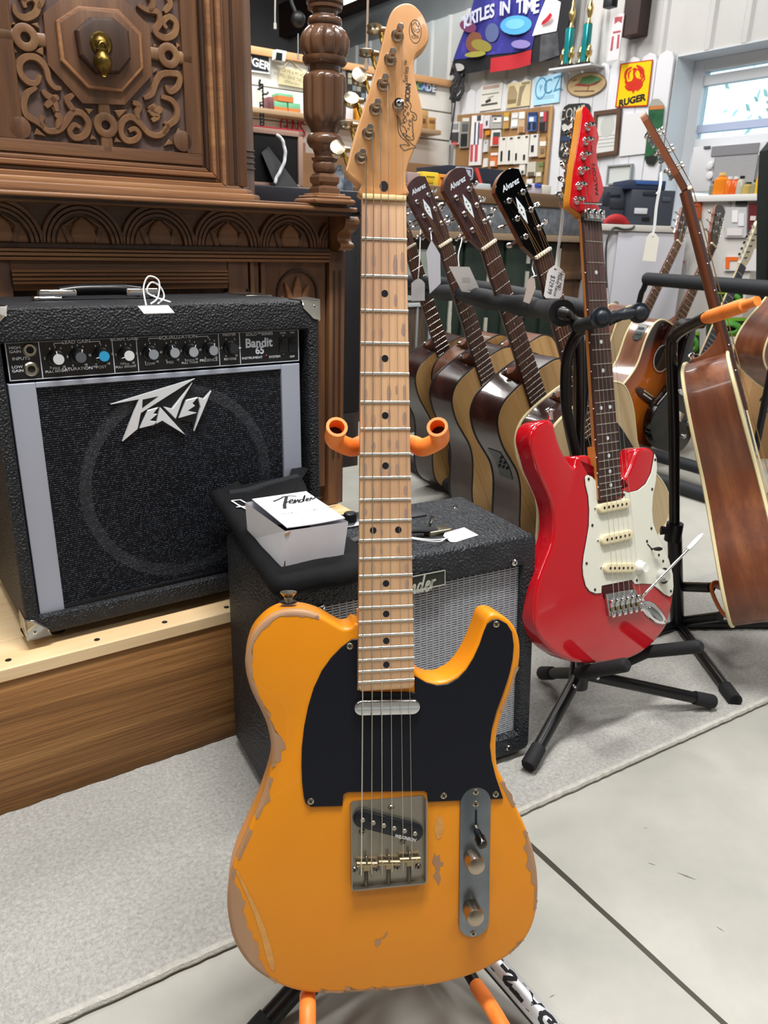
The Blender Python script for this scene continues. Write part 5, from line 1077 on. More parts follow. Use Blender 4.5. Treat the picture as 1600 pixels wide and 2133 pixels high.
for x, y in ((443, 732), (467, 1028), (430, 1272), (484, 1440), (752, 1380), (970, 1450), (845, 1048), (850, 797), (869, 608), (668, 832), (817, 1130), (893, 1218), (920, 1257)): scr(rpg, *Q(x, y), rb+.0024, .0028, .001, M('dark_screw', '6b6a66', .3, 1))
crm = M('cream_plastic', 'e4d8b4', .35)
for a, b in (((525, 915), (665, 890)), ((543, 1118), (684, 1088)), ((563, 1300), (702, 1298))):
    p, q = Q(*a), Q(*b); d = math.hypot(q[0]-p[0], q[1]-p[1]); ex = ((q[0]-p[0])/d*.004, (q[1]-p[1])/d*.004)
    g = G(); g.prism(stad((p[0]-ex[0], p[1]-ex[1]), (q[0]+ex[0], q[1]+ex[1]), .0088), rb+.002, rb+.0095, .0025, 3); pu = g.obj('pickup', crm, rg)
    for i in range(6): t = i/5; g = G(); g.prism(circ(p[0]+(q[0]-p[0])*t, p[1]+(q[1]-p[1])*t, .0026, 12), rb+.009, rb+.0098); g.obj('pole_piece', M('pole_dark', '4a443a', .3, .8), pu)
    for s in (-1, 1): e_ = (p[0]-ex[0]*4.2, p[1]-ex[1]*4.2) if s < 0 else (q[0]+ex[0]*4.2, q[1]+ex[1]*4.2); scr(pu, e_[0], e_[1], rb+.0024, .0025, .001, chrome)
# neck and rosewood board
RS = .648; rve = -.4735; rhw = lambda v: hw(v, .0425, .056)
rm_ = W('orange_maple', 'b9702c', '8f4f1c', 'c98542', 1, 10, .08, .3, .05, .5); rw = W('rosewood', '33211f', '4d3330', '402a27', 1, 30, .06, .5, .2)
g = G(); neckmesh(g, .006, rve+.03, rhw, .018, .021); g.prism([(-rhw(rve), rve+.002), (rhw(rve), rve+.002), (rhw(-.38), -.38), (-rhw(-.38), -.38)], rb-.012, -.005); g.obj('neck', rm_, rg)
g = G(); g.prism([(-rhw(0), .001), (rhw(0), .001), (rhw(rve), rve), (-rhw(rve), rve)], -.006, 0, .001, 2); rfb = g.obj('fretboard', rw, rg)
frets(rg, RS, 22, rhw, frety, .0010)
for i, u in ((3, 0), (5, 0), (7, 0), (9, 0), (12, -.0115), (12, .0115), (15, 0), (17, 0), (19, 0), (21, 0)):
    v = (frv(i, RS)+frv(i-1, RS))/2; g = G(); g.prism(circ(u, v, .0034, 16), -.001, .0003); g.obj('position_dot', pearl, rfb, smooth=False)
for i in (3, 5, 7, 9, 12, 15, 17, 19, 21):
    v = (frv(i, RS)+frv(i-1, RS))/2; g = G(); g.ball((-rhw(v), v, -.004), .0012, k=8); g.obj('side_dot', white, rfb)
rn = -.007
ho = [(515, 268), (490, 330), (475, 450), (440, 700), (410, 880), (380, 1060), (355, 1250), (335, 1450), (318, 1640), (350, 1682), (420, 1735), (470, 1775), (500, 1815), (755, 1790), (735, 1700), (708, 1660), (722, 1600), (746, 1550), (776, 1480), (787, 1430), (776, 1370), (750, 1250), (720, 1150), (700, 1060), (690, 960), (687, 880), (695, 810), (712, 750), (719, 700), (696, 600), (666, 490), (632, 410), (582, 330), (542, 283)]
hsr = ccw(cr(trace(RM, zH, ho, rn), 2, True))
g = G(); g.prism(hsr, rn-.0155, rn-.0015); rh = g.obj('headstock', M('orange_lacquer', 'c47a22', .2, coat=.5, c2='d08a30', ns=12, stretch=(1, .1, 1)), rg)
g = G(); g.prism(off2(hsr, .0002), rn-.002, rn, .0008, 2); rhf = g.obj('headstock_face', red, rg)
TU = [(548, 565), (522, 765), (490, 970), (463, 1175), (433, 1385), (398, 1590)]; BU = [(335, 455), (290, 650), (258, 880), (225, 1085), (200, 1290), (160, 1495)]
RP = []
for i, (p, b) in enumerate(zip(TU, BU)):
    u, v = RM.px(*zH(*p), rn); RP.append((u, v)); g = G(); g.lathe([(.0068, 0), (.0066, .0022), (.0045, .003)], (u, v, rn), k=16); g.lathe([(.0042, .002), (.0040, .012), (.0032, .0145), (.001, .015)], (u, v, rn), k=14); g.cyl((u-.006, v+.003, rn+.011), (u+.007, v+.001, rn+.012), .0022, k=10)
    t = g.obj('tuner', chrome, rg); bu, bv = RM.px(*zH(*b), rn-.024); g = G(); g.box(u-.010, u+.008, v-.006, v+.006, rn-.028, rn-.0156); g.cyl((u-.008, v, rn-.022), (bu+.006, bv, rn-.024), .0028, k=8)
    a = math.radians((60, 40, 70, 20, 50, 85)[i]); d = Vector((0, math.sin(a), math.cos(a))); d2 = Vector((0, math.cos(a), -math.sin(a))); s0_ = len(g.v)
    g.lathe([(.0005, -.0035), (.0065, -.003), (.0095, 0), (.0065, .003), (.0005, .0035)], (0, 0, 0), (0, 0, 1), 16, fl=lambda t, h: 1-.25*abs(math.cos(t))); g.xf(lambda p: Vector((bu, bv, rn-.024))+Vector((p.x, 0, 0))+d2*p.y+d*p.z, s0_); g.obj('tuner_button', chrome, t)
nl, nr = RM.px(*zH(505, 1790), .004), RM.px(*zH(765, 1760), .004)
g = G(); g.box(-.0225, .0225, -.004, .014, -.006, .004); ln = g.obj('locking_nut', M('nut_chrome', '9fa3a6', .2, 1), rg, bevel=.001)
for s in (-1, 0, 1): g = G(); g.box(s*.0145-.0065, s*.0145+.0065, -.002, .014, .004, .0095); cl_ = g.obj('clamp', chrome, rg, bevel=.0015); g = G(); g.lathe([(.0032, 0), (.0032, .002), (.0018, .002), (.0018, .001)], (s*.0145, .006, .0095), k=12); g.obj('clamp_bolt', chrome, cl_)
g = G(); g.cyl((-.021, .024, .002), (.021, .026, .002), .0022, k=8); g.obj('retainer_bar', chrome, rg)
def mk(pts, w_, zm, n, parent, mat): g = G(); [g.ribbon(trace(RM, zm, q, n), w_, n+.0003, k=3) for q in pts]; return g.obj('logo', mat, parent, smooth=False)
p = RM.px(*zH(668, 1290), rn); txt('FALCON', .0105, p[0], p[1], rn+.0004, ink, rhf, rot=math.radians(95), bold=.0001, sx=1.25)
mk([[(598, 905), (640, 930), (600, 870), (632, 900), (600, 850), (628, 860), (598, 820), (622, 835)]], .0006, zH, rn, rhf, ink)
# bridge, arm, knobs, jack
g = G(); g.prism([Q(528, 1422), Q(720, 1384), Q(742, 1470), Q(545, 1500)], rb+.0002, rb+.0009); g.obj('tremolo_cavity_shade', M('cavity_shade_red', '3a0509', .4), rg, smooth=False)  # dark red sheet paints the shade inside the tremolo recess
bb = [Q(*p) for p in ((545, 1465), (735, 1432), (783, 1560), (568, 1608))]; g = G(); g.prism(bb, rb+.0008, rb+.007, .001, 1); rbr = g.obj('bridge', M('bridge_chrome', 'b9bcc0', .15, 1), rg)
def lerp4(s, t): a = (bb[0][0]+(bb[1][0]-bb[0][0])*s, bb[0][1]+(bb[1][1]-bb[0][1])*s); b = (bb[3][0]+(bb[2][0]-bb[3][0])*s, bb[3][1]+(bb[2][1]-bb[3][1])*s); return (a[0]+(b[0]-a[0])*t, a[1]+(b[1]-a[1])*t)
SADR = []
for i in range(6):
    s = (i+.5)/6; c = lerp4(s, .42); w_ = .0042; g = G(); g.box(c[0]-w_, c[0]+w_, c[1]-.008, c[1]+.006, rb+.007, rb+.011); g.cyl((c[0]-w_, c[1]+.004, rb+.0115), (c[0]+w_, c[1]+.004, rb+.0115), .0032, k=10); sd = g.obj('saddle', chrome, rg, bevel=.0006, bseg=1); SADR.append((c[0], c[1]+.004))
    g = G(); g.cyl((c[0], c[1]-.007, rb+.0105), (c[0], c[1]-.016, rb+.0095), .0018, k=8); g.obj('saddle_screw', M('brass_saddle'), sd)
    c2 = lerp4(s, .97); g = G(); g.box(c2[0]-.0038, c2[0]+.0038, c2[1]-.004, c2[1]+.004, rb+.005, rb+.0105); g.obj('fine_tuner', chrome, rbr, bevel=.0012)
a, b, c, d = [RM.P(*Q(*p, n), n) for p, n in (((755, 1500), rb+.006), ((800, 1480), rb+.02), ((1088, 1182), rb+.05), ((1182, 1082), rb+.058))]
a, b, c, d = [RM.loc(x) for x in (a, b, c, d)]
g = G(); g.tube(cr([a, (a.x+.006, a.y-.002, a.z+.012), b, b.lerp(c, .5), c], 5), .0026, 10); arm = g.obj('tremolo_arm', chrome, rg)
g = G(); dd = d-c; g.tube([c, c+dd*.08, c+dd*.5, c+dd*.85, d], [.003, .0042, .0048, .0036, .0014], 12); g.obj('arm_tip', M('white_tip', 'f0f0f0', .3), arm)
for (x, y), mt in (((795, 1298), M('white_knob', 'ecebe6', .3)), ((935, 1352), M('grey_knob', 'b9bab4', .3))):
    u, v = Q(x, y, rb+.01); g = G(); g.lathe([(.0125, 0), (.0122, .003), (.0105, .005), (.0092, .014), (.0086, .0155), (.005, .015)], (u, v, rb+.0024), k=26, fl=lambda t, h: 1-.03*(h > .005)*(math.cos(14*t) > 0)); kb = g.obj('knob', mt, rg)
u, v = Q(935, 1352, rb+.003); g = G(); g.ring(circ(u, v, .012, 24), circ(u, v, .0152, 24), rb+.0024, rb+.0034); g.obj('knob_gasket', black, rg, smooth=False)
a = Q(830, 1150, rb+.003); b = Q(860, 1185, rb+.003); c = RM.loc(RM.P(*Q(885, 1180, rb+.014), rb+.014)); g = G(); g.prism(stad(a, b, .0012), rb+.0022, rb+.0028); sw2 = g.obj('selector_slot', ink, rpg, smooth=False)
g = G(); g.cyl((b[0]-.003, b[1]+.002, rb+.002), (c.x, c.y, rb+.012), .0016, k=8); g.tube([(c.x-.002, c.y, rb+.012), (c.x+.006, c.y-.001, rb+.0145), (c.x+.013, c.y-.002, rb+.0155)], [.003, .0042, .0025], 10); g.obj('selector_switch', black, rg)
jo = [(778, 1540), (800, 1515), (850, 1515), (900, 1560), (935, 1615), (940, 1650), (920, 1662), (870, 1650), (810, 1600)]
jp = cr(trace(RM, zR, jo, rb), 4, True); g = G(); g.prism(jp, rb+.0002, rb+.0035, .002, 3); jk = g.obj('jack_plate', chrome, rg)
jc = [(825, 1560), (845, 1548), (900, 1600), (915, 1635), (895, 1640), (850, 1610)]; g = G(); g.prism(cr(trace(RM, zR, jc, rb), 3, True), rb+.003, rb+.006, .0022, 3); g.obj('jack_cup', M('jack_cup_chrome', '9a9da1', .25, 1), jk)
for x, y in ((797, 1535), (930, 1645)): scr(jk, *Q(x, y), rb+.0034, .0022, .0008, chrome)
u, v = Q(208, 340, rb-.02); g = G(); g.lathe([(.005, -.006), (.005, .007), (.0085, .010), (.0085, .0125), (.003, .0155)], (u-.001, v+.003, rb-.02), (-.1, 1, .1), 16); g.obj('strap_button', chrome, rg)
for i in range(6):
    s = SADR[i]; pu_, pv_ = RP[5-i]; g = G(); g.tube([(s[0], s[1]-.008, rb+.009), (s[0], s[1], rb+.0152), (-.0172+.00688*i, .002, .0026), (-.0172+.00688*i, .024, .0006), (pu_+.004, pv_, rn+.011)], (.0006, .0005, .0004, .00034, .0003, .0003)[i], 5); g.obj('string', steel, rg)
# ---------------------------------------------------------------- its stand
hb = atz(1207, 1402, .10); S2 = Fr((hb.x, hb.y, 0), (1, 0, 0), (0, 1, 0)); lo2 = lambda p: tuple(S2.loc(p))
s2 = thing('guitar_stand', 'black tubular tripod stand with foam arms holding the red guitar', 'stand', S2)
hub2 = Vector(lo2(hb))
for x, y in ((1100, 1597), (1488, 1462), (1128, 1402)):
    e_ = Vector(lo2(atz(x, y, .027))); d = (e_-hub2).normalized(); g = G(); g.tube([hub2+d*.01, e_], .0115, 14); lg = g.obj('leg', blackm, s2)
    g = G(); g.tube([e_-d*.045, e_-d*.004, e_], [.0135, .0142, .012], 14); g.obj('leg_foot', rubber, lg)
    g = G(); g.ball(tuple(hub2+d*.035+Vector((0, -.0105, .004))), .0045, k=10); g.obj('rivet', chrome, lg)
bk = RM.P(0, -.30, -.075); tp_ = at(1180, 800, 1.455); tp2 = at(1190, 716, 1.44); 
g = G(); g.tube([hub2, Vector(lo2(at(1203, 960, 1.44)))], .0135, 14); g.tube(cr([Vector(lo2(at(1203, 965, 1.44))), Vector(lo2(at(1181, 860, 1.445))), Vector(lo2(at(1179, 770, 1.445))), Vector(lo2(at(1188, 725, 1.435))), Vector(lo2(at(1203, 695, 1.42))), Vector(lo2(at(1222, 682, 1.40)))], 5), .0105, 14); g.obj('pole', blackm, s2)
a = at(1206, 680, 1.38); b = at(1256, 664, 1.285); g = G(); g.tube([Vector(lo2(a)), Vector(lo2(b))], .0118, 14); ya_ = g.obj('yoke_arm', rubber, s2)
c = at(1331, 652, 1.31); ca, cb = Vector(lo2(at(1252, 661, 1.28))), Vector(lo2(c))
for q in (ca, cb):
    g = G(); d = Vector((.12, -1, .1)).normalized(); g.lathe([(.0165, -.004), (.0165, .004), (.0115, .004), (.0115, .006), (.0095, .009), (.004, .011)], q, d, 22); g.obj('strap_ring', M('strap_rubber', '1a2028', .4), s2)
g = G(); g.tube([ca.lerp(cb, .15), ca.lerp(cb, .35), ca.lerp(cb, .42), ca.lerp(cb, .58), ca.lerp(cb, .62), ca.lerp(cb, .86)], [.006, .009, .0065, .0065, .009, .008], 10, sq=.6); g.obj('security_strap', M('strap_rubber'), s2)
g = G(); g.tube(cr([cb, cb+Vector((.012, .05, -.004)), cb+Vector((0, .10, -.012)), Vector(lo2(at(1222, 690, 1.41)))], 5), .0105, 12); g.obj('yoke_arm', rubber, s2)
for p in (((1205, 1402, 1.245), (1225, 1399, 1.20), (1308, 1384, 1.135)), ((1300, 1378, 1.31), (1345, 1358, 1.30), (1462, 1346, 1.225))):
    q = [Vector(lo2(at(x, y, Y))) for x, y, Y in p]
    g = G(); g.tube([hub2+Vector((0, .02, .03)), q[0].lerp(q[1], .2)], .0085, 12); g.obj('support_tube', blackm, s2)
    g = G(); dd = (q[2]-q[1]).normalized(); g.tube([q[0].lerp(q[1], .2), q[1], q[2]-dd*.006, q[2]], [.0125, .0125, .0125, .008], 16); g.obj('foam_arm', rubber, s2)
g = G(); g.tube([hub2+Vector((0, 0, -.03)), hub2+Vector((0, .004, .05))], .019, 14); g.obj('hub', black, s2)
# ================================================================ acoustic guitars
HALF = [(0, -.355), (.05, -.357), (.10, -.366), (.132, -.392), (.1445, -.43), (.146, -.475), (.138, -.525), (.1325, -.565), (.139, -.612), (.159, -.662), (.181, -.71), (.1945, -.76), (.193, -.80), (.174, -.835), (.13, -.855), (.065, -.8615), (0, -.862)]
DEF = dict(top='spruce', side='mahog', bind='blk', neck='mahogn', head='rose', logo=1, tags=0, pg=0, detail=1, cut=0, bl=1, sidecol=None, tb=(1, 1))
spruce = W('spruce_top', 'b88e58', 'a67c46', 'c29a64', 1, 40, .03, .35, .06, .25); spruced = W('natural_top', 'c9b083', 'bda274', 'd2ba90', 1, 40, .03, .35, .06, .25)
mahog = W('dark_mahogany', '2c1714', '4a2a22', '381e19', 1, 26, .06, .25, .1, .5); mahogr = W('ribbon_mahogany', '5a2f1d', '8a5433', '6d3c25', 1, 26, .10, .38, .1, .2)
mahogn = W('neck_mahogany', '6b3a22', '84502f', '76432a', 1, 20, .06, .4, .05); rosew = W('headstock_rosewood', '2b1917', '40282a', '351f1e', 1, 40, .05, .4, .1)
cream = M('cream_binding', 'e3d6a8', .4); blkb = M('black_binding', '1a1513', .4)
gblk = M('gloss_black', '040405', .08, coat=.3)
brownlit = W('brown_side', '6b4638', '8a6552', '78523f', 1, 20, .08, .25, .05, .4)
HSO = [(-.0218, 0), (-.036, .032), (-.0425, .150), (-.034, .161), (-.018, .171), (.0, .1755), (.016, .174), (.0335, .165), (.0275, .026), (.0218, 0)]
def acoustic(label, fr, group=None, top=spruce, side=mahog, bind=blkb, neckm=mahogn, head=rosew, logo=True, pg=False, depth=.108, detail=2, join=.355, taper=.012):
    t = thing('acoustic_guitar', label, 'guitar', fr, (0, -.862, -.06), group)
    tn = -.007; bn = tn-depth
    fy = lambda y: -.862+(y+.862)*((.862-join)/.507); sh_ = .355-join; half = cr([(x, fy(y)) for x, y in HALF], 4); full = half[:-1]+[(-x, y) for x, y in half[::-1]][:-1]
    full = ccw([p for i, p in enumerate(full) if i == 0 or math.dist(p, full[i-1]) > 1e-5])
    dz = (lambda x, y: -.012*max(0, (-.50-y)/.36)) if taper == .012 else (lambda x, y: -taper*min(1, max(0, (-.33-y)/.5)))
    g = G(); n = len(full)
    g.add([(x, y, tn-.001) for x, y in full]+[(x, y, bn+.004+dz(x, y)) for x, y in full], [(i, (i+1) % n, n+(i+1) % n, n+i)[::-1] for i in range(n)]); g.obj('side', side, t)
    g = G(); inn = off2(full, .0022); g.prism(inn, tn-.004, tn, .0008, 1); tp = g.obj('top', top, t, ang=30)
    g = G(); n2 = len(inn); g.add([(x, y, bn+dz(x, y)) for x, y in inn], [tuple(range(n2))[::-1]]); g.obj('back', side, t, smooth=False)
    for z, f in ((tn-.0025, None), (bn+.003, dz)):
        g = G(); g.tube([(x, y, z+(f(x, y) if f else 0)) for x, y in full], .0036 if bind is cream else .0028, 6, closed=True); g.obj('binding', bind, t)
    g = G(); g.prism(circ(0, -.492, .051, 36), tn-.001, tn+.0003); g.obj('soundhole', M('soundhole_dark', '0a0706', .9), tp, smooth=False)
    for r in (.053, .060): g = G(); g.ring(circ(0, -.492, r, 40), circ(0, -.492, r+.0028, 40), tn-.0005, tn+.0005); g.obj('rosette', pearl if r < .055 else blkb, tp, smooth=False)
    bo = [(-.078, -.662), (-.06, -.672), (-.02, -.676), (.02, -.676), (.06, -.672), (.078, -.662), (.078, -.65), (.05, -.642), (-.05, -.642), (-.078, -.65)]
    g = G(); g.prism(cr(bo, 3, True), tn, tn+.009, .003, 2); bd = g.obj('bridge', rw if detail else ink, t)
    g = G(); g.box(-.036, .036, -.6485, -.6455, tn+.008, tn+.0115); g.obj('saddle', ivory, bd)
    for i in range(6): g = G(); g.ball((-.028+.0112*i, -.66, tn+.0095), .0032, k=8); g.obj('bridge_pin', ivory, bd)
    if pg: g = G(); g.prism(cr([(.040, -.425), (.058, -.42), (.085, -.47), (.112, -.55), (.132, -.63), (.105, -.675), (.05, -.63), (.03, -.555), (.05, -.525), (.057, -.495), (.05, -.455)], 4, True), tn, tn+.001); g.obj('pickguard', M('acoustic_pickguard', '0c0b0c', .2), t)
    h2 = lambda v: hw(v, .0435, .057, -.44)
    g = G(); neckmesh(g, 0, -.36, h2, .016, .019, -.005, 10, 8); g.obj('neck', neckm, t)
    g = G(); he = [(0, -.30), (-.012, -.318), (-.03, -.334), (-.055, -.346), (-.088, -.352), (-.094, -.358), (0, -.358)]
    vs = []; fs = []; m_ = len(he)
    for s in (-1, 1): vs += [(s*(.024-.011*min(1, -z/.095)), y+sh_, z*(depth/.108)-.012*(depth/.108)) for z, y in he]
    fs = [tuple(range(m_)), tuple(range(m_, 2*m_))[::-1]]+[(i, m_+i, m_+(i+1) % m_, (i+1) % m_) for i in range(m_)]; g.add(vs, fs); g.obj('neck_heel', neckm, t, bevel=.003)
    g = G(); g.prism([(-h2(0), .0), (h2(0), 0), (h2(-.45), -.448), (-h2(-.45), -.448)], -.0065, 0, .0008, 1); fb_ = g.obj('fretboard', rw, t)
    frets(t, .643, 20, h2, frety, .0009)
    for i in (5, 7, 9, 12): g = G(); v = (frv(i, .643)+frv(i-1, .643))/2; g.prism(circ(0, v, .0018, 8), -.0005, .0003); g.obj('position_dot', pearl, fb_, smooth=False)
    if detail > 2:
        for i in (3, 5, 7, 9, 12, 15): v = (frv(i, .643)+frv(i-1, .643))/2; g = G(); g.ball((-h2(v), v, -.0035), .0014, k=8); g.obj('side_dot', white, fb_)
    g = G(); g.box(-.0222, .0222, -.001, .0055, -.004, .0045); g.obj('nut', ivory, t, bevel=.001)
    tilt = math.radians(13); ct, sn = math.cos(tilt), math.sin(tilt); hz = -.002
    X = lambda p: Vector((p.x, .004+p.y*ct+p.z*sn, hz-p.y*sn+p.z*ct))
    g = G(); g.prism(HSO[:2]+cr(HSO[2:8], 3)+HSO[8:], -.0135, -.0016); g.xf(X); hb_ = g.obj('headstock', neckm, t, smooth=False)
    g = G(); g.prism(off2(ccw(HSO[:2]+cr(HSO[2:8], 3)+HSO[8:]), .0002), -.0018, 0, .0005, 1); g.xf(X); hf = g.obj('headstock_face', head, t, smooth=False)
    TP_ = []
    for s in (-1, 1):
        for i, v in enumerate((.0455, .0845, .1225)):
            u = s*.020-.0025; g = G(); g.lathe([(.0062, 0), (.006, .002), (.0036, .0028), (.0034, .011), (.0028, .0125)], (u, v+0, 0), k=14); g.box(u-.008, u+.008, v+0-.008, v+0+.008, -.021, -.0137)
            g.cyl((u, v+0, -.018), (s*.050, v+0, -.018), .0024, k=8); g.xf(X); tu = g.obj('tuner', chrome, t); TP_.append((u, v+0))
            a = random.uniform(0, PI); g = G(); g.lathe([(.0005, -.0035), (.006, -.003), (.0088, 0), (.006, .003), (.0005, .0035)], (0, 0, 0), (math.cos(a)*0, math.cos(a), math.sin(a)), 14, fl=lambda q, h: 1-.2*abs(math.cos(q))); vv = v+0
            g.xf(lambda p: X(Vector((s*.053+p.x, vv+p.y, -.018+p.z)))); g.obj('tuner_button', chrome, tu)
    order = [0, 1, 2, 5, 4, 3]
    for i in range(6):
        u, v = TP_[order[i]]; e_ = X(Vector((u+.0035*(1 if u < 0 else -1), v, .008))); g = G(); g.tube([(-.028+.0112*i, -.657, tn+.0105), (-.0275+.011*i, -.647, tn+.0125), (-.0178+.0071*i, .002, .005), e_], (.0007, .0006, .0005, .00042, .0004, .00035)[i], 5); g.obj('string', bronze, t)
    if logo:
        lg = M('logo_silver', 'c9d2dc', .3)
        lt = txt(logo if isinstance(logo, str) else 'Alvarez', .0165, 0, 0, 0, lg, t, shear=.35, bold=.0003, sx=.92, name='logo')
        for v in lt.data.vertices: q = v.co+OFF[lt.name]; v.co = X(Vector((q.x-.003, q.y+.147, .0006)))-OFF[lt.name]
        g = G(); g.add([(-.003, .122, .0005), (.005, .094, .0005), (-.003, .064, .0005), (-.012, .094, .0005)], [(0, 1, 2, 3)[::-1]]); g.xf(X); dm = g.obj('headstock_inlay', pearl, hf, smooth=False)
        g = G(); 
        for vv, r in ((.103, .0019), (.094, .0017), (.085, .0019)): g.add([(x, y, .0008) for x, y in circ(-.0033, vv, r, 3 if vv != .094 else 6, r*1.8, PI/2 if vv > .1 else -PI/2)], [tuple(range(3 if vv != .094 else 6))])
        g.xf(X); g.obj('inlay_gap', ink, dm, smooth=False, kind='stuff')
    g = G(); g.lathe([(.004, 0), (.0038, .005), (.007, .008), (.007, .010), (.002, .012)], (-.012, -.348+sh_, -.075), (-.45, 1, -.1), 14); g.obj('strap_button', chrome, t)
    return t
gf = [Fr((.0585, 2.5614, .8513), (.7406, .5186, .4272), (-.3498, -.2452, .9042)), Fr((.1399, 2.1313, .8668), (.7297, .5109, .4545), (-.3723, -.2607, .8908)),
      Fr((.2197, 1.8391, .8678), (.7151, .5007, .4877), (-.3995, -.2797, .873)), Fr((.3121, 1.671, .8557), (.733, .5109, .4491), (-.3943, -.2189, .8925))]
acoustic('acoustic guitar at the far left of the rack, half hidden by the yellow guitar neck', gf[0])
acoustic('brown headstock acoustic guitar in the rack, with a grey booklet hanging from its tuner', gf[1])
A3 = acoustic('brown headstock acoustic guitar with a black pickup panel set in its dark side', gf[2])
acoustic('black headstock acoustic guitar with cream edging standing right behind the red guitar', gf[3], head=gblk, bind=cream, pg=True, top=spruced)
pe = thing('x', 'x', 'x', gf[2]) if 0 else None
# pickup panel on the side of the third guitar
ws = [p for p in cr(HALF, 4)]; i_ = min(range(len(ws)), key=lambda i: abs(ws[i][1]+.505)); j_ = min(range(len(ws)), key=lambda i: abs(ws[i][1]+.595))
g = G(); seg = ws[i_:j_+1]; m_ = len(seg)
g.add([(-x-.0015, y, z) for z in (-.035, -.085) for x, y in seg], [(k, k+1, m_+k+1, m_+k) for k in range(m_-1)]); pp = g.obj('pickup_panel', M('preamp_black', '101114', .25), A3)
for k, zz in ((2, -.045), (4, -.045), (4, -.06), (6, -.045), (6, -.06), (6, -.075)):
    if k < m_: x, y = seg[k]; g = G(); g.ball((-x-.003, y, zz), .004, k=8); g.obj('preamp_knob', M('preamp_grey', '3d4148', .3), pp)
def back(fr, k, du=0): o = CAM+(fr.o-CAM)*k; return Fr(o+fr.u*du, fr.u, fr.v)
acoustic('acoustic guitar with a light brown side standing behind the second guitar of the rack', back(gf[1], 1.15), side=brownlit, logo=False)
acoustic('acoustic guitar with a light brown side standing behind the third guitar of the rack', back(gf[2], 1.30), side=brownlit, logo=False)
# ---------------------------------------------------------------- rack
rkF = Fr((gf[2].o.x, gf[2].o.y, 0), AV, (-NV.x, -NV.y, 0)); rl = lambda p: Vector(rkF.loc(p))
rk = thing('guitar_rack', 'long black guitar rack with padded rails holding the row of acoustic guitars', 'rack', rkF)
cp = [f.P(-.055, -.135, -.01) for f in gf]; 
p_end = at(1170, 652, 1.40); p_beg = at(838, 598, cp[0].y+.25)
dN = (cp[2]-cp[1]); path = [p_beg, at(905, 608, cp[0].y-.05), at(960, 612, cp[1].y+.02), at(1045, 630, cp[2].y), at(1110, 640, cp[3].y+.02), p_end]
path = [rl(p) for p in path]; pc = cr(path, 10); hum = [(.0215+.0025*math.sin(i*.55)) for i in range(len(pc))]
g = G(); g.tube(pc, hum, 18); g.obj('padded_rail', M('grey_foam', '1f2226', .7, 0, (120, .2)), rk)
g = G(); pc = [Vector(p) for p in pc]; d = (pc[-1]-pc[-2]).normalized(); g.tube([pc[-1]-d*.002, pc[-1]+d*.004], .0235, 18); g.obj('rail_collar', black, rk)
e0_ = Vector(pc[-1]); g = G(); tubep = [e0_, e0_+d*.02, rl(at(1188, 664, 1.41)), rl(at(1202, 690, 1.44)), rl(at(1206, 740, 1.46)), rl(at(1206, 850, 1.49)), rl(at(1206, 960, 1.52)), rl(at(1212, 1200, 1.58))]
zb = tubep[-1].copy(); zb.z = .012; g.tube(cr(tubep+[zb], 5), .0115, 14); g.obj('end_frame', blackm, rk)
b2 = [f.P(.075, -.165, -.03) for f in gf]; q = [rl(b2[0]-NV*.3), rl(b2[1]), rl(b2[3]+NV*.05)]
g = G(); g.tube(cr(q, 6), .02, 16); g.obj('padded_rail', M('grey_foam'), rk)
for k, u in ((0, -.10), (1, .10)):
    a = gf[0].P(u, -.893, -.05); b = gf[3].P(u, -.893, -.05); a.z = max(.03, min(a.z, .2)); b.z = a.z
    zz = .055+.0*u
    A_, B_ = rl(a-NV*.35), rl(b+NV*.10); A_.z = B_.z = (.036 if k == 0 else .075)
    g = G(); g.tube([A_, B_], .022, 14); g.obj('lower_rail', M('grey_foam'), rk)
far = rl(b2[0]-NV*.3); f2 = far.copy(); f2.z = .02; f3 = rl(p_beg); f4 = f3.copy(); f4.z = .02
g = G(); g.tube([far, f2], .0115, 12); g.tube([f3, f4], .0115, 12) if 0 else None; g.obj('end_frame', blackm, rk)
n2 = q[-1].copy(); n3 = n2.copy(); n3.z = .012; g = G(); g.tube([n2, n3], .0115, 12); g.obj('end_frame', blackm, rk)
# ---------------------------------------------------------------- acoustic guitar at the right, seen along its side
AF = Fr((.5859, 1.6473, .9835), (.4037, .9133, -.0544), (-.3373, .2039, .9191))
AR = acoustic('reddish brown acoustic guitar turned sideways at the right, on a stand with orange yoke', AF, side=mahogr, bind=cream, logo=False, top=spruced, detail=3, join=.325, depth=.090, taper=.030)
# its stand
S3o = at(1414, 1300, 1.66); S3 = Fr((S3o.x, S3o.y, 0), (1, 0, 0), (0, 1, 0)); l3 = lambda x, y, Y: Vector(S3.loc(at(x, y, Y)))
s3 = thing('guitar_stand', 'black upright stand with straight orange yoke holding the sideways acoustic guitar', 'stand', S3)
h3 = l3(1414, 1300, 1.66); p1_ = l3(1405, 1100, 1.63); p2_ = l3(1404, 900, 1.61); p3_ = l3(1399, 730, 1.59); p4_ = l3(1408, 700, 1.57); p5_ = l3(1430, 683, 1.52); p6_ = l3(1470, 663, 1.43); p7_ = l3(1578, 627, 1.32)
g = G(); g.tube([h3+Vector((0, 0, -.02)), p1_], .016, 14); g.obj('lower_tube', blackm, s3)
g = G(); g.tube(cr([p1_, p2_, p3_, p4_, p5_, p6_], 6), .0115, 14); g.obj('pole', blackm, s3)
g = G(); d = (p7_-p6_); g.tube([p6_-d*.02, p6_+d*.1, p6_+d*.74, p6_+d*.76, p6_+d*.78, p7_], [.0095, .0125, .0125, .012, .0085, .0085], 16); g.obj('yoke_arm', foamo, s3)
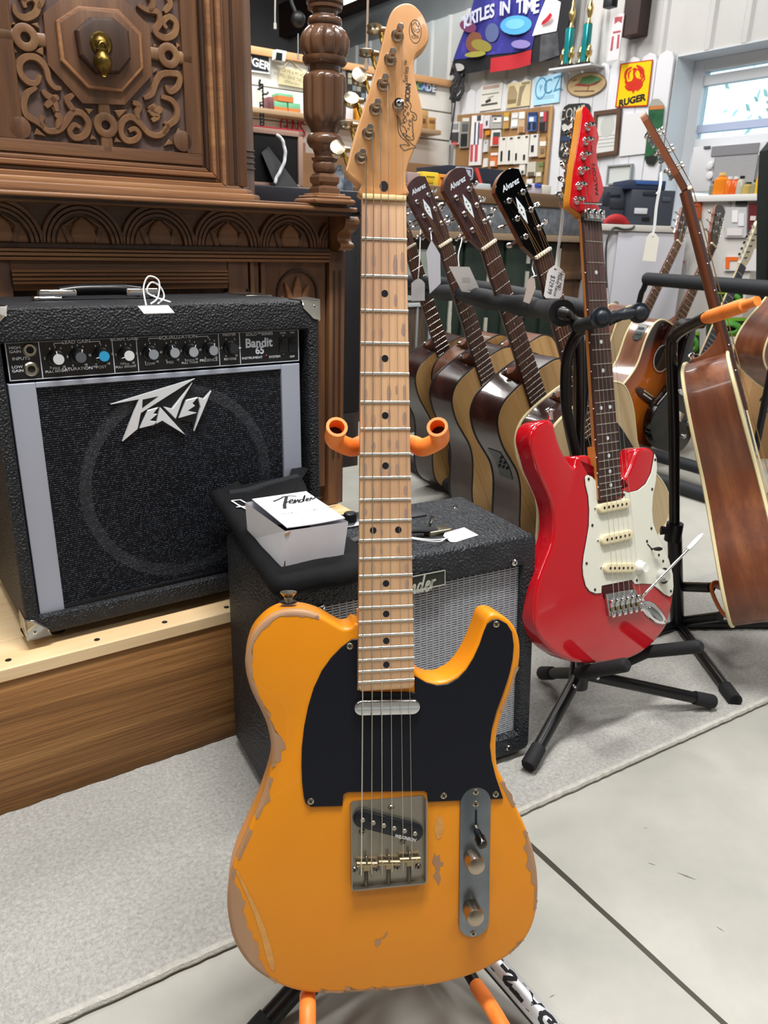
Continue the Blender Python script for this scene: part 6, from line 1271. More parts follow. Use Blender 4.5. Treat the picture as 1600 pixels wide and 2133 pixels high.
g = G(); g.tube(cr([p5_, p5_+Vector((.02, .08, 0)), p5_+Vector((.07, .10, .0))], 5), .0105, 12); g.obj('yoke_arm', blackm, s3)
g = G(); g.tube([p1_+Vector((0, 0, .012)), p1_-Vector((0, 0, .03))], .0185, 14); co = g.obj('collar', black, s3)
k_ = l3(1382, 1105, 1.61); g = G(); g.tube([p1_, k_], .004, 8); g.tube([k_-Vector((.006, 0, 0)), k_+Vector((.012, 0, 0))], [.011, .008], 6, sq=.5); g.obj('height_knob', black, s3)
for x, y, z in ((1532, 1460, .02), (1320, 1330, .02), (1640, 1300, .02)):
    e_ = Vector(S3.loc(atz(x, y, z))); d = (e_-h3).normalized(); g = G(); g.tube([h3, e_], .0115, 12); lg = g.obj('leg', blackm, s3); g = G(); g.tube([e_-d*.05, e_], .0145, 12); g.obj('leg_foot', rubber, lg)
for (x0, y0), (x1, y1), pts in (((1416, 1222), (1482, 1224), [(1482, 1222), (1486, 1240), (1498, 1265), (1512, 1283), (1535, 1292), (1570, 1292), (1640, 1288)]), ((1420, 1294), (1500, 1284), None)):
    g = G(); g.tube([l3(x0, y0, 1.655), l3(x1, y1, 1.56)], .0115, 12); g.obj('support_tube', blackm, s3)
    if pts:
        g = G(); g.tube(cr([l3(1505, 1222, 1.60), l3(1490, 1217, 1.57)]+[l3(x, y, 1.555-.012*i) for i, (x, y) in enumerate(pts)], 5), .0095, 10, sq=.45); g.obj('cradle_strap', M('orange_strap', 'c0642a', .4), s3)
# ---------------------------------------------------------------- rack far right
bf = Fr((1.3088, 3.3206, .8824), (.7352, .5147, -.441), (.3613, .2529, .8975)); nf = Fr((1.3149, 3.7405, .8916), (.7199, .5041, -.4771), (.3908, .2737, .8788))
sunb = M('sunburst_top', '9c4a12', .15, coat=.5); nt = sunb.node_tree; tc = nt.nodes.new('ShaderNodeTexCoord'); mp = nt.nodes.new('ShaderNodeMapping'); mp.inputs['Location'].default_value = (0, -.16, 0); mp.inputs['Scale'].default_value = (1, .85, .0)
ln_ = nt.nodes.new('ShaderNodeVectorMath'); ln_.operation = 'LENGTH'; rp_ = nt.nodes.new('ShaderNodeValToRGB'); el = rp_.color_ramp.elements; el[0].position = .07; el[0].color = L('b9621c'); el[1].position = .215; el[1].color = L('2a0f0c'); e3 = el.new(.155); e3.color = L('84360f')
nt.links.new(tc.outputs['Object'], mp.inputs[0]); nt.links.new(mp.outputs[0], ln_.inputs[0]); nt.links.new(ln_.outputs['Value'], rp_.inputs[0]); nt.links.new(rp_.outputs[0], nt.nodes['Principled BSDF'].inputs['Base Color'])
SB = acoustic('sunburst acoustic guitar leaning in the far right rack', bf, top=sunb, side=brownlit, bind=cream, logo=False, head=gblk)
acoustic('natural top acoustic guitar leaning behind the sunburst guitar', nf, top=spruced, side=brownlit, bind=cream, logo=False)
a4 = at(1655, 512, 3.05)
acoustic('brown acoustic guitar cut off by the right edge of the photo', Fr(at(1850, 318, 2.95), bf.u, bf.v), top=mahogr, side=mahogr, bind=cream, logo=False)
g = G(); ws = [p for p in cr(HALF, 4)]; i_ = min(range(len(ws)), key=lambda i: abs(ws[i][1]+.41)); j_ = min(range(len(ws)), key=lambda i: abs(ws[i][1]+.48)); seg = ws[i_:j_+1]; m_ = len(seg)
g.add([(-x-.002, y, z) for z in (-.03, -.075) for x, y in seg], [(k, k+1, m_+k+1, m_+k) for k in range(m_-1)]); pp = g.obj('pickup_panel', M('preamp_olive', '3b4036', .3), SB)
for k in (2, 4, 6): x, y = seg[min(k, m_-1)]; g = G(); g.box(-x-.005, -x, y-.005, y+.005, -.065, -.04); g.obj('preamp_window', M('preamp_grey'), pp)
# black electric guitar with pale headstock
ef = Fr((1.4435, 3.3154, .8109+.0), (.7446, .5214, -.4169), (.3415, .2391, .909))
eg = thing('electric_guitar', 'glossy black electric guitar with cream headstock in the far right rack', 'guitar', ef, (0, -.80, -.05))
eo = [(.03, -.40), (.05, -.43), (.085, -.40), (.115, -.37), (.135, -.385), (.13, -.44), (.118, -.50), (.112, -.56), (.128, -.62), (.155, -.68), (.158, -.74), (.12, -.79), (.05, -.81), (-.04, -.81), (-.12, -.78), (-.155, -.72), (-.15, -.66), (-.122, -.60), (-.112, -.54), (-.125, -.47), (-.145, -.40), (-.15, -.34), (-.132, -.315), (-.108, -.33), (-.085, -.38), (-.05, -.425), (-.03, -.40)]
g = G(); g.prism(cr(eo, 4, True), -.054, -.011, .008, 4, True); g.obj('body', gblk, eg, ang=60)
g = G(); neckmesh(g, 0, -.44, rhw, .018, .02); g.obj('neck', M('cream_neck', 'd8c49a', .35), eg); g = G(); g.prism([(-rhw(0), 0), (rhw(0), 0), (rhw(-.47), -.47), (-rhw(-.47), -.47)], -.006, 0); g.obj('fretboard', M('slate_fretboard', '2d3140', .4), eg)
frets(eg, .648, 22, rhw, frety, .0009)
hh_ = cr([(-.021, 0), (-.03, .02), (-.035, .05), (-.03, .09), (-.022, .14), (-.005, .178), (.012, .185), (.024, .172), (.022, .14), (.02, .05), (.021, 0)], 3); g = G(); g.prism([(-x, y) for x, y in hh_], -.02, -.006, .001, 1); hd_ = g.obj('headstock', M('cream_headstock', 'e4d9bc', .35), eg)
for i in range(6): v = .03+.025*i; g = G(); g.lathe([(.005, 0), (.004, .002), (.003, .01)], (-.008, v, -.006), k=10); tu = g.obj('tuner', M('dark_tuner', '55585c', .3, .8), eg); g = G(); g.lathe([(.003, 0), (.007, .004), (.006, .012)], (-.026, v, -.016), (-1, 0, 0), 10); g.obj('tuner_button', chrome, tu)
for x, y in ((-.05, -.50), (-.05, -.57), (.02, -.53)): g = G(); g.prism(rrect(x-.012, x+.05, y-.01, y+.01, .006), -.011, -.004, .002, 2); g.obj('pickup', chrome, eg)
g = G(); g.box(-.03, .03, -.675, -.64, -.011, -.002); g.obj('bridge', chrome, eg, bevel=.002)
for x, y in ((.08, -.60), (.095, -.66), (.09, -.72)): g = G(); g.lathe([(.012, 0), (.01, .014)], (x, y, -.011), k=16); g.obj('knob', chrome, eg)
# its rack
r2o = at(1345, 1000, 3.0); r2F = Fr((bf.o.x, bf.o.y-.3, 0), AV, (-NV.x, -NV.y, 0)); l2 = lambda p: Vector(r2F.loc(p))
r2 = thing('guitar_rack', 'black rack with straight padded rail holding the guitars at far right', 'rack', r2F)
A_, B_ = at(1348, 581, 3.35), at(1640, 604, 2.55); g = G(); g.tube([l2(A_), l2(B_)], .026, 16); g.obj('padded_rail', M('grey_foam'), r2)
g = G(); a = l2(at(1343, 590, 3.35)); g.tube(cr([l2(A_), a+Vector((0, 0, -.02)), l2(at(1336, 612, 3.36)), l2(at(1329, 645, 3.38)), l2(at(1322, 700, 3.42)), Vector((l2(at(1322, 700, 3.42)).x, l2(at(1322, 700, 3.42)).y, .02))], 4), .012, 12); g.obj('end_frame', blackm, r2)
lo_ = [l2(at(1330, 925, 2.62)), l2(at(1480, 978, 2.20))]
for k, z in enumerate((.075, .03)):
    a = l2(bf.P(.05-.16*k, -.885, -.25)+NV*(-1.0)); b = l2(bf.P(.05-.16*k, -.885, -.05)+NV*.6); a.z = b.z = z; g = G(); g.tube([a, b], .024, 14); g.obj('lower_rail', M('grey_foam'), r2)
b_ = l2(B_); b2_ = b_.copy(); b2_.z = .02; g = G(); g.tube([b_, b2_], .012, 12); g.obj('end_frame', blackm, r2)
# ---------------------------------------------------------------- hanging tags
def hang(label, px, Y, pts, top, mat=white, turn=0., lines=(), name='price_tag', cat='price tag', strpx=None):
    o = at(px[0], px[1], Y); u = Vector((math.cos(turn), math.sin(turn), 0)); fr = Fr(o, u); t = thing(name, label, cat, fr)
    q = [fr.px(*p) for p in pts]; g = G(); g.prism(q, -.0005, .0005); c = g.obj('card', mat, t, smooth=False)
    for sp in strpx or []:
        g = G(); g.tube(cr([fr.loc(at(x, y, yy)) for x, y, yy in sp], 5), .0013, 6); g.obj('string', cord, t)
    return t, c, fr
hang('plain white tag on a string beside the yellow guitar neck', (871, 605), 2.30, [(857, 627), (885, 626), (885, 590), (879, 583), (872, 580), (865, 583), (857, 590)], 0, strpx=[[(871, 582, 2.3), (874, 540, 2.32), (876, 478, 2.36)]])
hang('narrow grey booklet hanging with writing along it in front of the second neck', (905, 560), 2.08, [(888, 525), (899, 500), (917, 530), (918, 590), (895, 612)], 0, mat=M('booklet_grey', 'b4b4bc', .7), turn=.3, name='booklet', cat='booklet', strpx=[[(899, 500, 2.08), (898, 490, 2.1), (896, 470, 2.15)]])
t, c, f = hang('square grey card hanging open beside the second guitar neck', (965, 580), 2.02, [(935, 555), (978, 556), (1004, 613), (962, 607)], 0, mat=M('card_grey', 'a9a6a4', .6), turn=.1, name='booklet', cat='booklet', strpx=[[(956, 555, 2.02), (955, 530, 2.03), (962, 500, 2.06), (958, 488, 2.08)]])
g = G()
for y in (579, 582, 585, 588): a, b = f.px(962, y), f.px(980, y+.5); g.ribbon([a, b], .0007, .0008, k=1)
a, b = f.px(975, 604), f.px(996, 605); g.ribbon([a, b], .002, .0008, k=1); g.obj('printed_lines', M('print_grey', '77757a', .8), c, smooth=False)
hang('tan tag hanging edge on in front of the padded rail', (1103, 605), 1.66, [(1090, 628), (1103, 633), (1116, 600), (1114, 580), (1107, 575), (1101, 583)], 0, mat=M('tan_tag', 'b3a69c', .7), turn=-.2, strpx=[[(1110, 577, 1.66), (1113, 572, 1.66), (1109, 560, 1.67), (1111, 545, 1.68)], [(1108, 577, 1.66), (1118, 574, 1.655)]])
t, c, f = hang('white tag with handwritten price hanging from the red guitar tuner', (1152, 590), 1.42, [(1133, 616), (1137, 621), (1165, 622), (1170, 617), (1177, 570), (1172, 563), (1165, 556), (1155, 553), (1148, 558), (1142, 566), (1140, 571)], 0, turn=.05, strpx=[[(1157, 560, 1.42), (1160, 530, 1.42), (1168, 470, 1.405), (1173, 410, 1.395)], [(1159, 560, 1.42), (1163, 526, 1.42), (1172, 470, 1.40), (1175, 412, 1.395)]])
for s, x, y, h in (('Used  M87', 1168, 584, .0085), ('Peavey Falcon', 1161, 592, .0085), ('$329.99', 1148, 592, .0115)):
    u, v = f.px(x, y); txt(s, h, u, v, .0008, M('pen_blue', '2a2c40', .8), c, rot=math.radians(-98), shear=.25, sx=.85)
u, v = f.px(1157, 560); g = G(); g.prism(circ(u, v, .002, 10), .0004, .0008); g.obj('hole', ink, c, smooth=False)
hang('large blank cream tag hanging on a long string beside the sideways acoustic guitar', (1356, 515), 1.40, [(1338, 543), (1366, 545), (1373, 496), (1366, 487), (1362, 484), (1355, 485), (1346, 498)], 0, mat=M('cream_tag', 'dfdcd2', .75), turn=0, strpx=[[(1359, 492, 1.4), (1362, 470, 1.4), (1366, 430, 1.4), (1374, 385, 1.40), (1376, 360, 1.41)], [(1360, 492, 1.4), (1365, 470, 1.4), (1369, 430, 1.4), (1377, 385, 1.4), (1378, 358, 1.41)], [(1367, 404, 1.4), (1371, 399, 1.4)]])
# ================================================================ back of the shop
def pp(fr, pts, n0, n1, mat, name, parent=None, r=0, **k):
    g = G(); g.prism([fr.px(x, y, (n0+n1)/2) for x, y in pts], n0, n1, r, 1 if r else 3); return g.obj(name, mat, parent, fr=fr, smooth=False, **k)
def R4(x0, y0, x1, y1, sl=0, sk=0): return [(x0, y0), (x1, y0-sl*(x1-x0)), (x1-sk*(y1-y0), y1-sl*(x1-x0)), (x0-sk*(y1-y0), y1)]
def plain(c, r=.6): return M('plain_'+c, c, r)
# ---- picket panelling on the right wall: every picket a part
pu0, pv1 = WR.px(952, 184, .03); pu1 = WR.px(1404, 122, .03)[0]; pv1 = (pv1+WR.px(1300, 133, .03)[1])/2
pkw = M('white_picket', 'd9dade', .5, 0, None, 'd3d5da', 3)
pl_ = thing('picket_panelling', 'white vertical picket boards with rounded tops covering the lower right wall', 'wall panelling', WR, ((pu0+pu1)/2, .7, 0))
n_ = int((pu1-pu0)/.105); w_ = (pu1-pu0)/n_
for i in range(n_):
    x = pu0+w_*i; a, b = x+.002, x+w_-.002; top = pv1+.02*math.sin(i*.9)*0+(.0 if i % 5 else .004); pts = [(a, .7), (b, .7), (b, top-.045), (b-.012, top-.015), ((a+b)/2, top), (a+.012, top-.015), (a, top-.045)]
    g = G(); g.prism(pts, .016, .032+random.uniform(-.002, .002)); g.obj('picket', pkw, pl_, smooth=False)
PN_ = .036
# ---- banner hanging above the pickets
bt = thing('banner', 'dark banner with purple picture and red block hanging high on the wall', 'banner', WR, (*WR.px(1060, 150, .10), .10))
def wave(g): return g
def cloth(pts, n0, n1, mat, name, parent, sub=14):
    q = [WR.px(x, y, n0) for x, y in pts]; g = G(); vs = []
    (a, b, c, d) = q
    for j in range(sub+1):
        for i in range(sub+1):
            s, t = i/sub, j/sub; x = (a[0]*(1-s)+b[0]*s)*(1-t)+(d[0]*(1-s)+c[0]*s)*t; y = (a[1]*(1-s)+b[1]*s)*(1-t)+(d[1]*(1-s)+c[1]*s)*t
            vs.append((x, y, n1+.012*math.sin(x*16+y*3)))
    g.add(vs, [(j*(sub+1)+i, (j+1)*(sub+1)+i, (j+1)*(sub+1)+i+1, j*(sub+1)+i+1) for i in range(sub) for j in range(sub)])
    if not parent: g.add([(x, y, z-.004) for x, y, z in vs], [])
    return g.obj(name, mat, parent)
cloth([(998, -45), (1208, -75), (1167, 122), (938, 158)], .10, .100, M('banner_black', '17171c', .8), 'cloth', bt)
art = M('banner_purple', '352a78', .75, c2='5b4aa8', ns=7, lo=.35, hi=.7, c3='2a2f86')
cloth([(998, -45), (1148, -60), (1110, 103), (947, 125)], .104, .104, art, 'picture_field', bt)
cloth([(1026, 122), (1111, 104), (1108, 135), (1024, 152)], .104, .106, M('banner_red', 'b0222c', .75), 'red_block', bt)
cloth([(1140, -10), (1166, 4), (1157, 64), (1112, 76)], .104, .106, M('banner_white', 'd8d8dc', .75), 'white_panel', bt)
cloth([(1129, 74), (1160, 66), (1163, 114), (1126, 130)], .104, .106, M('banner_grey', '4b4b50', .8, c2='2e2e33', ns=14), 'grey_picture', bt)
def blob(x, y, rx, ry, c, n=.119, rot=0):
    pts = [(x+rx*math.cos(t)*math.cos(rot)-ry*math.sin(t)*math.sin(rot), y+rx*math.cos(t)*math.sin(rot)+ry*math.sin(t)*math.cos(rot)) for t in [2*PI*i/18 for i in range(18)]]
    return pp(WR, pts, n, n+.001, plain(c, .8), 'colour_patch', bt)
for a in ((1075, 52, 33, 20, '4f9fd0', .119, -.1), (1073, 50, 20, 11, '6fb7dc', .1205, -.1), (988, 88, 17, 22, '7a4a34', .119, .2), (1003, 95, 22, 12, '8b8038', .12, .3), (1025, 68, 14, 20, '55608c', .119, .1), (975, 55, 18, 12, '70335a', .119, .4), (1085, 92, 20, 9, '8478b4', .12, 0), (990, 113, 22, 6, '9a9440', .1205, -.1), (955, 140, 12, 8, 'b5b3b0', .119, .1)): blob(*a)
for i, (ch, x, y, r_) in enumerate((('T', 968, 47, .2), ('U', 976, 42, .2), ('R', 984, 38, .18), ('T', 994, 34, .15), ('L', 1004, 30, .14), ('E', 1014, 27, .1), ('S', 1025, 24, .1), ('I', 1043, 19, .1), ('N', 1054, 17, .08), ('T', 1083, 14, .1), ('I', 1092, 13, .1), ('M', 1103, 13, .08), ('E', 1117, 14, .0))):
    u, v = WR.px(x, y, .122); txt(ch, .105, u, v, .122, plain('c9cbe0', .7), bt, rot=r_*.6, bold=.003)
q = [WR.px(*p, .12) for p in ((1148, 28), (1138, 40), (1128, 50), (1142, 42), (1150, 30))]; g = G(); g.ribbon(q, .016, .1215, k=2); g.obj('red_mark', plain('b0222c'), bt, smooth=False)
# ---- trophies on a ledge
lg_ = pp(WR, [(1158, 150), (1246, 138), (1246, 134), (1158, 146)], .03, .15, M('ledge_white', 'c9cacc', .5), 'ledge', label='narrow white ledge above the pickets holding two trophies', cat='shelf')
gold = M('trophy_gold', 'd3b878', .25, 1); teal = M('trophy_teal', '177a72', .2, .4, None, '2fa0b4', 12, stretch=(1, .05, 1))
for i, (x0, x1, yt, yb) in enumerate(((1175, 1197, 57, 142), (1211, 1234, 48, 138))):
    u0, vb = WR.px(x0, yb, .09); u1, vt = WR.px(x1, yt, .09); um = (u0+u1)/2; hw2 = (u1-u0)/2; vb = WR.px((x0+x1)/2, yb, .09)[1]
    t = thing('trophy', ['teal column trophy with gold figure, left one beside the banner', 'teal column trophy with gold figure, right one nearer the red and white sign'][i], 'trophy', WR, (um, vb, .09), 'trophies on the ledge')
    g = G(); g.box(um-hw2*1.5, um+hw2*1.5, vb, vb+.02, .06, .13); g.obj('base', plain('2a2a2c', .3), t, bevel=.003)
    g = G(); g.box(um-hw2*.75, um+hw2*.75, vb+.02, vt, .075, .115); g.obj('column', teal, t, bevel=.006)
    g = G(); g.lathe([(.022, 0), (.012, .012), (.008, .03), (.016, .05), (.02, .08), (.013, .10), (.008, .11), (.011, .125), (.004, .14)], (um, vt, .09), (0, 1, 0), 12); g.obj('figure', gold, t)
    for s in (-1, 1): g = G(); g.lathe([(.014, 0), (.01, .012), (.007, .02), (.018, .035), (.02, .055), (.012, .065), (.012, .08), (.003, .09)], (um+s*hw2*1.25, vb+.02, .10), (0, 1, 0), 10); g.obj('side_figure', gold, t)
# ---- signs on the pickets
def sign(label, pts, mat, n0=PN_, th=.006, cat='sign', name='sign', r=0): t = thing(name, label, cat, WR, (*WR.px(sum(p[0] for p in pts)/len(pts), max(p[1] for p in pts), n0), n0)); b = pp(WR, pts, n0, n0+th, mat, 'panel', t, r); return t, b
def wtxt(s, x, y, h, parent, mat, n=PN_+.0068, **k): u, v = WR.px(x, y, n); return txt(s, h, u, v, n, mat, parent, **k)
t, b = sign('narrow white sign with faded red print below the brown column', [(1279, 31), (1301, 28), (1289, 124), (1265, 128)], M('faded_sign', 'd9d2d6', .25), .095)
for q in ([(1281, 36), (1297, 34), (1295, 48), (1288, 44), (1280, 50)], [(1275, 76), (1279, 75), (1276, 105), (1271, 106)], [(1287, 72), (1291, 72), (1289, 100), (1284, 102)], [(1277, 66), (1293, 63), (1293, 67), (1277, 70)]): pp(WR, q, .101, .102, plain('a84a55'), 'red_print', b)
t, b = sign('yellow sign with red bird emblem and black lettering', [(1293, 133), (1360, 124), (1349, 221), (1282, 224)], M('sign_red_edge', 'b8321e', .3))
zs = Zm(1160, 0, .275)
b2 = pp(WR, [(1295, 135), (1358, 126.5), (1347.5, 218.5), (1284.5, 221.5)], PN_+.005, PN_+.0066, M('sign_yellow', 'f2c413', .3), 'yellow_face', t)
rd = M('emblem_red', 'c42a12', .4)
def sp_(pts): return pp(WR, [zs(*p) for p in pts], PN_+.0062, PN_+.0072, rd, 'emblem', b2)
sp_([(572, 525), (585, 512), (604, 515), (612, 530), (600, 540), (592, 560), (604, 590), (640, 600), (655, 640), (620, 672), (590, 690), (580, 712), (568, 690), (540, 690), (520, 672), (545, 665), (520, 640), (512, 610), (545, 620), (570, 610), (580, 585), (576, 560), (580, 540)])
for q, w0 in (([(604, 497), (640, 520), (655, 560), (640, 610)], .014), ([(610, 520), (635, 545), (635, 590)], .010), ([(570, 510), (535, 530), (518, 575), (530, 620)], .013), ([(565, 530), (545, 555), (545, 600)], .009), ([(660, 560), (662, 600), (630, 650)], .008), ([(515, 650), (545, 680)], .010), ([(650, 645), (605, 690)], .010)):
    g = G(); g.ribbon([WR.px(*zs(*p), PN_+.007) for p in q], lambda t: w0*1.5*(1-.6*abs(2*t-1)), PN_+.0073); g.obj('emblem', rd, b2, smooth=False)
wtxt('RUGER', *zs(568, 762), .046, b2, ink, PN_+.0073, rot=.08, sx=1.25, bold=.0025)
# oval fish sign
oc = [zs(225+152*math.cos(a)*math.cos(-.2)-90*math.sin(a)*math.sin(-.2), 640+152*math.cos(a)*math.sin(-.2)+90*math.sin(a)*math.cos(-.2)) for a in [2*PI*i/36 for i in range(36)]]
t, b = sign('oval tan wooden sign painted with a green fish', oc, plain('8a6a4a', .5)); oc2 = [((x-1221.9)*.95+1221.9, (y-176)*.94+176) for x, y in oc]; b2 = pp(WR, oc2, PN_+.004, PN_+.0068, W('tan_sign', 'cdb58c', 'bfa478', ax=0), 'oval_face', t)
pp(WR, [zs(*p) for p in ((165, 625), (200, 585), (260, 570), (310, 580), (345, 600), (310, 625), (250, 640), (195, 640))], PN_+.0066, PN_+.0074, plain('5e8a5c'), 'fish', b2)
pp(WR, [zs(*p) for p in ((165, 628), (250, 642), (320, 625), (340, 605), (300, 640), (240, 656), (130, 650), (95, 668))], PN_+.0067, PN_+.0076, plain('9a4438'), 'fish_belly', b2)
g = G(); [g.ribbon([WR.px(*zs(*p), PN_+.007) for p in q], .006, PN_+.0075, k=2) for q in ([(245, 655), (225, 695)], [(130, 690), (285, 690)], [(118, 610), (150, 605)])]; g.obj('painted_lines', plain('6b5138'), b2, smooth=False)
# light blue sign
t, b = sign('light blue square sign with dark letters and ring emblem', [(1115, 163), (1170, 151), (1165, 213), (1111, 220)], M('light_blue_sign', 'a8d4ea', .4))
lb = plain('4a86a8')
u, v = WR.px(1127, 184, PN_+.007); g = G(); g.ring(circ(u, v, .042, 28, .054), circ(u, v, .050, 28, .062), PN_+.006, PN_+.0072); g.obj('ring_emblem', lb, b, smooth=False); txt('P', .05, u, v, PN_+.007, lb, b, rot=.3)
wtxt('CZ', 1151, 179, .12, b, lb, rot=.12, sx=.95)
for y in (203, 207): g = G(); g.ribbon([WR.px(1120, y, PN_), WR.px(1156, y-5, PN_)], .006, PN_+.007, k=1); g.obj('small_print', plain('8fbcd4'), b, smooth=False)
t, b = sign('white card with small black print on the pickets', [(1003, 180), (1048, 172), (1043, 226), (999, 232)], M('sign_card', 'd9d8cf', .5), cat='card', name='card')
for x0, x1, y, c, h in ((1008, 1042, 184, 'b59a94', .02), (1006, 1041, 198, '7c7a74', .006), (1018, 1030, 205, '8a8880', .006), (1013, 1024, 213, '2a2a28', .018), (1004, 1038, 220, '4a4a46', .012)): g = G(); g.ribbon([WR.px(x0, y, PN_), WR.px(x1, y-5, PN_)], h, PN_+.0066, k=1); g.obj('print', plain(c), b, smooth=False)
t, b = sign('tan photograph print pinned between the white card and blue sign', [(1058, 175), (1107, 167), (1103, 220), (1055, 226)], M('tan_print', 'cfc29c', .5), cat='print', name='print')
for q, c in (([(1061, 180), (1072, 178), (1078, 195), (1075, 215), (1057, 218), (1058, 195)], 'a08c6c'), ([(1083, 180), (1096, 176), (1088, 195), (1084, 220), (1076, 221), (1080, 200)], '8a7c66'), ([(1058, 208), (1078, 206), (1080, 222), (1056, 224)], 'c8b88c'), ([(1087, 172), (1104, 169), (1104, 174), (1087, 177)], '8d8468')): pp(WR, q, PN_+.0058, PN_+.007, plain(c), 'print_shape', b)
# black rounded sign behind the red headstock
zt = Zm(840, 0, .25)
co_ = [zt(*p) for p in ((1330, 920), (1345, 890), (1380, 868), (1500, 858), (1545, 865), (1560, 890), (1530, 1260), (1505, 1310), (1330, 1325), (1300, 1310), (1296, 1280))]
t, b = sign('black rounded sign with white words and heart behind the red headstock', co_, M('chalk_black', '2b2a29', .6))
wtxt('COME', *zt(1405, 945), .085, b, plain('b9b6b0'), sx=.85, rot=.06); wtxt('AS YOU', *zt(1395, 1215), .06, b, plain('b9b6b0'), rot=.05, sx=.8); wtxt('ARE', *zt(1385, 1268), .06, b, plain('b9b6b0'), rot=.05)
hp_ = [zt(*p) for p in ((1378, 1130), (1325, 1080), (1322, 1045), (1345, 1030), (1375, 1050), (1405, 1022), (1432, 1035), (1428, 1075))]; pp(WR, hp_, PN_+.0055, PN_+.007, plain('c9c6c0'), 'heart', b)
pp(WR, [zt(*p) for p in ((1315, 1135), (1420, 1125), (1415, 1170), (1312, 1178))], PN_+.0055, PN_+.007, plain('2c3c5c'), 'blue_patch', b)
# framed certificate, sheets
def framed(label, pts, bar, fm_, paper, name='framed_certificate', cat='frame', lines=0):
    t = thing(name, label, cat, WR, (*WR.px(*pts[3], PN_), PN_)); c = [WR.px(*p, PN_) for p in pts]; q = ccw(c); i_ = off2(q, bar)
    for k in range(4): g = G(); g.prism([q[k], q[(k+1) % 4], i_[(k+1) % 4], i_[k]], PN_, PN_+.02); g.obj('frame_bar', fm_, t, smooth=False)
    g = G(); g.prism(i_, PN_, PN_+.008); b = g.obj('paper', paper, t, smooth=False); return t, b
t, b = framed('brown framed certificate hanging under the yellow sign', [(1242, 233), (1297, 226), (1289, 322), (1236, 330)], .022, W('frame_brown', '4c372c', '63493a'), plain('d0d3d0', .3))
u, v = WR.px(1265, 262, PN_+.009); g = G(); g.prism(circ(u, v, .05, 20, .06), PN_+.008, PN_+.009); g.obj('seal', plain('b9bcb8'), b, smooth=False)
for y in (285, 292, 300, 307): g = G(); g.ribbon([WR.px(1247, y, PN_), WR.px(1283, y-4, PN_)], .004, PN_+.0088, k=1); g.obj('print', plain('a9aaa8'), b, smooth=False)
t, b = sign('plain white sheet on the pickets right of the framed certificate', [(1299, 238), (1352, 233), (1344, 320), (1291, 326)], plain('d6d7d9', .4), cat='paper', name='paper_sheet')
t, b = framed('small pale framed notice low on the pickets above the dark cases', [(1270, 345), (1321, 341), (1317, 382), (1266, 386)], .008, plain('8d9496'), plain('c9cecb', .3), 'framed_notice')
t, b = sign('green bottle-shaped sign hanging by the right edge of the pickets', [(1352, 226), (1356, 214), (1363, 206), (1372, 206), (1380, 214), (1383, 228), (1380, 260), (1372, 330), (1362, 344), (1348, 342), (1343, 330), (1348, 300)], M('bottle_green', '1f4a33', .3, c2='2f6a45', ns=9))
pp(WR, [(1354, 221), (1383, 219), (1382, 227), (1353, 229)], PN_+.0055, PN_+.0075, plain('b5713a'), 'orange_band', b); pp(WR, [(1356, 214), (1363, 206), (1372, 206), (1380, 214), (1382, 219), (1354, 221)], PN_+.0055, PN_+.007, plain('9c9a90'), 'grey_top', b); pp(WR, [(1344, 326), (1372, 322), (1362, 344), (1348, 342)], PN_+.0055, PN_+.007, plain('151816'), 'black_foot', b)
g = G(); g.box(*(lambda a, b: (a[0], b[0], b[1], a[1]))(WR.px(1268, -8, .1), WR.px(1284, 15, .1)), .09, .14); g.obj('wall_sensor', plain('23282a', .4), fr=WR, bevel=.004, label='small dark wall sensor at the top beside the brown column', cat='sensor')
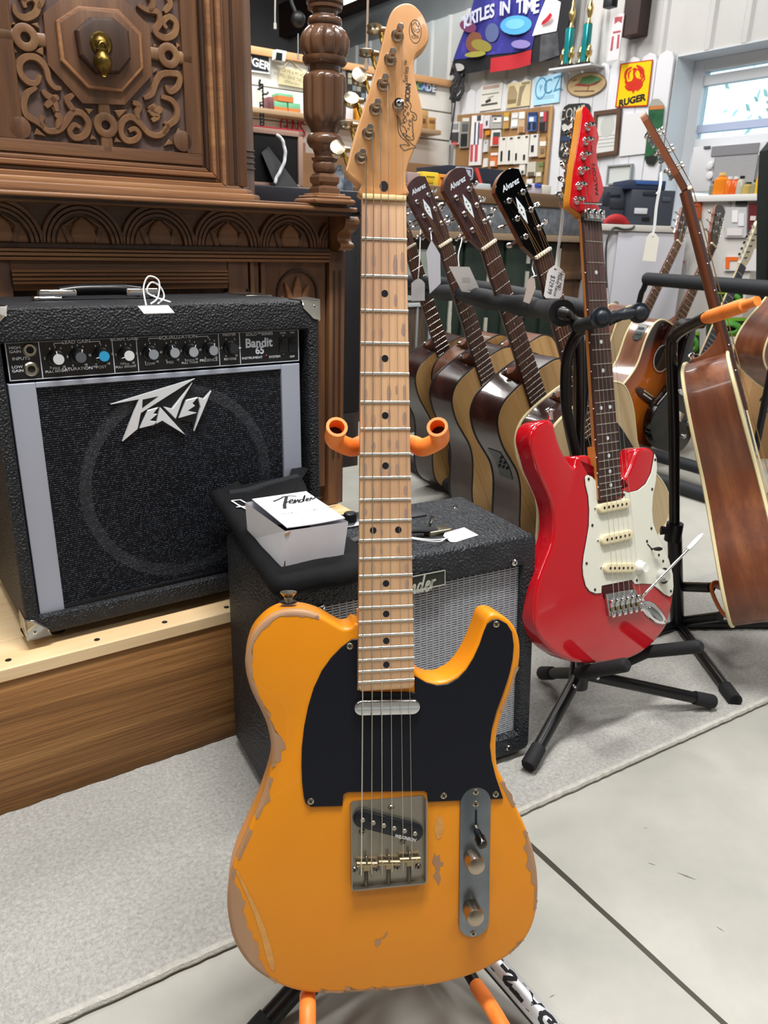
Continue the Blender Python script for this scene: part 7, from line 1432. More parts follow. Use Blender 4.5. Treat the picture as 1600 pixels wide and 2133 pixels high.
# ---- peg board with hanging packages
zk = Zm(940, 150, .15)
BP = PN_+.004
t = thing('peg_board', 'brown hardboard panel carrying rows of hanging packages', 'display board', WR, (*WR.px(1050, 400, BP), BP))
pp(WR, [zk(*p) for p in ((90, 600), (290, 580), (740, 545), (1415, 470), (1310, 1680), (40, 1680))], BP, BP+.008, W('brown_hardboard', 'a27c50', '8f6b42', ax=1, ns=6), 'panel', t); pp(WR, [zk(*p) for p in ((1385, 475), (1418, 470), (1318, 1680), (1280, 1680))], BP+.006, BP+.014, W('board_edge', 'b89264', 'a88256'), 'edge_strip', t)
PK = [('white blister pack with grey headphones at the left edge of the board', (0, 690, 125, 1010), 'cfcfcd', [((15, 840, 110, 980), '3a3c3e'), ((20, 720, 100, 790), '8d8f90'), ((30, 960, 95, 1015), 'd46a6c')]),
 ('dark blister pack with black tool second from the left edge of the board', (140, 640, 262, 1060), '8f8d88', [((150, 860, 235, 1030), '26282a'), ((160, 720, 240, 820), '55585a'), ((165, 640, 250, 690), 'd9d8cf')]),
 ('long white package with red lettering and cable loop', (290, 600, 450, 1300), 'e6e4e6', [((335, 700, 350, 1010), '3c4660'), ((385, 700, 398, 1010), '3c4660'), ((405, 720, 440, 920), 'd0606c'), ((292, 1010, 325, 1240), 'c2525a'), ((355, 1010, 390, 1240), 'c2525a'), ((365, 605, 415, 675), '40424a')]),
 ('small white package at the top right of the long red lettered package', (462, 600, 545, 790), 'd5d2d6', [((490, 680, 510, 740), '3a3a40')]),
 ('clear pack with black hook in the top row', (555, 595, 712, 790), 'a9a9a6', [((590, 630, 700, 700), 'e0e0de'), ((600, 640, 640, 670), '222426'), ((570, 600, 700, 625), '55524e')]),
 ('yellow topped pack with white label in the top row', (735, 560, 812, 790), 'b58f52', [((740, 565, 805, 620), 'c49a34'), ((740, 625, 800, 680), 'e6e3da')]),
 ('white bagged part left of centre in the top row', (842, 560, 940, 785), 'c9c9c7', [((850, 680, 930, 760), 'ececea'), ((850, 600, 930, 640), 'dcdcda')]),
 ('white and tan bag in the top row beside the blue pack', (945, 545, 1035, 850), 'c2a988', [((950, 560, 1025, 650), 'e8e4e0'), ((950, 760, 1010, 840), 'a87c50')]),
 ('blue blister pack with black tools', (1068, 555, 1195, 825), '4a6aa8', [((1075, 560, 1185, 600), '2c3a66'), ((1095, 630, 1150, 690), 'dfe6ee'), ((1075, 700, 1110, 800), '1d2536'), ((1140, 700, 1180, 800), '1d2536')]),
 ('red and black blister pack at the right end of the top row', (1232, 540, 1340, 830), '6a5a5c', [((1240, 560, 1285, 620), 'e6e2e2'), ((1290, 560, 1325, 690), 'c23a4c'), ((1240, 700, 1310, 815), '232224')]),
 ('white card with black and red pads below the hook pack', (560, 800, 692, 1030), 'd8d8d8', [((590, 840, 680, 900), '3a4644'), ((585, 900, 665, 1010), 'c23a34')]),
 ('small orange round tag beside the long package', (480, 815, 540, 880), 'd88a1e', []),
 ('small white bottle hanging beside the long package', (455, 940, 515, 1115), 'd2d4d8', [((470, 940, 495, 985), 'a9acb2')]),
 ('narrow white pack with black stylus, first of four', (672, 900, 778, 1290), 'dcdad2', [((700, 1100, 722, 1240), '1a1b1d'), ((715, 920, 750, 940), '3a3c3e')]),
 ('narrow white pack with black stylus, second of four', (776, 892, 884, 1285), 'dcdad2', [((805, 1090, 827, 1230), '1a1b1d'), ((820, 912, 855, 932), '3a3c3e')]),
 ('narrow white pack with black stylus, third of four', (880, 880, 990, 1282), 'dcdad2', [((905, 1130, 925, 1225), '1a1b1d'), ((925, 900, 960, 920), '3a3c3e')]),
 ('narrow white pack with short black stylus, last of four', (985, 870, 1092, 1280), 'dcdad2', [((1015, 1150, 1040, 1220), '2a2b2e'), ((1035, 890, 1065, 910), '3a3c3e')]),
 ('white card with a dark triangular pick right of the stylus packs', (1105, 860, 1218, 1180), 'd9d8d2', [((1120, 1020, 1155, 1110), '24262a'), ((1150, 880, 1185, 900), '3a3c3e')]),
 ('brown pack with white label at the right end of the middle row', (1230, 900, 1325, 1190), 'b08c60', [((1240, 965, 1320, 1030), 'e6e0d8'), ((1250, 1060, 1300, 1130), '7a6a54')]),
 ('small white tube pack in the bottom row', (450, 1195, 512, 1325), 'e0ddd6', []),
 ('orange and white box hanging in the bottom row', (548, 1115, 650, 1320), 'cf7440', [((555, 1125, 645, 1160), 'e8e4e0'), ((550, 1240, 610, 1310), 'e6dfd4')]),
 ('white pack overlapping the dark case lid', (880, 1325, 985, 1460), 'd6d4cf', [((910, 1350, 960, 1400), 'b4b2b0')]),
 ('white pack with dark bits above the black headstock', (948, 1285, 1032, 1430), 'dedcd6', [((980, 1370, 1010, 1410), '4a4a48')]),
 ('grey clear bag in the bottom row', (1060, 1245, 1185, 1450), 'c4bfb4', [((1075, 1390, 1160, 1440), '6a6252')]),
 ('bag with green top at the right end of the bottom row', (1195, 1245, 1285, 1400), '8d8460', [((1220, 1260, 1280, 1310), '6f8050')]),
 ('bag with white label below the green topped bag', (1180, 1390, 1262, 1540), 'a8956c', [((1185, 1395, 1250, 1450), 'e2dccf')]),
 ('clear bag with white label near the blue cap', (1045, 1480, 1140, 1640), 'b0aca2', [((1055, 1490, 1130, 1550), 'e4e2dc')])]
for i, (lab, (x0, y0, x1, y1), c, subs) in enumerate(PK):
    n0 = BP+.010+.003*(i % 3); P4 = [zk(x0+8, y0+8), zk(x1, y0), zk(x1-(y1-y0)*.055, y1-8), zk(x0-(y1-y0)*.055, y1)]
    t = thing('hanging_package', lab, 'package', WR, (*WR.px(*P4[3], n0), n0), 'packages hanging on the brown board'); b = pp(WR, P4, n0, n0+.012, plain(c, .4), 'card', t)
    for (a0, b0, a1, b1), cc in subs:
        s = lambda x, y: zk(x-(y-y0)*.045, y); pp(WR, [s(a0, b0), s(a1, b0-4), s(a1, b1-4), s(a0, b1)], n0+.010, n0+.016, plain(cc, .35), 'contents' if len(cc) else 'x', t)
# ---- air conditioner in the window, shelf, bottles
AN = .06; zw = Zm(1360, 80, .15936)
ac = thing('air_conditioner', 'white window air conditioner below the window glass', 'air conditioner', WR, (*WR.px(1520, 400, AN), AN))
acw = M('appliance_white', 'c9c9cd', .4); au0, av1 = WR.px(*zw(525, 1420), AN); au1 = WR.px(*zw(1470, 1390), AN)[0]; av0 = WR.px(*zw(500, 2010), AN)[1]
g = G(); g.box(au0, au1, av0, av1, -.15, AN-.004); g.obj('housing', acw, ac, bevel=.006)
def aq(x0, y0, x1, y1, n0, n1, mat, name, par): a = WR.px(*zw(x0, y0), n1); b = WR.px(*zw(x1, y1), n1); g = G(); g.box(a[0], b[0], b[1], a[1], n0, n1); return g.obj(name, mat, par, smooth=False, bevel=.001)
aq(775, 1412, 1370, 1500, AN-.003, AN+.002, plain('7d7d82'), 'outlet_louvre', ac); fg = aq(810, 1560, 1330, 1960, AN-.003, AN+.001, plain('77777b'), 'front_grille', ac)
a = WR.px(*zw(830, 1570), AN); b = WR.px(*zw(1320, 1900), AN)
for i in range(18): v = a[1]+(b[1]-a[1])*i/18; g = G(); g.box(a[0], b[0], v-.006, v, AN, AN+.006); g.obj('grille_slat', plain('a2a2a6'), fg, smooth=False)
for y in (1660, 1790): u, v = WR.px(*zw(755, y), AN); g = G(); g.lathe([(.02, 0), (.018, .014), (.012, .016)], (u, v, AN-.004), k=18); g.obj('knob', plain('d5d5d8', .3), ac)
aq(665, 1410, 745, 1435, AN-.003, AN+.003, plain('55565a'), 'badge', ac)
for k, (x0, x1) in enumerate(((470, 640),)): pass
SHN = .28; sv = WR.px(*zw(900, 2042), SHN)[1]; su0 = WR.px(*zw(470, 2045), SHN)[0]; su1 = WR.px(*zw(1412, 2020), SHN)[0]
sh = thing('shelf_unit', 'white slatted shelf unit under the window with packages on its face', 'shelf', WR, ((su0+su1)/2, 0, .15))
g = G(); g.box(su0, su1, sv-.03, sv, .02, SHN); g.obj('top_board', plain('d3d2cf', .45), sh, bevel=.003)
g = G(); g.box(su0, su1, .02, sv-.03, .02, SHN-.03); g.obj('face_panel', plain('c9c6c1', .5), sh, smooth=False)
for x in (560, 980, 1330): u = WR.px(*zw(x, 2080), SHN)[0]; g = G(); g.box(u-.006, u+.006, sv-.16, sv-.03, SHN-.03, SHN-.022); g.obj('slot', plain('8d8a86'), sh, smooth=False)
def bottle(lab, x0, x1, y0, y1, c, cap=None, name='bottle', cat='bottle', k=16):
    n = SHN-.07; a = WR.px(*zw(x0, y0), n); b = WR.px(*zw(x1, y1), n); r = (b[0]-a[0])/2; h = a[1]-sv; u = (a[0]+b[0])/2
    t = thing(name, lab, cat, WR, (u, sv, n)); g = G(); g.lathe([(r*.9, .001), (r, .01), (r, h*.68), (r*.75, h*.78), (r*.4, h*.84), (r*.4, h*.88)], (u, sv, n), (0, 1, 0), k); g.obj('body', M('bottle_'+c, c, .25, c2=c, ns=3), t)
    g = G(); g.lathe([(r*.5, h*.86), (r*.5, h)], (u, sv, n), (0, 1, 0), 12); g.obj('cap', plain(cap or 'e2e2de', .4), t)
bottle('small grey jar at the left end of the window shelf', 762, 838, 1870, 2035, '7d7a68', '2a2a28'); bottle('tall orange bottle with cream cap on the window shelf', 835, 965, 1760, 2045, 'e0801e', 'd9b878')
bottle('amber bottle next to the tall orange bottle', 965, 1035, 1810, 2040, 'cf6a20', 'd5d5d2'); bottle('red orange bottle in the middle of the window shelf', 1040, 1125, 1810, 2040, 'cc5418', 'dcdcd8')
bottle('clear grey spray bottle with black top on the window shelf', 1120, 1195, 1800, 2035, 'a9a698', '17181a'); bottle('squat yellow jar with black lid on the window shelf', 1195, 1300, 1880, 2035, 'b09a58', '26302a'); bottle('pale bottle at the right end of the window shelf', 1300, 1385, 1850, 2030, '8d8a6e', '2c362c')
u, v = WR.px(*zw(1430, 1960), SHN-.05); g = G(); g.lathe([(.02, 0), (.022, .06), (.014, .10), (.006, .16)], (u, sv, SHN-.03), (0, 1, 0), 12); g.obj('nozzle_bottle', plain('d9a82a', .4), fr=WR, label='yellow nozzle bottle beside the dark coat at the right edge', cat='bottle')
zx = Zm(1400, 400, .13124)
for lab, (x0, y0, x1, y1), c, subs in (('red orange package left on the white shelf face', (320, 110, 470, 420), 'b04a28', [((330, 130, 450, 220), 'c86038')]), ('clear package with white figure shapes and black header', (860, 240, 1200, 720), 'b9b9ba', [((1015, 140, 1195, 210), '1d2422'), ((960, 290, 1050, 480), 'e4e2e2'), ((1060, 340, 1150, 540), 'd9dadc'), ((880, 580, 1120, 690), 'd6cfcf')]), ('maroon package at the right of the white shelf face', (1230, 180, 1395, 660), '5e2026', [((1250, 380, 1335, 450), 'cfc4c0'), ((1290, 520, 1340, 590), 'c9c9cc')]), ('orange and white package below the black guitar headstock', (850, 1030, 1060, 1250), 'd5d0cc', [((855, 1030, 1050, 1090), 'e0682a'), ((855, 1090, 915, 1215), 'e0682a')]), ('pale blue and pink package behind the first rack neck', (50, 1080, 250, 1330), 'c9c2c4', [((60, 1130, 140, 1330), 'a9b4dc'), ((140, 1090, 210, 1130), 'c9807c')]), ('white star-cornered tag hanging behind the pale headstock', (1110, 900, 1430, 1250), 'd3d1d0', [])):
    n0 = SHN-.028; P4 = [zx(x0, y0), zx(x1, y0), zx(x1-10, y1), zx(x0-20, y1)]
    t = thing('hanging_package', lab, 'package', WR, (*WR.px(*P4[3], n0), n0)); pp(WR, P4, n0, n0+.012, plain(c, .4), 'card', t)
    for (a0, b0, a1, b1), cc in subs: pp(WR, [zx(a0, b0), zx(a1, b0), zx(a1-8, b1), zx(a0-8, b1)], n0+.011, n0+.016, plain(cc, .35), 'contents', t)
# dark coat at the right edge
p_ = at(1586, 420, 3.0); cf = Fr((p_.x, p_.y, 0), (1, 0, 0)); zc_ = lambda x, y: cf.px(x, y)
g = G(); g.prism([cf.px(*p) for p in ((1630, 285), (1609, 310), (1603, 400), (1601, 520), (1599, 640), (1620, 660), (1700, 660), (1700, 290))], -.1, .0, .02, 3); g.obj('coat', M('dark_coat', '0d1414', .8, 0, (30, .3), '101e18', 5), fr=cf, label='dark coat hanging at the right edge of the photo', cat='coat')
# green cord packages and cardboard boxes behind the far right rack
p_ = at(1500, 650, 3.75); gf2 = Fr((p_.x, p_.y, 0), (1, -.1, 0)); zz_ = Zm(1260, 560, .2125)
for lab, (x0, y0, x1, y1) in (('green extension cord pack hanging behind the black guitar neck', (1105, 215, 1345, 345)), ('green coiled cord pack lower behind the rack', (1000, 480, 1390, 660)), ('green cord pack standing beside the black guitar body', (740, 620, 920, 830))):
    P4 = [zz_(x0, y0), zz_(x1, y0), zz_(x1, y1), zz_(x0, y1)]; t = thing('cord_package', lab, 'package', gf2, (*gf2.px(*P4[3], 0), 0)); pp(gf2, P4, 0, .03, M('dark_green_card', '1c3a1f', .5), 'card', t); pp(gf2, [zz_(x0, y0), zz_(x1, y0), zz_(x1, y0+30), zz_(x0, y0+30)], .028, .034, plain('7ab52f', .5), 'header', t)
    cx, cy = (x0+x1)/2+20, (y0+y1)/2+15
    for k in range(3): g = G(); g.tube([(*gf2.px(*zz_(cx+(x1-x0)*(.30-.05*k)*math.cos(a), cy+(y1-y0)*(.36-.07*k)*math.sin(a)), .04), .04+.006*k) for a in [2*PI*i/20 for i in range(20)]], .008, 6, closed=True); g.obj('green_cord', plain('4f9a3c', .4), t)
kb = M('cardboard', 'b28a5e', .8, c2='a67f54', ns=3)
def cbox(lab, fr, x0, y0, x1, y1, d, mat=kb, sym=None):
    a = fr.px(x0, y0); b = fr.px(x1, y1); t = thing('cardboard_box', lab, 'box', fr, ((a[0]+b[0])/2, b[1], -d/2)); g = G(); g.box(a[0], b[0], b[1], a[1], -d, 0); g.obj('carton', mat, t, bevel=.003)
    g = G(); g.box(a[0], b[0], a[1]-.0008, a[1]+.0015, -d*.5-.03, -d*.5+.03); g.obj('tape', plain('c9a676', .3), t, smooth=False); return t
p_ = at(1560, 800, 3.3); bxf = Fr((p_.x, p_.y, 0), (1, .05, 0)); gz = bxf.px(1575, 960)[1]
t = cbox('large cardboard box with inked marks at the right edge behind the sideways guitar', bxf, 1572, 768, 1690, 990, .5)
for q in ([(1583, 835), (1592, 822), (1600, 818)], [(1586, 850), (1602, 840)], [(1590, 858), (1606, 856)]): g = G(); g.ribbon([bxf.px(*p) for p in q], .008, .0012, k=2); g.obj('ink_mark', ink, t, smooth=False)
p_ = at(1560, 780, 3.42); bxg = Fr((p_.x, p_.y, 0), (1, .05, 0)); cbox('flat cardboard box behind the large box at the right edge', bxg, 1525, 748, 1600, 775, .2); 
g = G(); a = bxg.px(1525, 776); b = bxg.px(1605, 1000); g.box(a[0], b[0], 0, a[1]-.002, -.24, -.01); g.obj('low_table', W('brown_table', '7a5a38', '8d6a45'), fr=bxg, smooth=False, label='brown low table carrying the flat cardboard box', cat='table')
# ---- counter with old doors
p_ = at(1100, 490, 3.95); kf = Fr((p_.x, p_.y, 0), AV); kx = lambda x, y, n=0: kf.px(x, y, n)
ct = thing('shop_counter', 'old shop counter with peeling dark green door panels and galvanised metal edge', 'counter', kf, (0, 0, -.3))
ku0 = kx(838, 600)[0]; ku1 = kx(1226, 600)[0]; kvt = kx(1120, 432)[1]; kvb = kx(1120, 489)[1]; kw = kx(1120, 404)[1]
zinc = M('galvanised_zinc', '8f959c', .45, .6, None, '6f757d', 30); grn = W('peeling_green_paint', '1c2a24', '5a4b38', '26352c', 1, 7, .25, .6, .5, lo=.42, hi=.74)
g = G(); g.box(ku0, ku1, .0, kvb-.006, -.6, -.02); g.obj('body', oldw, ct, smooth=False)
g = G(); g.box(ku0-.02, ku1+.02, kvb, kvt, -.62, .03); g.obj('metal_edge', zinc, ct, bevel=.004); g = G(); g.box(ku0-.03, ku1+.03, kvb-.03, kvb, -.6, .05); g.obj('edge_trim', W('pale_wood_trim', 'a59078', '8a745c'), ct, bevel=.004)
g = G(); g.box(ku0-.03, ku1+.03, kvt, kw, -.64, .045); g.obj('counter_top', W('brown_counter', '5d4630', '7a5d3f', None, 0), ct, bevel=.006)
xs_ = [905, 935, 962, 1012, 1046, 1093, 1128, 1160]
brd = [kx(x, 620)[0] for x in xs_]
for i in range(len(brd)-1): g = G(); g.box(brd[i]+.003, brd[i+1]-.003, .02, kvb-.035, -.02, -.006 if i % 2 else .006); g.obj('door_board', grn, ct, bevel=.004)
for x in (936, 1012, 1091, 1153):
    u = kx(x, 620)[0]; g = G(); 
    v = kvb-.06
    while v > .1:
        h = random.uniform(.015, .05)
        if random.random() < .8: g.box(u-.008-random.random()*.003, u+.008+random.random()*.003, v-h, v, .004, .013)
        v -= h
    g.obj('white_bead', plain('b9b8ac', .7), ct, smooth=False, kind='stuff')
bw_ = W('brown_panel', '3a2a1e', '6b4c30', None, 1, 8, .2); g = G(); g.box(brd[-1]+.004, ku1, .02, kvb-.035, -.02, .0); g.obj('door_board', bw_, ct, bevel=.003)
for v_ in (.30, .55, .72): g = G(); g.box(brd[-1]+.02, ku1-.01, v_-.02, v_+.02, .0, .02); g.obj('panel_moulding', bw_, ct, bevel=.006)
# weathered white panel left of the counter
p_ = at(875, 660, 3.6); wf = Fr((p_.x, p_.y, 0), AV); t = thing('weathered_panel', 'weathered white and grey door panel behind the first guitar of the rack', 'panel', wf, (*wf.px(870, 800), 0))
peel = W('peeling_white_paint', '8a8d90', 'c9d0d6', None, 1, 9, .35, .7, .4, lo=.42, hi=.52)
a = wf.px(835, 500); b = wf.px(901, 770); 
g = G(); g.box(a[0], b[0], 0, a[1], -.03, -.012); g.obj('backing', peel, t, smooth=False)
for x0, x1, y0, y1 in ((835, 903, 762, 752), (835, 903, 640, 630), (896, 903, 500, 800), (866, 871, 640, 752)):
    p, q = wf.px(x0, max(y0, y1)), wf.px(x1, min(y0, y1)); g = G(); g.box(p[0], q[0], p[1], q[1], -.013, .004); g.obj('frame_bar', plain('b4bbc0', .6), t, bevel=.002)
p, q = wf.px(835, 626), wf.px(896, 520); g = G(); g.box(p[0], q[0], p[1], q[1], -.013, -.004); g.obj('grey_green_panel', M('grey_green', '9aa59c', .6, c2='b4bdb4', ns=4), t, smooth=False)
# things on the counter
def cbx(lab, name, cat, x0, y0, x1, y1, c, d, n=-.05, parts=(), fr=kf, top=None, rough=.5):
    vb = kw+.001 if top is None else top; a = fr.px(x0, y0, n); b = fr.px(x1, y1, n); t = thing(name, lab, cat, fr, ((a[0]+b[0])/2, vb, n-d/2)); g = G(); g.box(a[0], b[0], vb, a[1], n-d, n); g.obj('body', plain(c, rough), t, bevel=.004)
    for (p0, q0, p1, q1), cc, nm in parts: e = fr.px(p0, q0, n); f_ = fr.px(p1, q1, n); g = G(); g.box(e[0], f_[0], f_[1], e[1], n-.004, n+.006); g.obj(nm, plain(cc, .4), t, bevel=.002)
    return t, a, b
t, a, b = cbx('long navy box with framed white lettering on the counter', 'display_box', 'box', 934, 343, 1072, 405, '1f2433', .25, -.2, [((945, 372, 1062, 404), '10131d', 'dark_opening')])
u, v = kx(968, 361, -.195); o1 = rrect(u-.055, u+.055, v-.027, v+.027, .012); g = G(); g.ring(off2(o1, .006), o1, -.2, -.198); g.obj('lettering_frame', plain('b9c0cf'), t, smooth=False); txt('MXR', .036, u, v, -.198, plain('b9c0cf'), t, bold=.003, sx=1.1)
g = G(); q = [kx(988, 350, -.17), kx(995, 350, -.17), kx(1005, 385, -.17), kx(1000, 388, -.17)]; g.prism(q, -.175, -.165); g.obj('red_screwdriver', plain('cf4238', .3), fr=kf, smooth=False, label='red handled tool standing in the long navy box', cat='tool')
cbx('small pale grey box in front of the long navy box', 'small_box', 'box', 993, 381, 1021, 412, 'bcc2c8', .06, -.04, [((994, 397, 1020, 404), 'c9a98c', 'tan_band')])
cbx('small green carton behind the pale grey box', 'small_box', 'box', 1018, 390, 1027, 408, '5f8a4c', .05, -.06)
cbx('white carton between the black and red headstocks on the counter', 'small_box', 'box', 1132, 385, 1146, 425, 'd3cfc4', .06, -.05); cbx('blue capped white tube on the counter', 'tube', 'tube', 1115, 382, 1127, 415, 'b9b4c4', .05, -.05, [((1115, 382, 1127, 391), '3a50b4', 'cap')])
cbx('yellow box standing on the counter behind the first headstocks', 'book', 'book', 881, 357, 912, 410, 'e3c433', .05, -.12, [((888, 366, 905, 369), '9a8a30', 'print'), ((892, 372, 902, 382), 'c9a52c', 'print')]); cbx('orange box standing beside the yellow box on the counter', 'book', 'book', 913, 362, 935, 410, 'd98a24', .05, -.12, [((921, 372, 926, 388), '5a3416', 'print'), ((917, 369, 930, 372), '5a3416', 'print')])
cbx('greyish pink box left of the yellow box on the counter', 'book', 'book', 850, 358, 879, 410, 'a08a88', .06, -.14); 
cbx('white folded paper at the counter edge behind the second headstock', 'paper', 'paper', 917, 415, 944, 438, 'c9ccd6', .03, .02)
# back shelf of wood under the shiplap
g = G(); a = WS.px(640, 318, .3); b = WS.px(950, 385, .3); vt_ = WS.px(900, 343, .3)[1]; g.box(sl+.3, -.05, .0, vt_, .02, .30); g.obj('back_counter', W('brown_back_counter', '8a6644', '77563a', None, 0, 6), fr=WS, smooth=False, label='brown wooden back counter under the white plank wall', cat='counter')
# ---- black cases and white cabinet
p_ = at(1330, 560, 4.05); wc = Fr((p_.x, p_.y, 0), (1, .12, 0)); ct_ = wc.px(1300, 468)[1]; cu0, cu1 = wc.px(1235, 560)[0], wc.px(1415, 560)[0]
wcb = thing('white_cabinet', 'white painted cabinet with plain door to the right of the red guitar neck', 'cabinet', wc, ((cu0+cu1)/2, 0, -.25)); wpt = M('white_cabinet_paint', 'c3c3c8', .45)
g = G(); g.box(cu0, cu1, 0, ct_-.03, -.5, 0); g.obj('body', wpt, wcb, bevel=.003); g = G(); g.box(cu0-.02, cu1+.02, ct_-.03, ct_, -.52, .03); g.obj('top', plain('cbc8c2', .5), wcb, bevel=.004)
a = wc.px(1286, 482); b = wc.px(1398, 690); g = G(); g.box(a[0], b[0], .05, a[1], 0, .018); dr = g.obj('door', M('white_door', 'c6c7d0', .4), wcb, bevel=.004)
u, v = wc.px(1283, 632, .02); g = G(); g.cyl((u, v, .015), (u, v, .03), .012); g.obj('latch', plain('8a8476', .4), wcb)
g = G(); g.tube(cr([(*wc.px(x, y, .035), .035) for x, y in ((1322, 470), (1316, 476), (1300, 478), (1281, 474), (1272, 484), (1264, 505), (1262, 540), (1264, 600))], 5), .005, 6); g.obj('cable', plain('3a3d40', .5), fr=wc, label='thin dark cable draped over the edge of the white cabinet', cat='cable')
slate = '3a404b'
def case(lab, x0, y0, x1, y1, n, d, parts, c=slate, vb=None): return cbx(lab, 'tool_case', 'case', x0, y0, x1, y1, c, d, n, parts, wc, ct_+.001 if vb is None else vb, .5)
t, a, b = case('dark slate tool case with white label on the white cabinet', 1318, 394, 1398, 470, -.02, .25, [((1322, 433, 1347, 446), 'cfd2d8', 'label'), ((1338, 452, 1352, 461), '0d0f12', 'latch'), ((1340, 398, 1372, 408), '2a2f38', 'handle_recess'), ((1380, 410, 1396, 420), '4a515e', 'latch')])
vt2 = a[1]
case('grey dark case left of the tool case on the white cabinet', 1252, 388, 1316, 470, -.10, .25, [((1270, 404, 1292, 410), '20242b', 'handle'), ((1272, 414, 1316, 436), '2c313a', 'panel'), ((1258, 400, 1268, 428), '2a2f38', 'latch')])
cbx('black and blue bag lying on top of the slate tool case', 'bag', 'bag', 1310, 374, 1386, 396, '27344f', .2, -.03, [((1325, 376, 1380, 386), '34599a', 'blue_panel')], wc, vt2+.001)
g = G(); a = wc.px(1262, 449, .0); b = wc.px(1309, 467, 0); vs = [(a[0]+(b[0]-a[0])*i/14, ct_+.012+(a[1]-ct_-.012)*abs(math.sin(i*.24))**.6*(1-.02*i), 0) for i in range(15)]
g.tube([(x, y-.01, z+.0) for x, y, z in vs], [.012+.012*math.sin(PI*i/14) for i in range(15)], 10); g.xf(lambda p: Vector((p.x, max(p.y, ct_+.001), p.z-.0))); g.obj('red_cloth', M('red_cloth', 'a81f26', .7, 0, (60, .4)), fr=wc, label='crumpled red cloth on the white cabinet beside the red guitar', cat='cloth')
# ---- things on the plank wall
def ws(lab, name, cat, pts, c, n0=.004, th=.008, rough=.5): t = thing(name, lab, cat, WS, (*WS.px(*pts[-1], n0), n0)); return t, pp(WS, pts, n0, n0+th, plain(c, rough), 'panel', t)
def wst(s, x, y, h, par, c, n, **k): u, v = WS.px(x, y, n); return txt(s, h, u, v, n, plain(c), par, **k)
t, b = ws('black sign with bold white letters high on the plank wall', 'sign', 'sign', [(470, 100), (563, 117), (562, 155), (470, 142)], 'd9dadc'); pp(WS, [(470, 104), (560, 119), (559, 150), (470, 137)], .010, .014, plain('10181e'), 'black_field', t)
wst('RUGER', 530, 130, .062, t, 'e6e6e6', .0145, bold=.002, rot=-.12, sx=1.05)
t, b = ws('small white wall speaker with black face on the top rail', 'wall_speaker', 'speaker', [(572, 104), (593, 108), (590, 129), (570, 124)], 'd9dadc', .03, .05); pp(WS, [(576, 109), (588, 111), (587, 127), (574, 125)], .078, .084, plain('151a18', .3), 'black_face', t)
t, b = ws('cream plaque with faded verse hanging from a cord', 'plaque', 'plaque', [(582, 140), (638, 148), (638, 185), (580, 175)], 'ddd0a8')
for s, x, y, h in (('AS FOR ME & MY HOUSE', 610, 152, .03), ('WE WILL SERVE THE LORD', 609, 163, .03), ('JOSHUA 24:15', 609, 173, .024)): wst(s, x, y, h, b, '8a8468', .0125, rot=-.1, sx=.72)
g = G(); g.tube([(*WS.px(x, y, .012), .012) for x, y in ((590, 141), (602, 126), (608, 127), (628, 147))], .004, 6); g.obj('cord', plain('c9c2a8'), t)
a = WS.px(536, 222, .12); b = WS.px(912, 272, .12); shv = (WS.px(600, 228, .16)[1]+WS.px(880, 270, .16)[1])/2
g = G(); g.box(sl+.45, b[0], shv-.028, shv, .002, .16); shf = g.obj('wall_shelf', W('pale_shelf', 'b59a78', 'a2876a', None, 0), fr=WS, bevel=.002, label='long narrow wooden shelf on the plank wall', cat='shelf')
def onshelf(lab, name, cat, x0, x1, y0, c, parts=(), d=.09, n=.13, lift=0., y1=None): return cbx(lab, name, cat, x0, y0, x1, y0+20, c, d, n, parts, WS, shv+.001+lift)
for lab, x0, x1, y0, lift in (('green and orange carton at left on the shelf', 571, 599, 210, 0), ('green and orange carton at right on the shelf', 601, 626, 213, 0)):
    t, a, b = onshelf(lab, 'small_carton', 'box', x0, x1, y0, '6fae86'); h = a[1]-shv; g = G(); g.box(a[0]-.0005, b[0]+.0005, shv+.001, shv+h*.42, .02, .1315); g.obj('orange_band', plain('c9783e'), t, smooth=False); top_ = h
t, a, b = onshelf('green and orange carton stacked on top of the other two', 'small_carton', 'box', 579, 611, 193, '6fae86', lift=top_+.001); g = G(); g.box(a[0]-.0005, b[0]+.0005, shv+top_+.001, shv+top_+.03, .02, .1315); g.obj('orange_band', plain('c9783e'), t, smooth=False)
onshelf('small maroon carton left of the green cartons', 'small_carton', 'box', 560, 570, 201, '7a4a50'); onshelf('white mug shaped tin behind the turned post', 'tin', 'tin', 716, 736, 212, 'd9d6d8'); onshelf('dark tin behind the tuning buttons on the shelf', 'tin', 'tin', 708, 716, 214, '3a3c42'); onshelf('amber bottle beside the yellow guitar headstock', 'bottle', 'bottle', 744, 756, 222, 'c98a1e')
onshelf('wooden block box at the right end of the shelf', 'wooden_box', 'box', 891, 908, 243, 'b58a55', [((894, 248, 905, 256), '8a6238', 'dark_face')]); onshelf('light wooden box left of the end box on the shelf', 'wooden_box', 'box', 872, 890, 240, 'a9814f', [((876, 246, 886, 256), '6f4d2c', 'dark_face')]); onshelf('small wooden box stacked on the light wooden box', 'wooden_box', 'box', 876, 892, 228, 'c29a62', lift=.075)
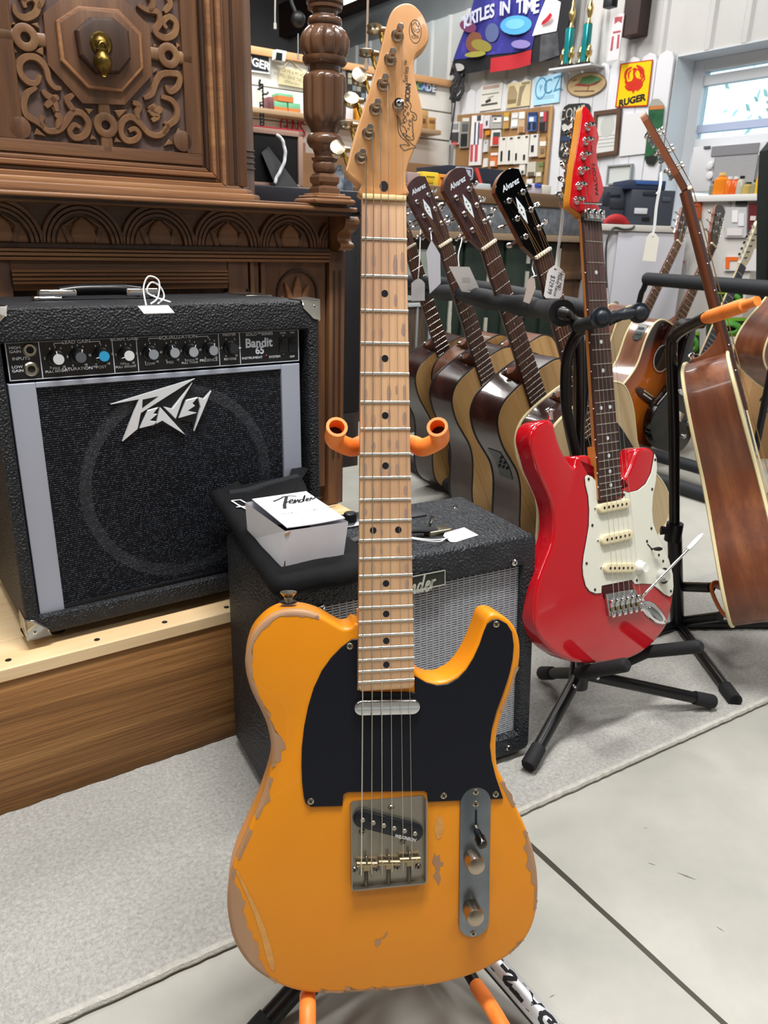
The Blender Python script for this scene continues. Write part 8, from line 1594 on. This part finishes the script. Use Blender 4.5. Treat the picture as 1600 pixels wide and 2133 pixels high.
# black iron hanger
t = thing('iron_hanger', 'black perforated iron strip with hooks at the left end of the plank wall', 'hanger', WS, (*WS.px(546, 262, .15), .15)); im = plain('17181a', .5)
a0 = WS.px(543, 176, .15); a1 = WS.px(546, 262, .15); g = G(); n_ = 12
for s in (-1, 1): g.box(a1[0]-.014 if s < 0 else a1[0]+.007, a1[0]-.007 if s < 0 else a1[0]+.014, a1[1], a0[1], .148, .153)
for i in range(n_+1): v = a1[1]+(a0[1]-a1[1])*i/n_; g.box(a1[0]-.014, a1[0]+.014, v-.006, v+.006, .148, .153)
g.obj('strip', im, t, smooth=False, kind='stuff'); 
for q in ([(541, 178), (540, 172), (542, 166)], [(548, 196), (555, 196), (559, 192)], [(545, 180), (538, 186), (537, 200)]): g = G(); g.tube([(*WS.px(x, y, .15), .15) for x, y in q], .007, 6); g.obj('hook', im, t)
g = G(); p = WS.px(539, 200, .155); g.box(p[0]-.02, p[0]+.02, p[1]-.03, p[1]+.03, .154, .157); g.obj('tag', plain('d9d2c4'), t, smooth=False)
# red wire letters
t = thing('wire_letters', 'red bent wire letters under the shelf on the plank wall', 'letters', WS, (*WS.px(610, 278, .02), .02))
for ch, x, y in (('G', 592, 262), ('U', 604, 264), ('N', 616, 266), ('S', 630, 270)):
    u, v = WS.px(x, y, .02); S_ = {'G': [(.5, .8), (0, 1), (-.6, .6), (-.7, -.2), (-.2, -.9), (.5, -.7), (.6, -.1), (.1, -.1)], 'U': [(-.5, 1), (-.5, -.4), (0, -1), (.5, -.4), (.5, 1)], 'N': [(-.5, -1), (-.5, 1), (.5, -1), (.5, 1)], 'S': [(.5, .7), (0, 1), (-.5, .6), (0, 0), (.5, -.5), (0, -1), (-.6, -.7)]}[ch]
    P_ = [(u+a*.034, v+b*.042, .02) for a, b in S_]; g = G(); g.tube(cr(P_, 4) if ch != 'N' else P_, .0055, 6); g.obj('letter', plain('b0303c', .4), t)
tfp, _ = ws('black framed picture behind the turned post', 'framed_picture', 'picture', [(644, 134), (711, 144), (709, 176), (643, 166)], '20242a', .004, .02); pp(WS, [(647, 137), (708, 146.5), (706, 172), (646, 162)], .0242, .026, plain('c9d0d4', .3), 'picture_mount', tfp)
t, b = ws('dark framed collage poster behind the tuning buttons', 'poster', 'poster', [(722, 134), (765, 141), (761, 212), (720, 207)], '2b2a28', .004, .012)
for i in range(5):
    for j in range(4):
        x, y = 725+j*9.3, 139+i*12.5+j*1.5; 
        if (i+j) % 3: pp(WS, R4(x, y, x+8, y+10.5, -.15), .0155, .0175, plain(('8d8a7c', '5f5a4c', 'a39c86', '6f7a80')[(i*2+j) % 4]), 'picture_tile', b)
t, b = ws('blue sign with pale letters at the right end of the plank wall', 'sign', 'sign', [(828, 163), (909, 176), (907, 194), (826, 181)], '3d5f7c')
for i, (ch, c) in enumerate(zip('ARCADE', ('c9b24a', 'd0d8a0', '86b060', '8fa0d8', 'c9d0d8', 'd8d8d4'))): wst(ch, 853+i*10.2, 176+i*1.75, .062, b, c, .0125, bold=.003)
g = G(); p, q = WS.px(630, 297, .01), WS.px(636, 322, .01); g.box(p[0], q[0], q[1], p[1], .004, .014); g.obj('wooden_strip', plain('b08a78'), fr=WS, label='short pale wooden strip beside the standing picture frame', cat='strip')
# dark tangle at the corner
g = G(); p = at(953, 176, 6.0); random.seed(21)
for k in range(7): g.tube(cr([(p.x+random.uniform(-.05, .05), p.y, p.z+random.uniform(-.12, .16)) for i in range(5)], 4), .008, 5)
g.tube([(p.x, p.y, p.z), (p.x-.03, p.y, p.z-.35)], .006, 5); g.obj('cable_bundle', plain('1b1a1c', .6), label='dark cable bundle hanging in the corner of the walls', cat='cable', kind='stuff')
# ---- ceiling light and pull cords
p = at(786, -26, 6.3); fx_ = Fr(p, NV); t = thing('fluorescent_light', 'bright fluorescent light at the top edge above the yellow headstock', 'light', fx_); g = G(); g.box(-.6, .6, .03, .09, -.08, .08); g.obj('housing', plain('c9ccd0', .4), t, bevel=.004)
for z in (-.04, .04): g = G(); g.cyl((-.58, .015, z), (.58, .015, z), .018); g.obj('tube', M('lamp_tube', 'e8fbff', .4, emit=9), t)
for lab, q, r, c, Y in (('pale pull cord with brass end hanging left of the turned post', ((574, -30), (573, 20), (573, 48)), .004, 'a5a49c', 5.2), ('thin pull cord hanging behind the turned post', ((621, 70), (621, 90), (621, 112)), .003, '8a8a88', 5.2), ('long pull cord hanging beside the yellow headstock', ((767, -30), (765, 70), (763, 132)), .005, 'b09a84', 4.4)):
    g = G(); P_ = [at(x, y, Y) for x, y in q]; g.tube(P_, r, 6); g.cyl(P_[-1], P_[-1]-Vector((0, 0, .03)), r*2.2, k=8); g.obj('pull_cord', plain(c, .5), label=lab, cat='cord')
g = G(); P_ = [at(x, y, 5.4) for x, y in ((600, -40), (606, 0), (614, 22), (621, 40))]; g.tube(cr(P_, 4), .012, 8); g.ball(tuple(P_[-1]), .045, k=12); g.obj('hanging_socket', plain('0d0d0f', .5), label='black cable with bulb socket hanging from the dark ceiling', cat='cable')
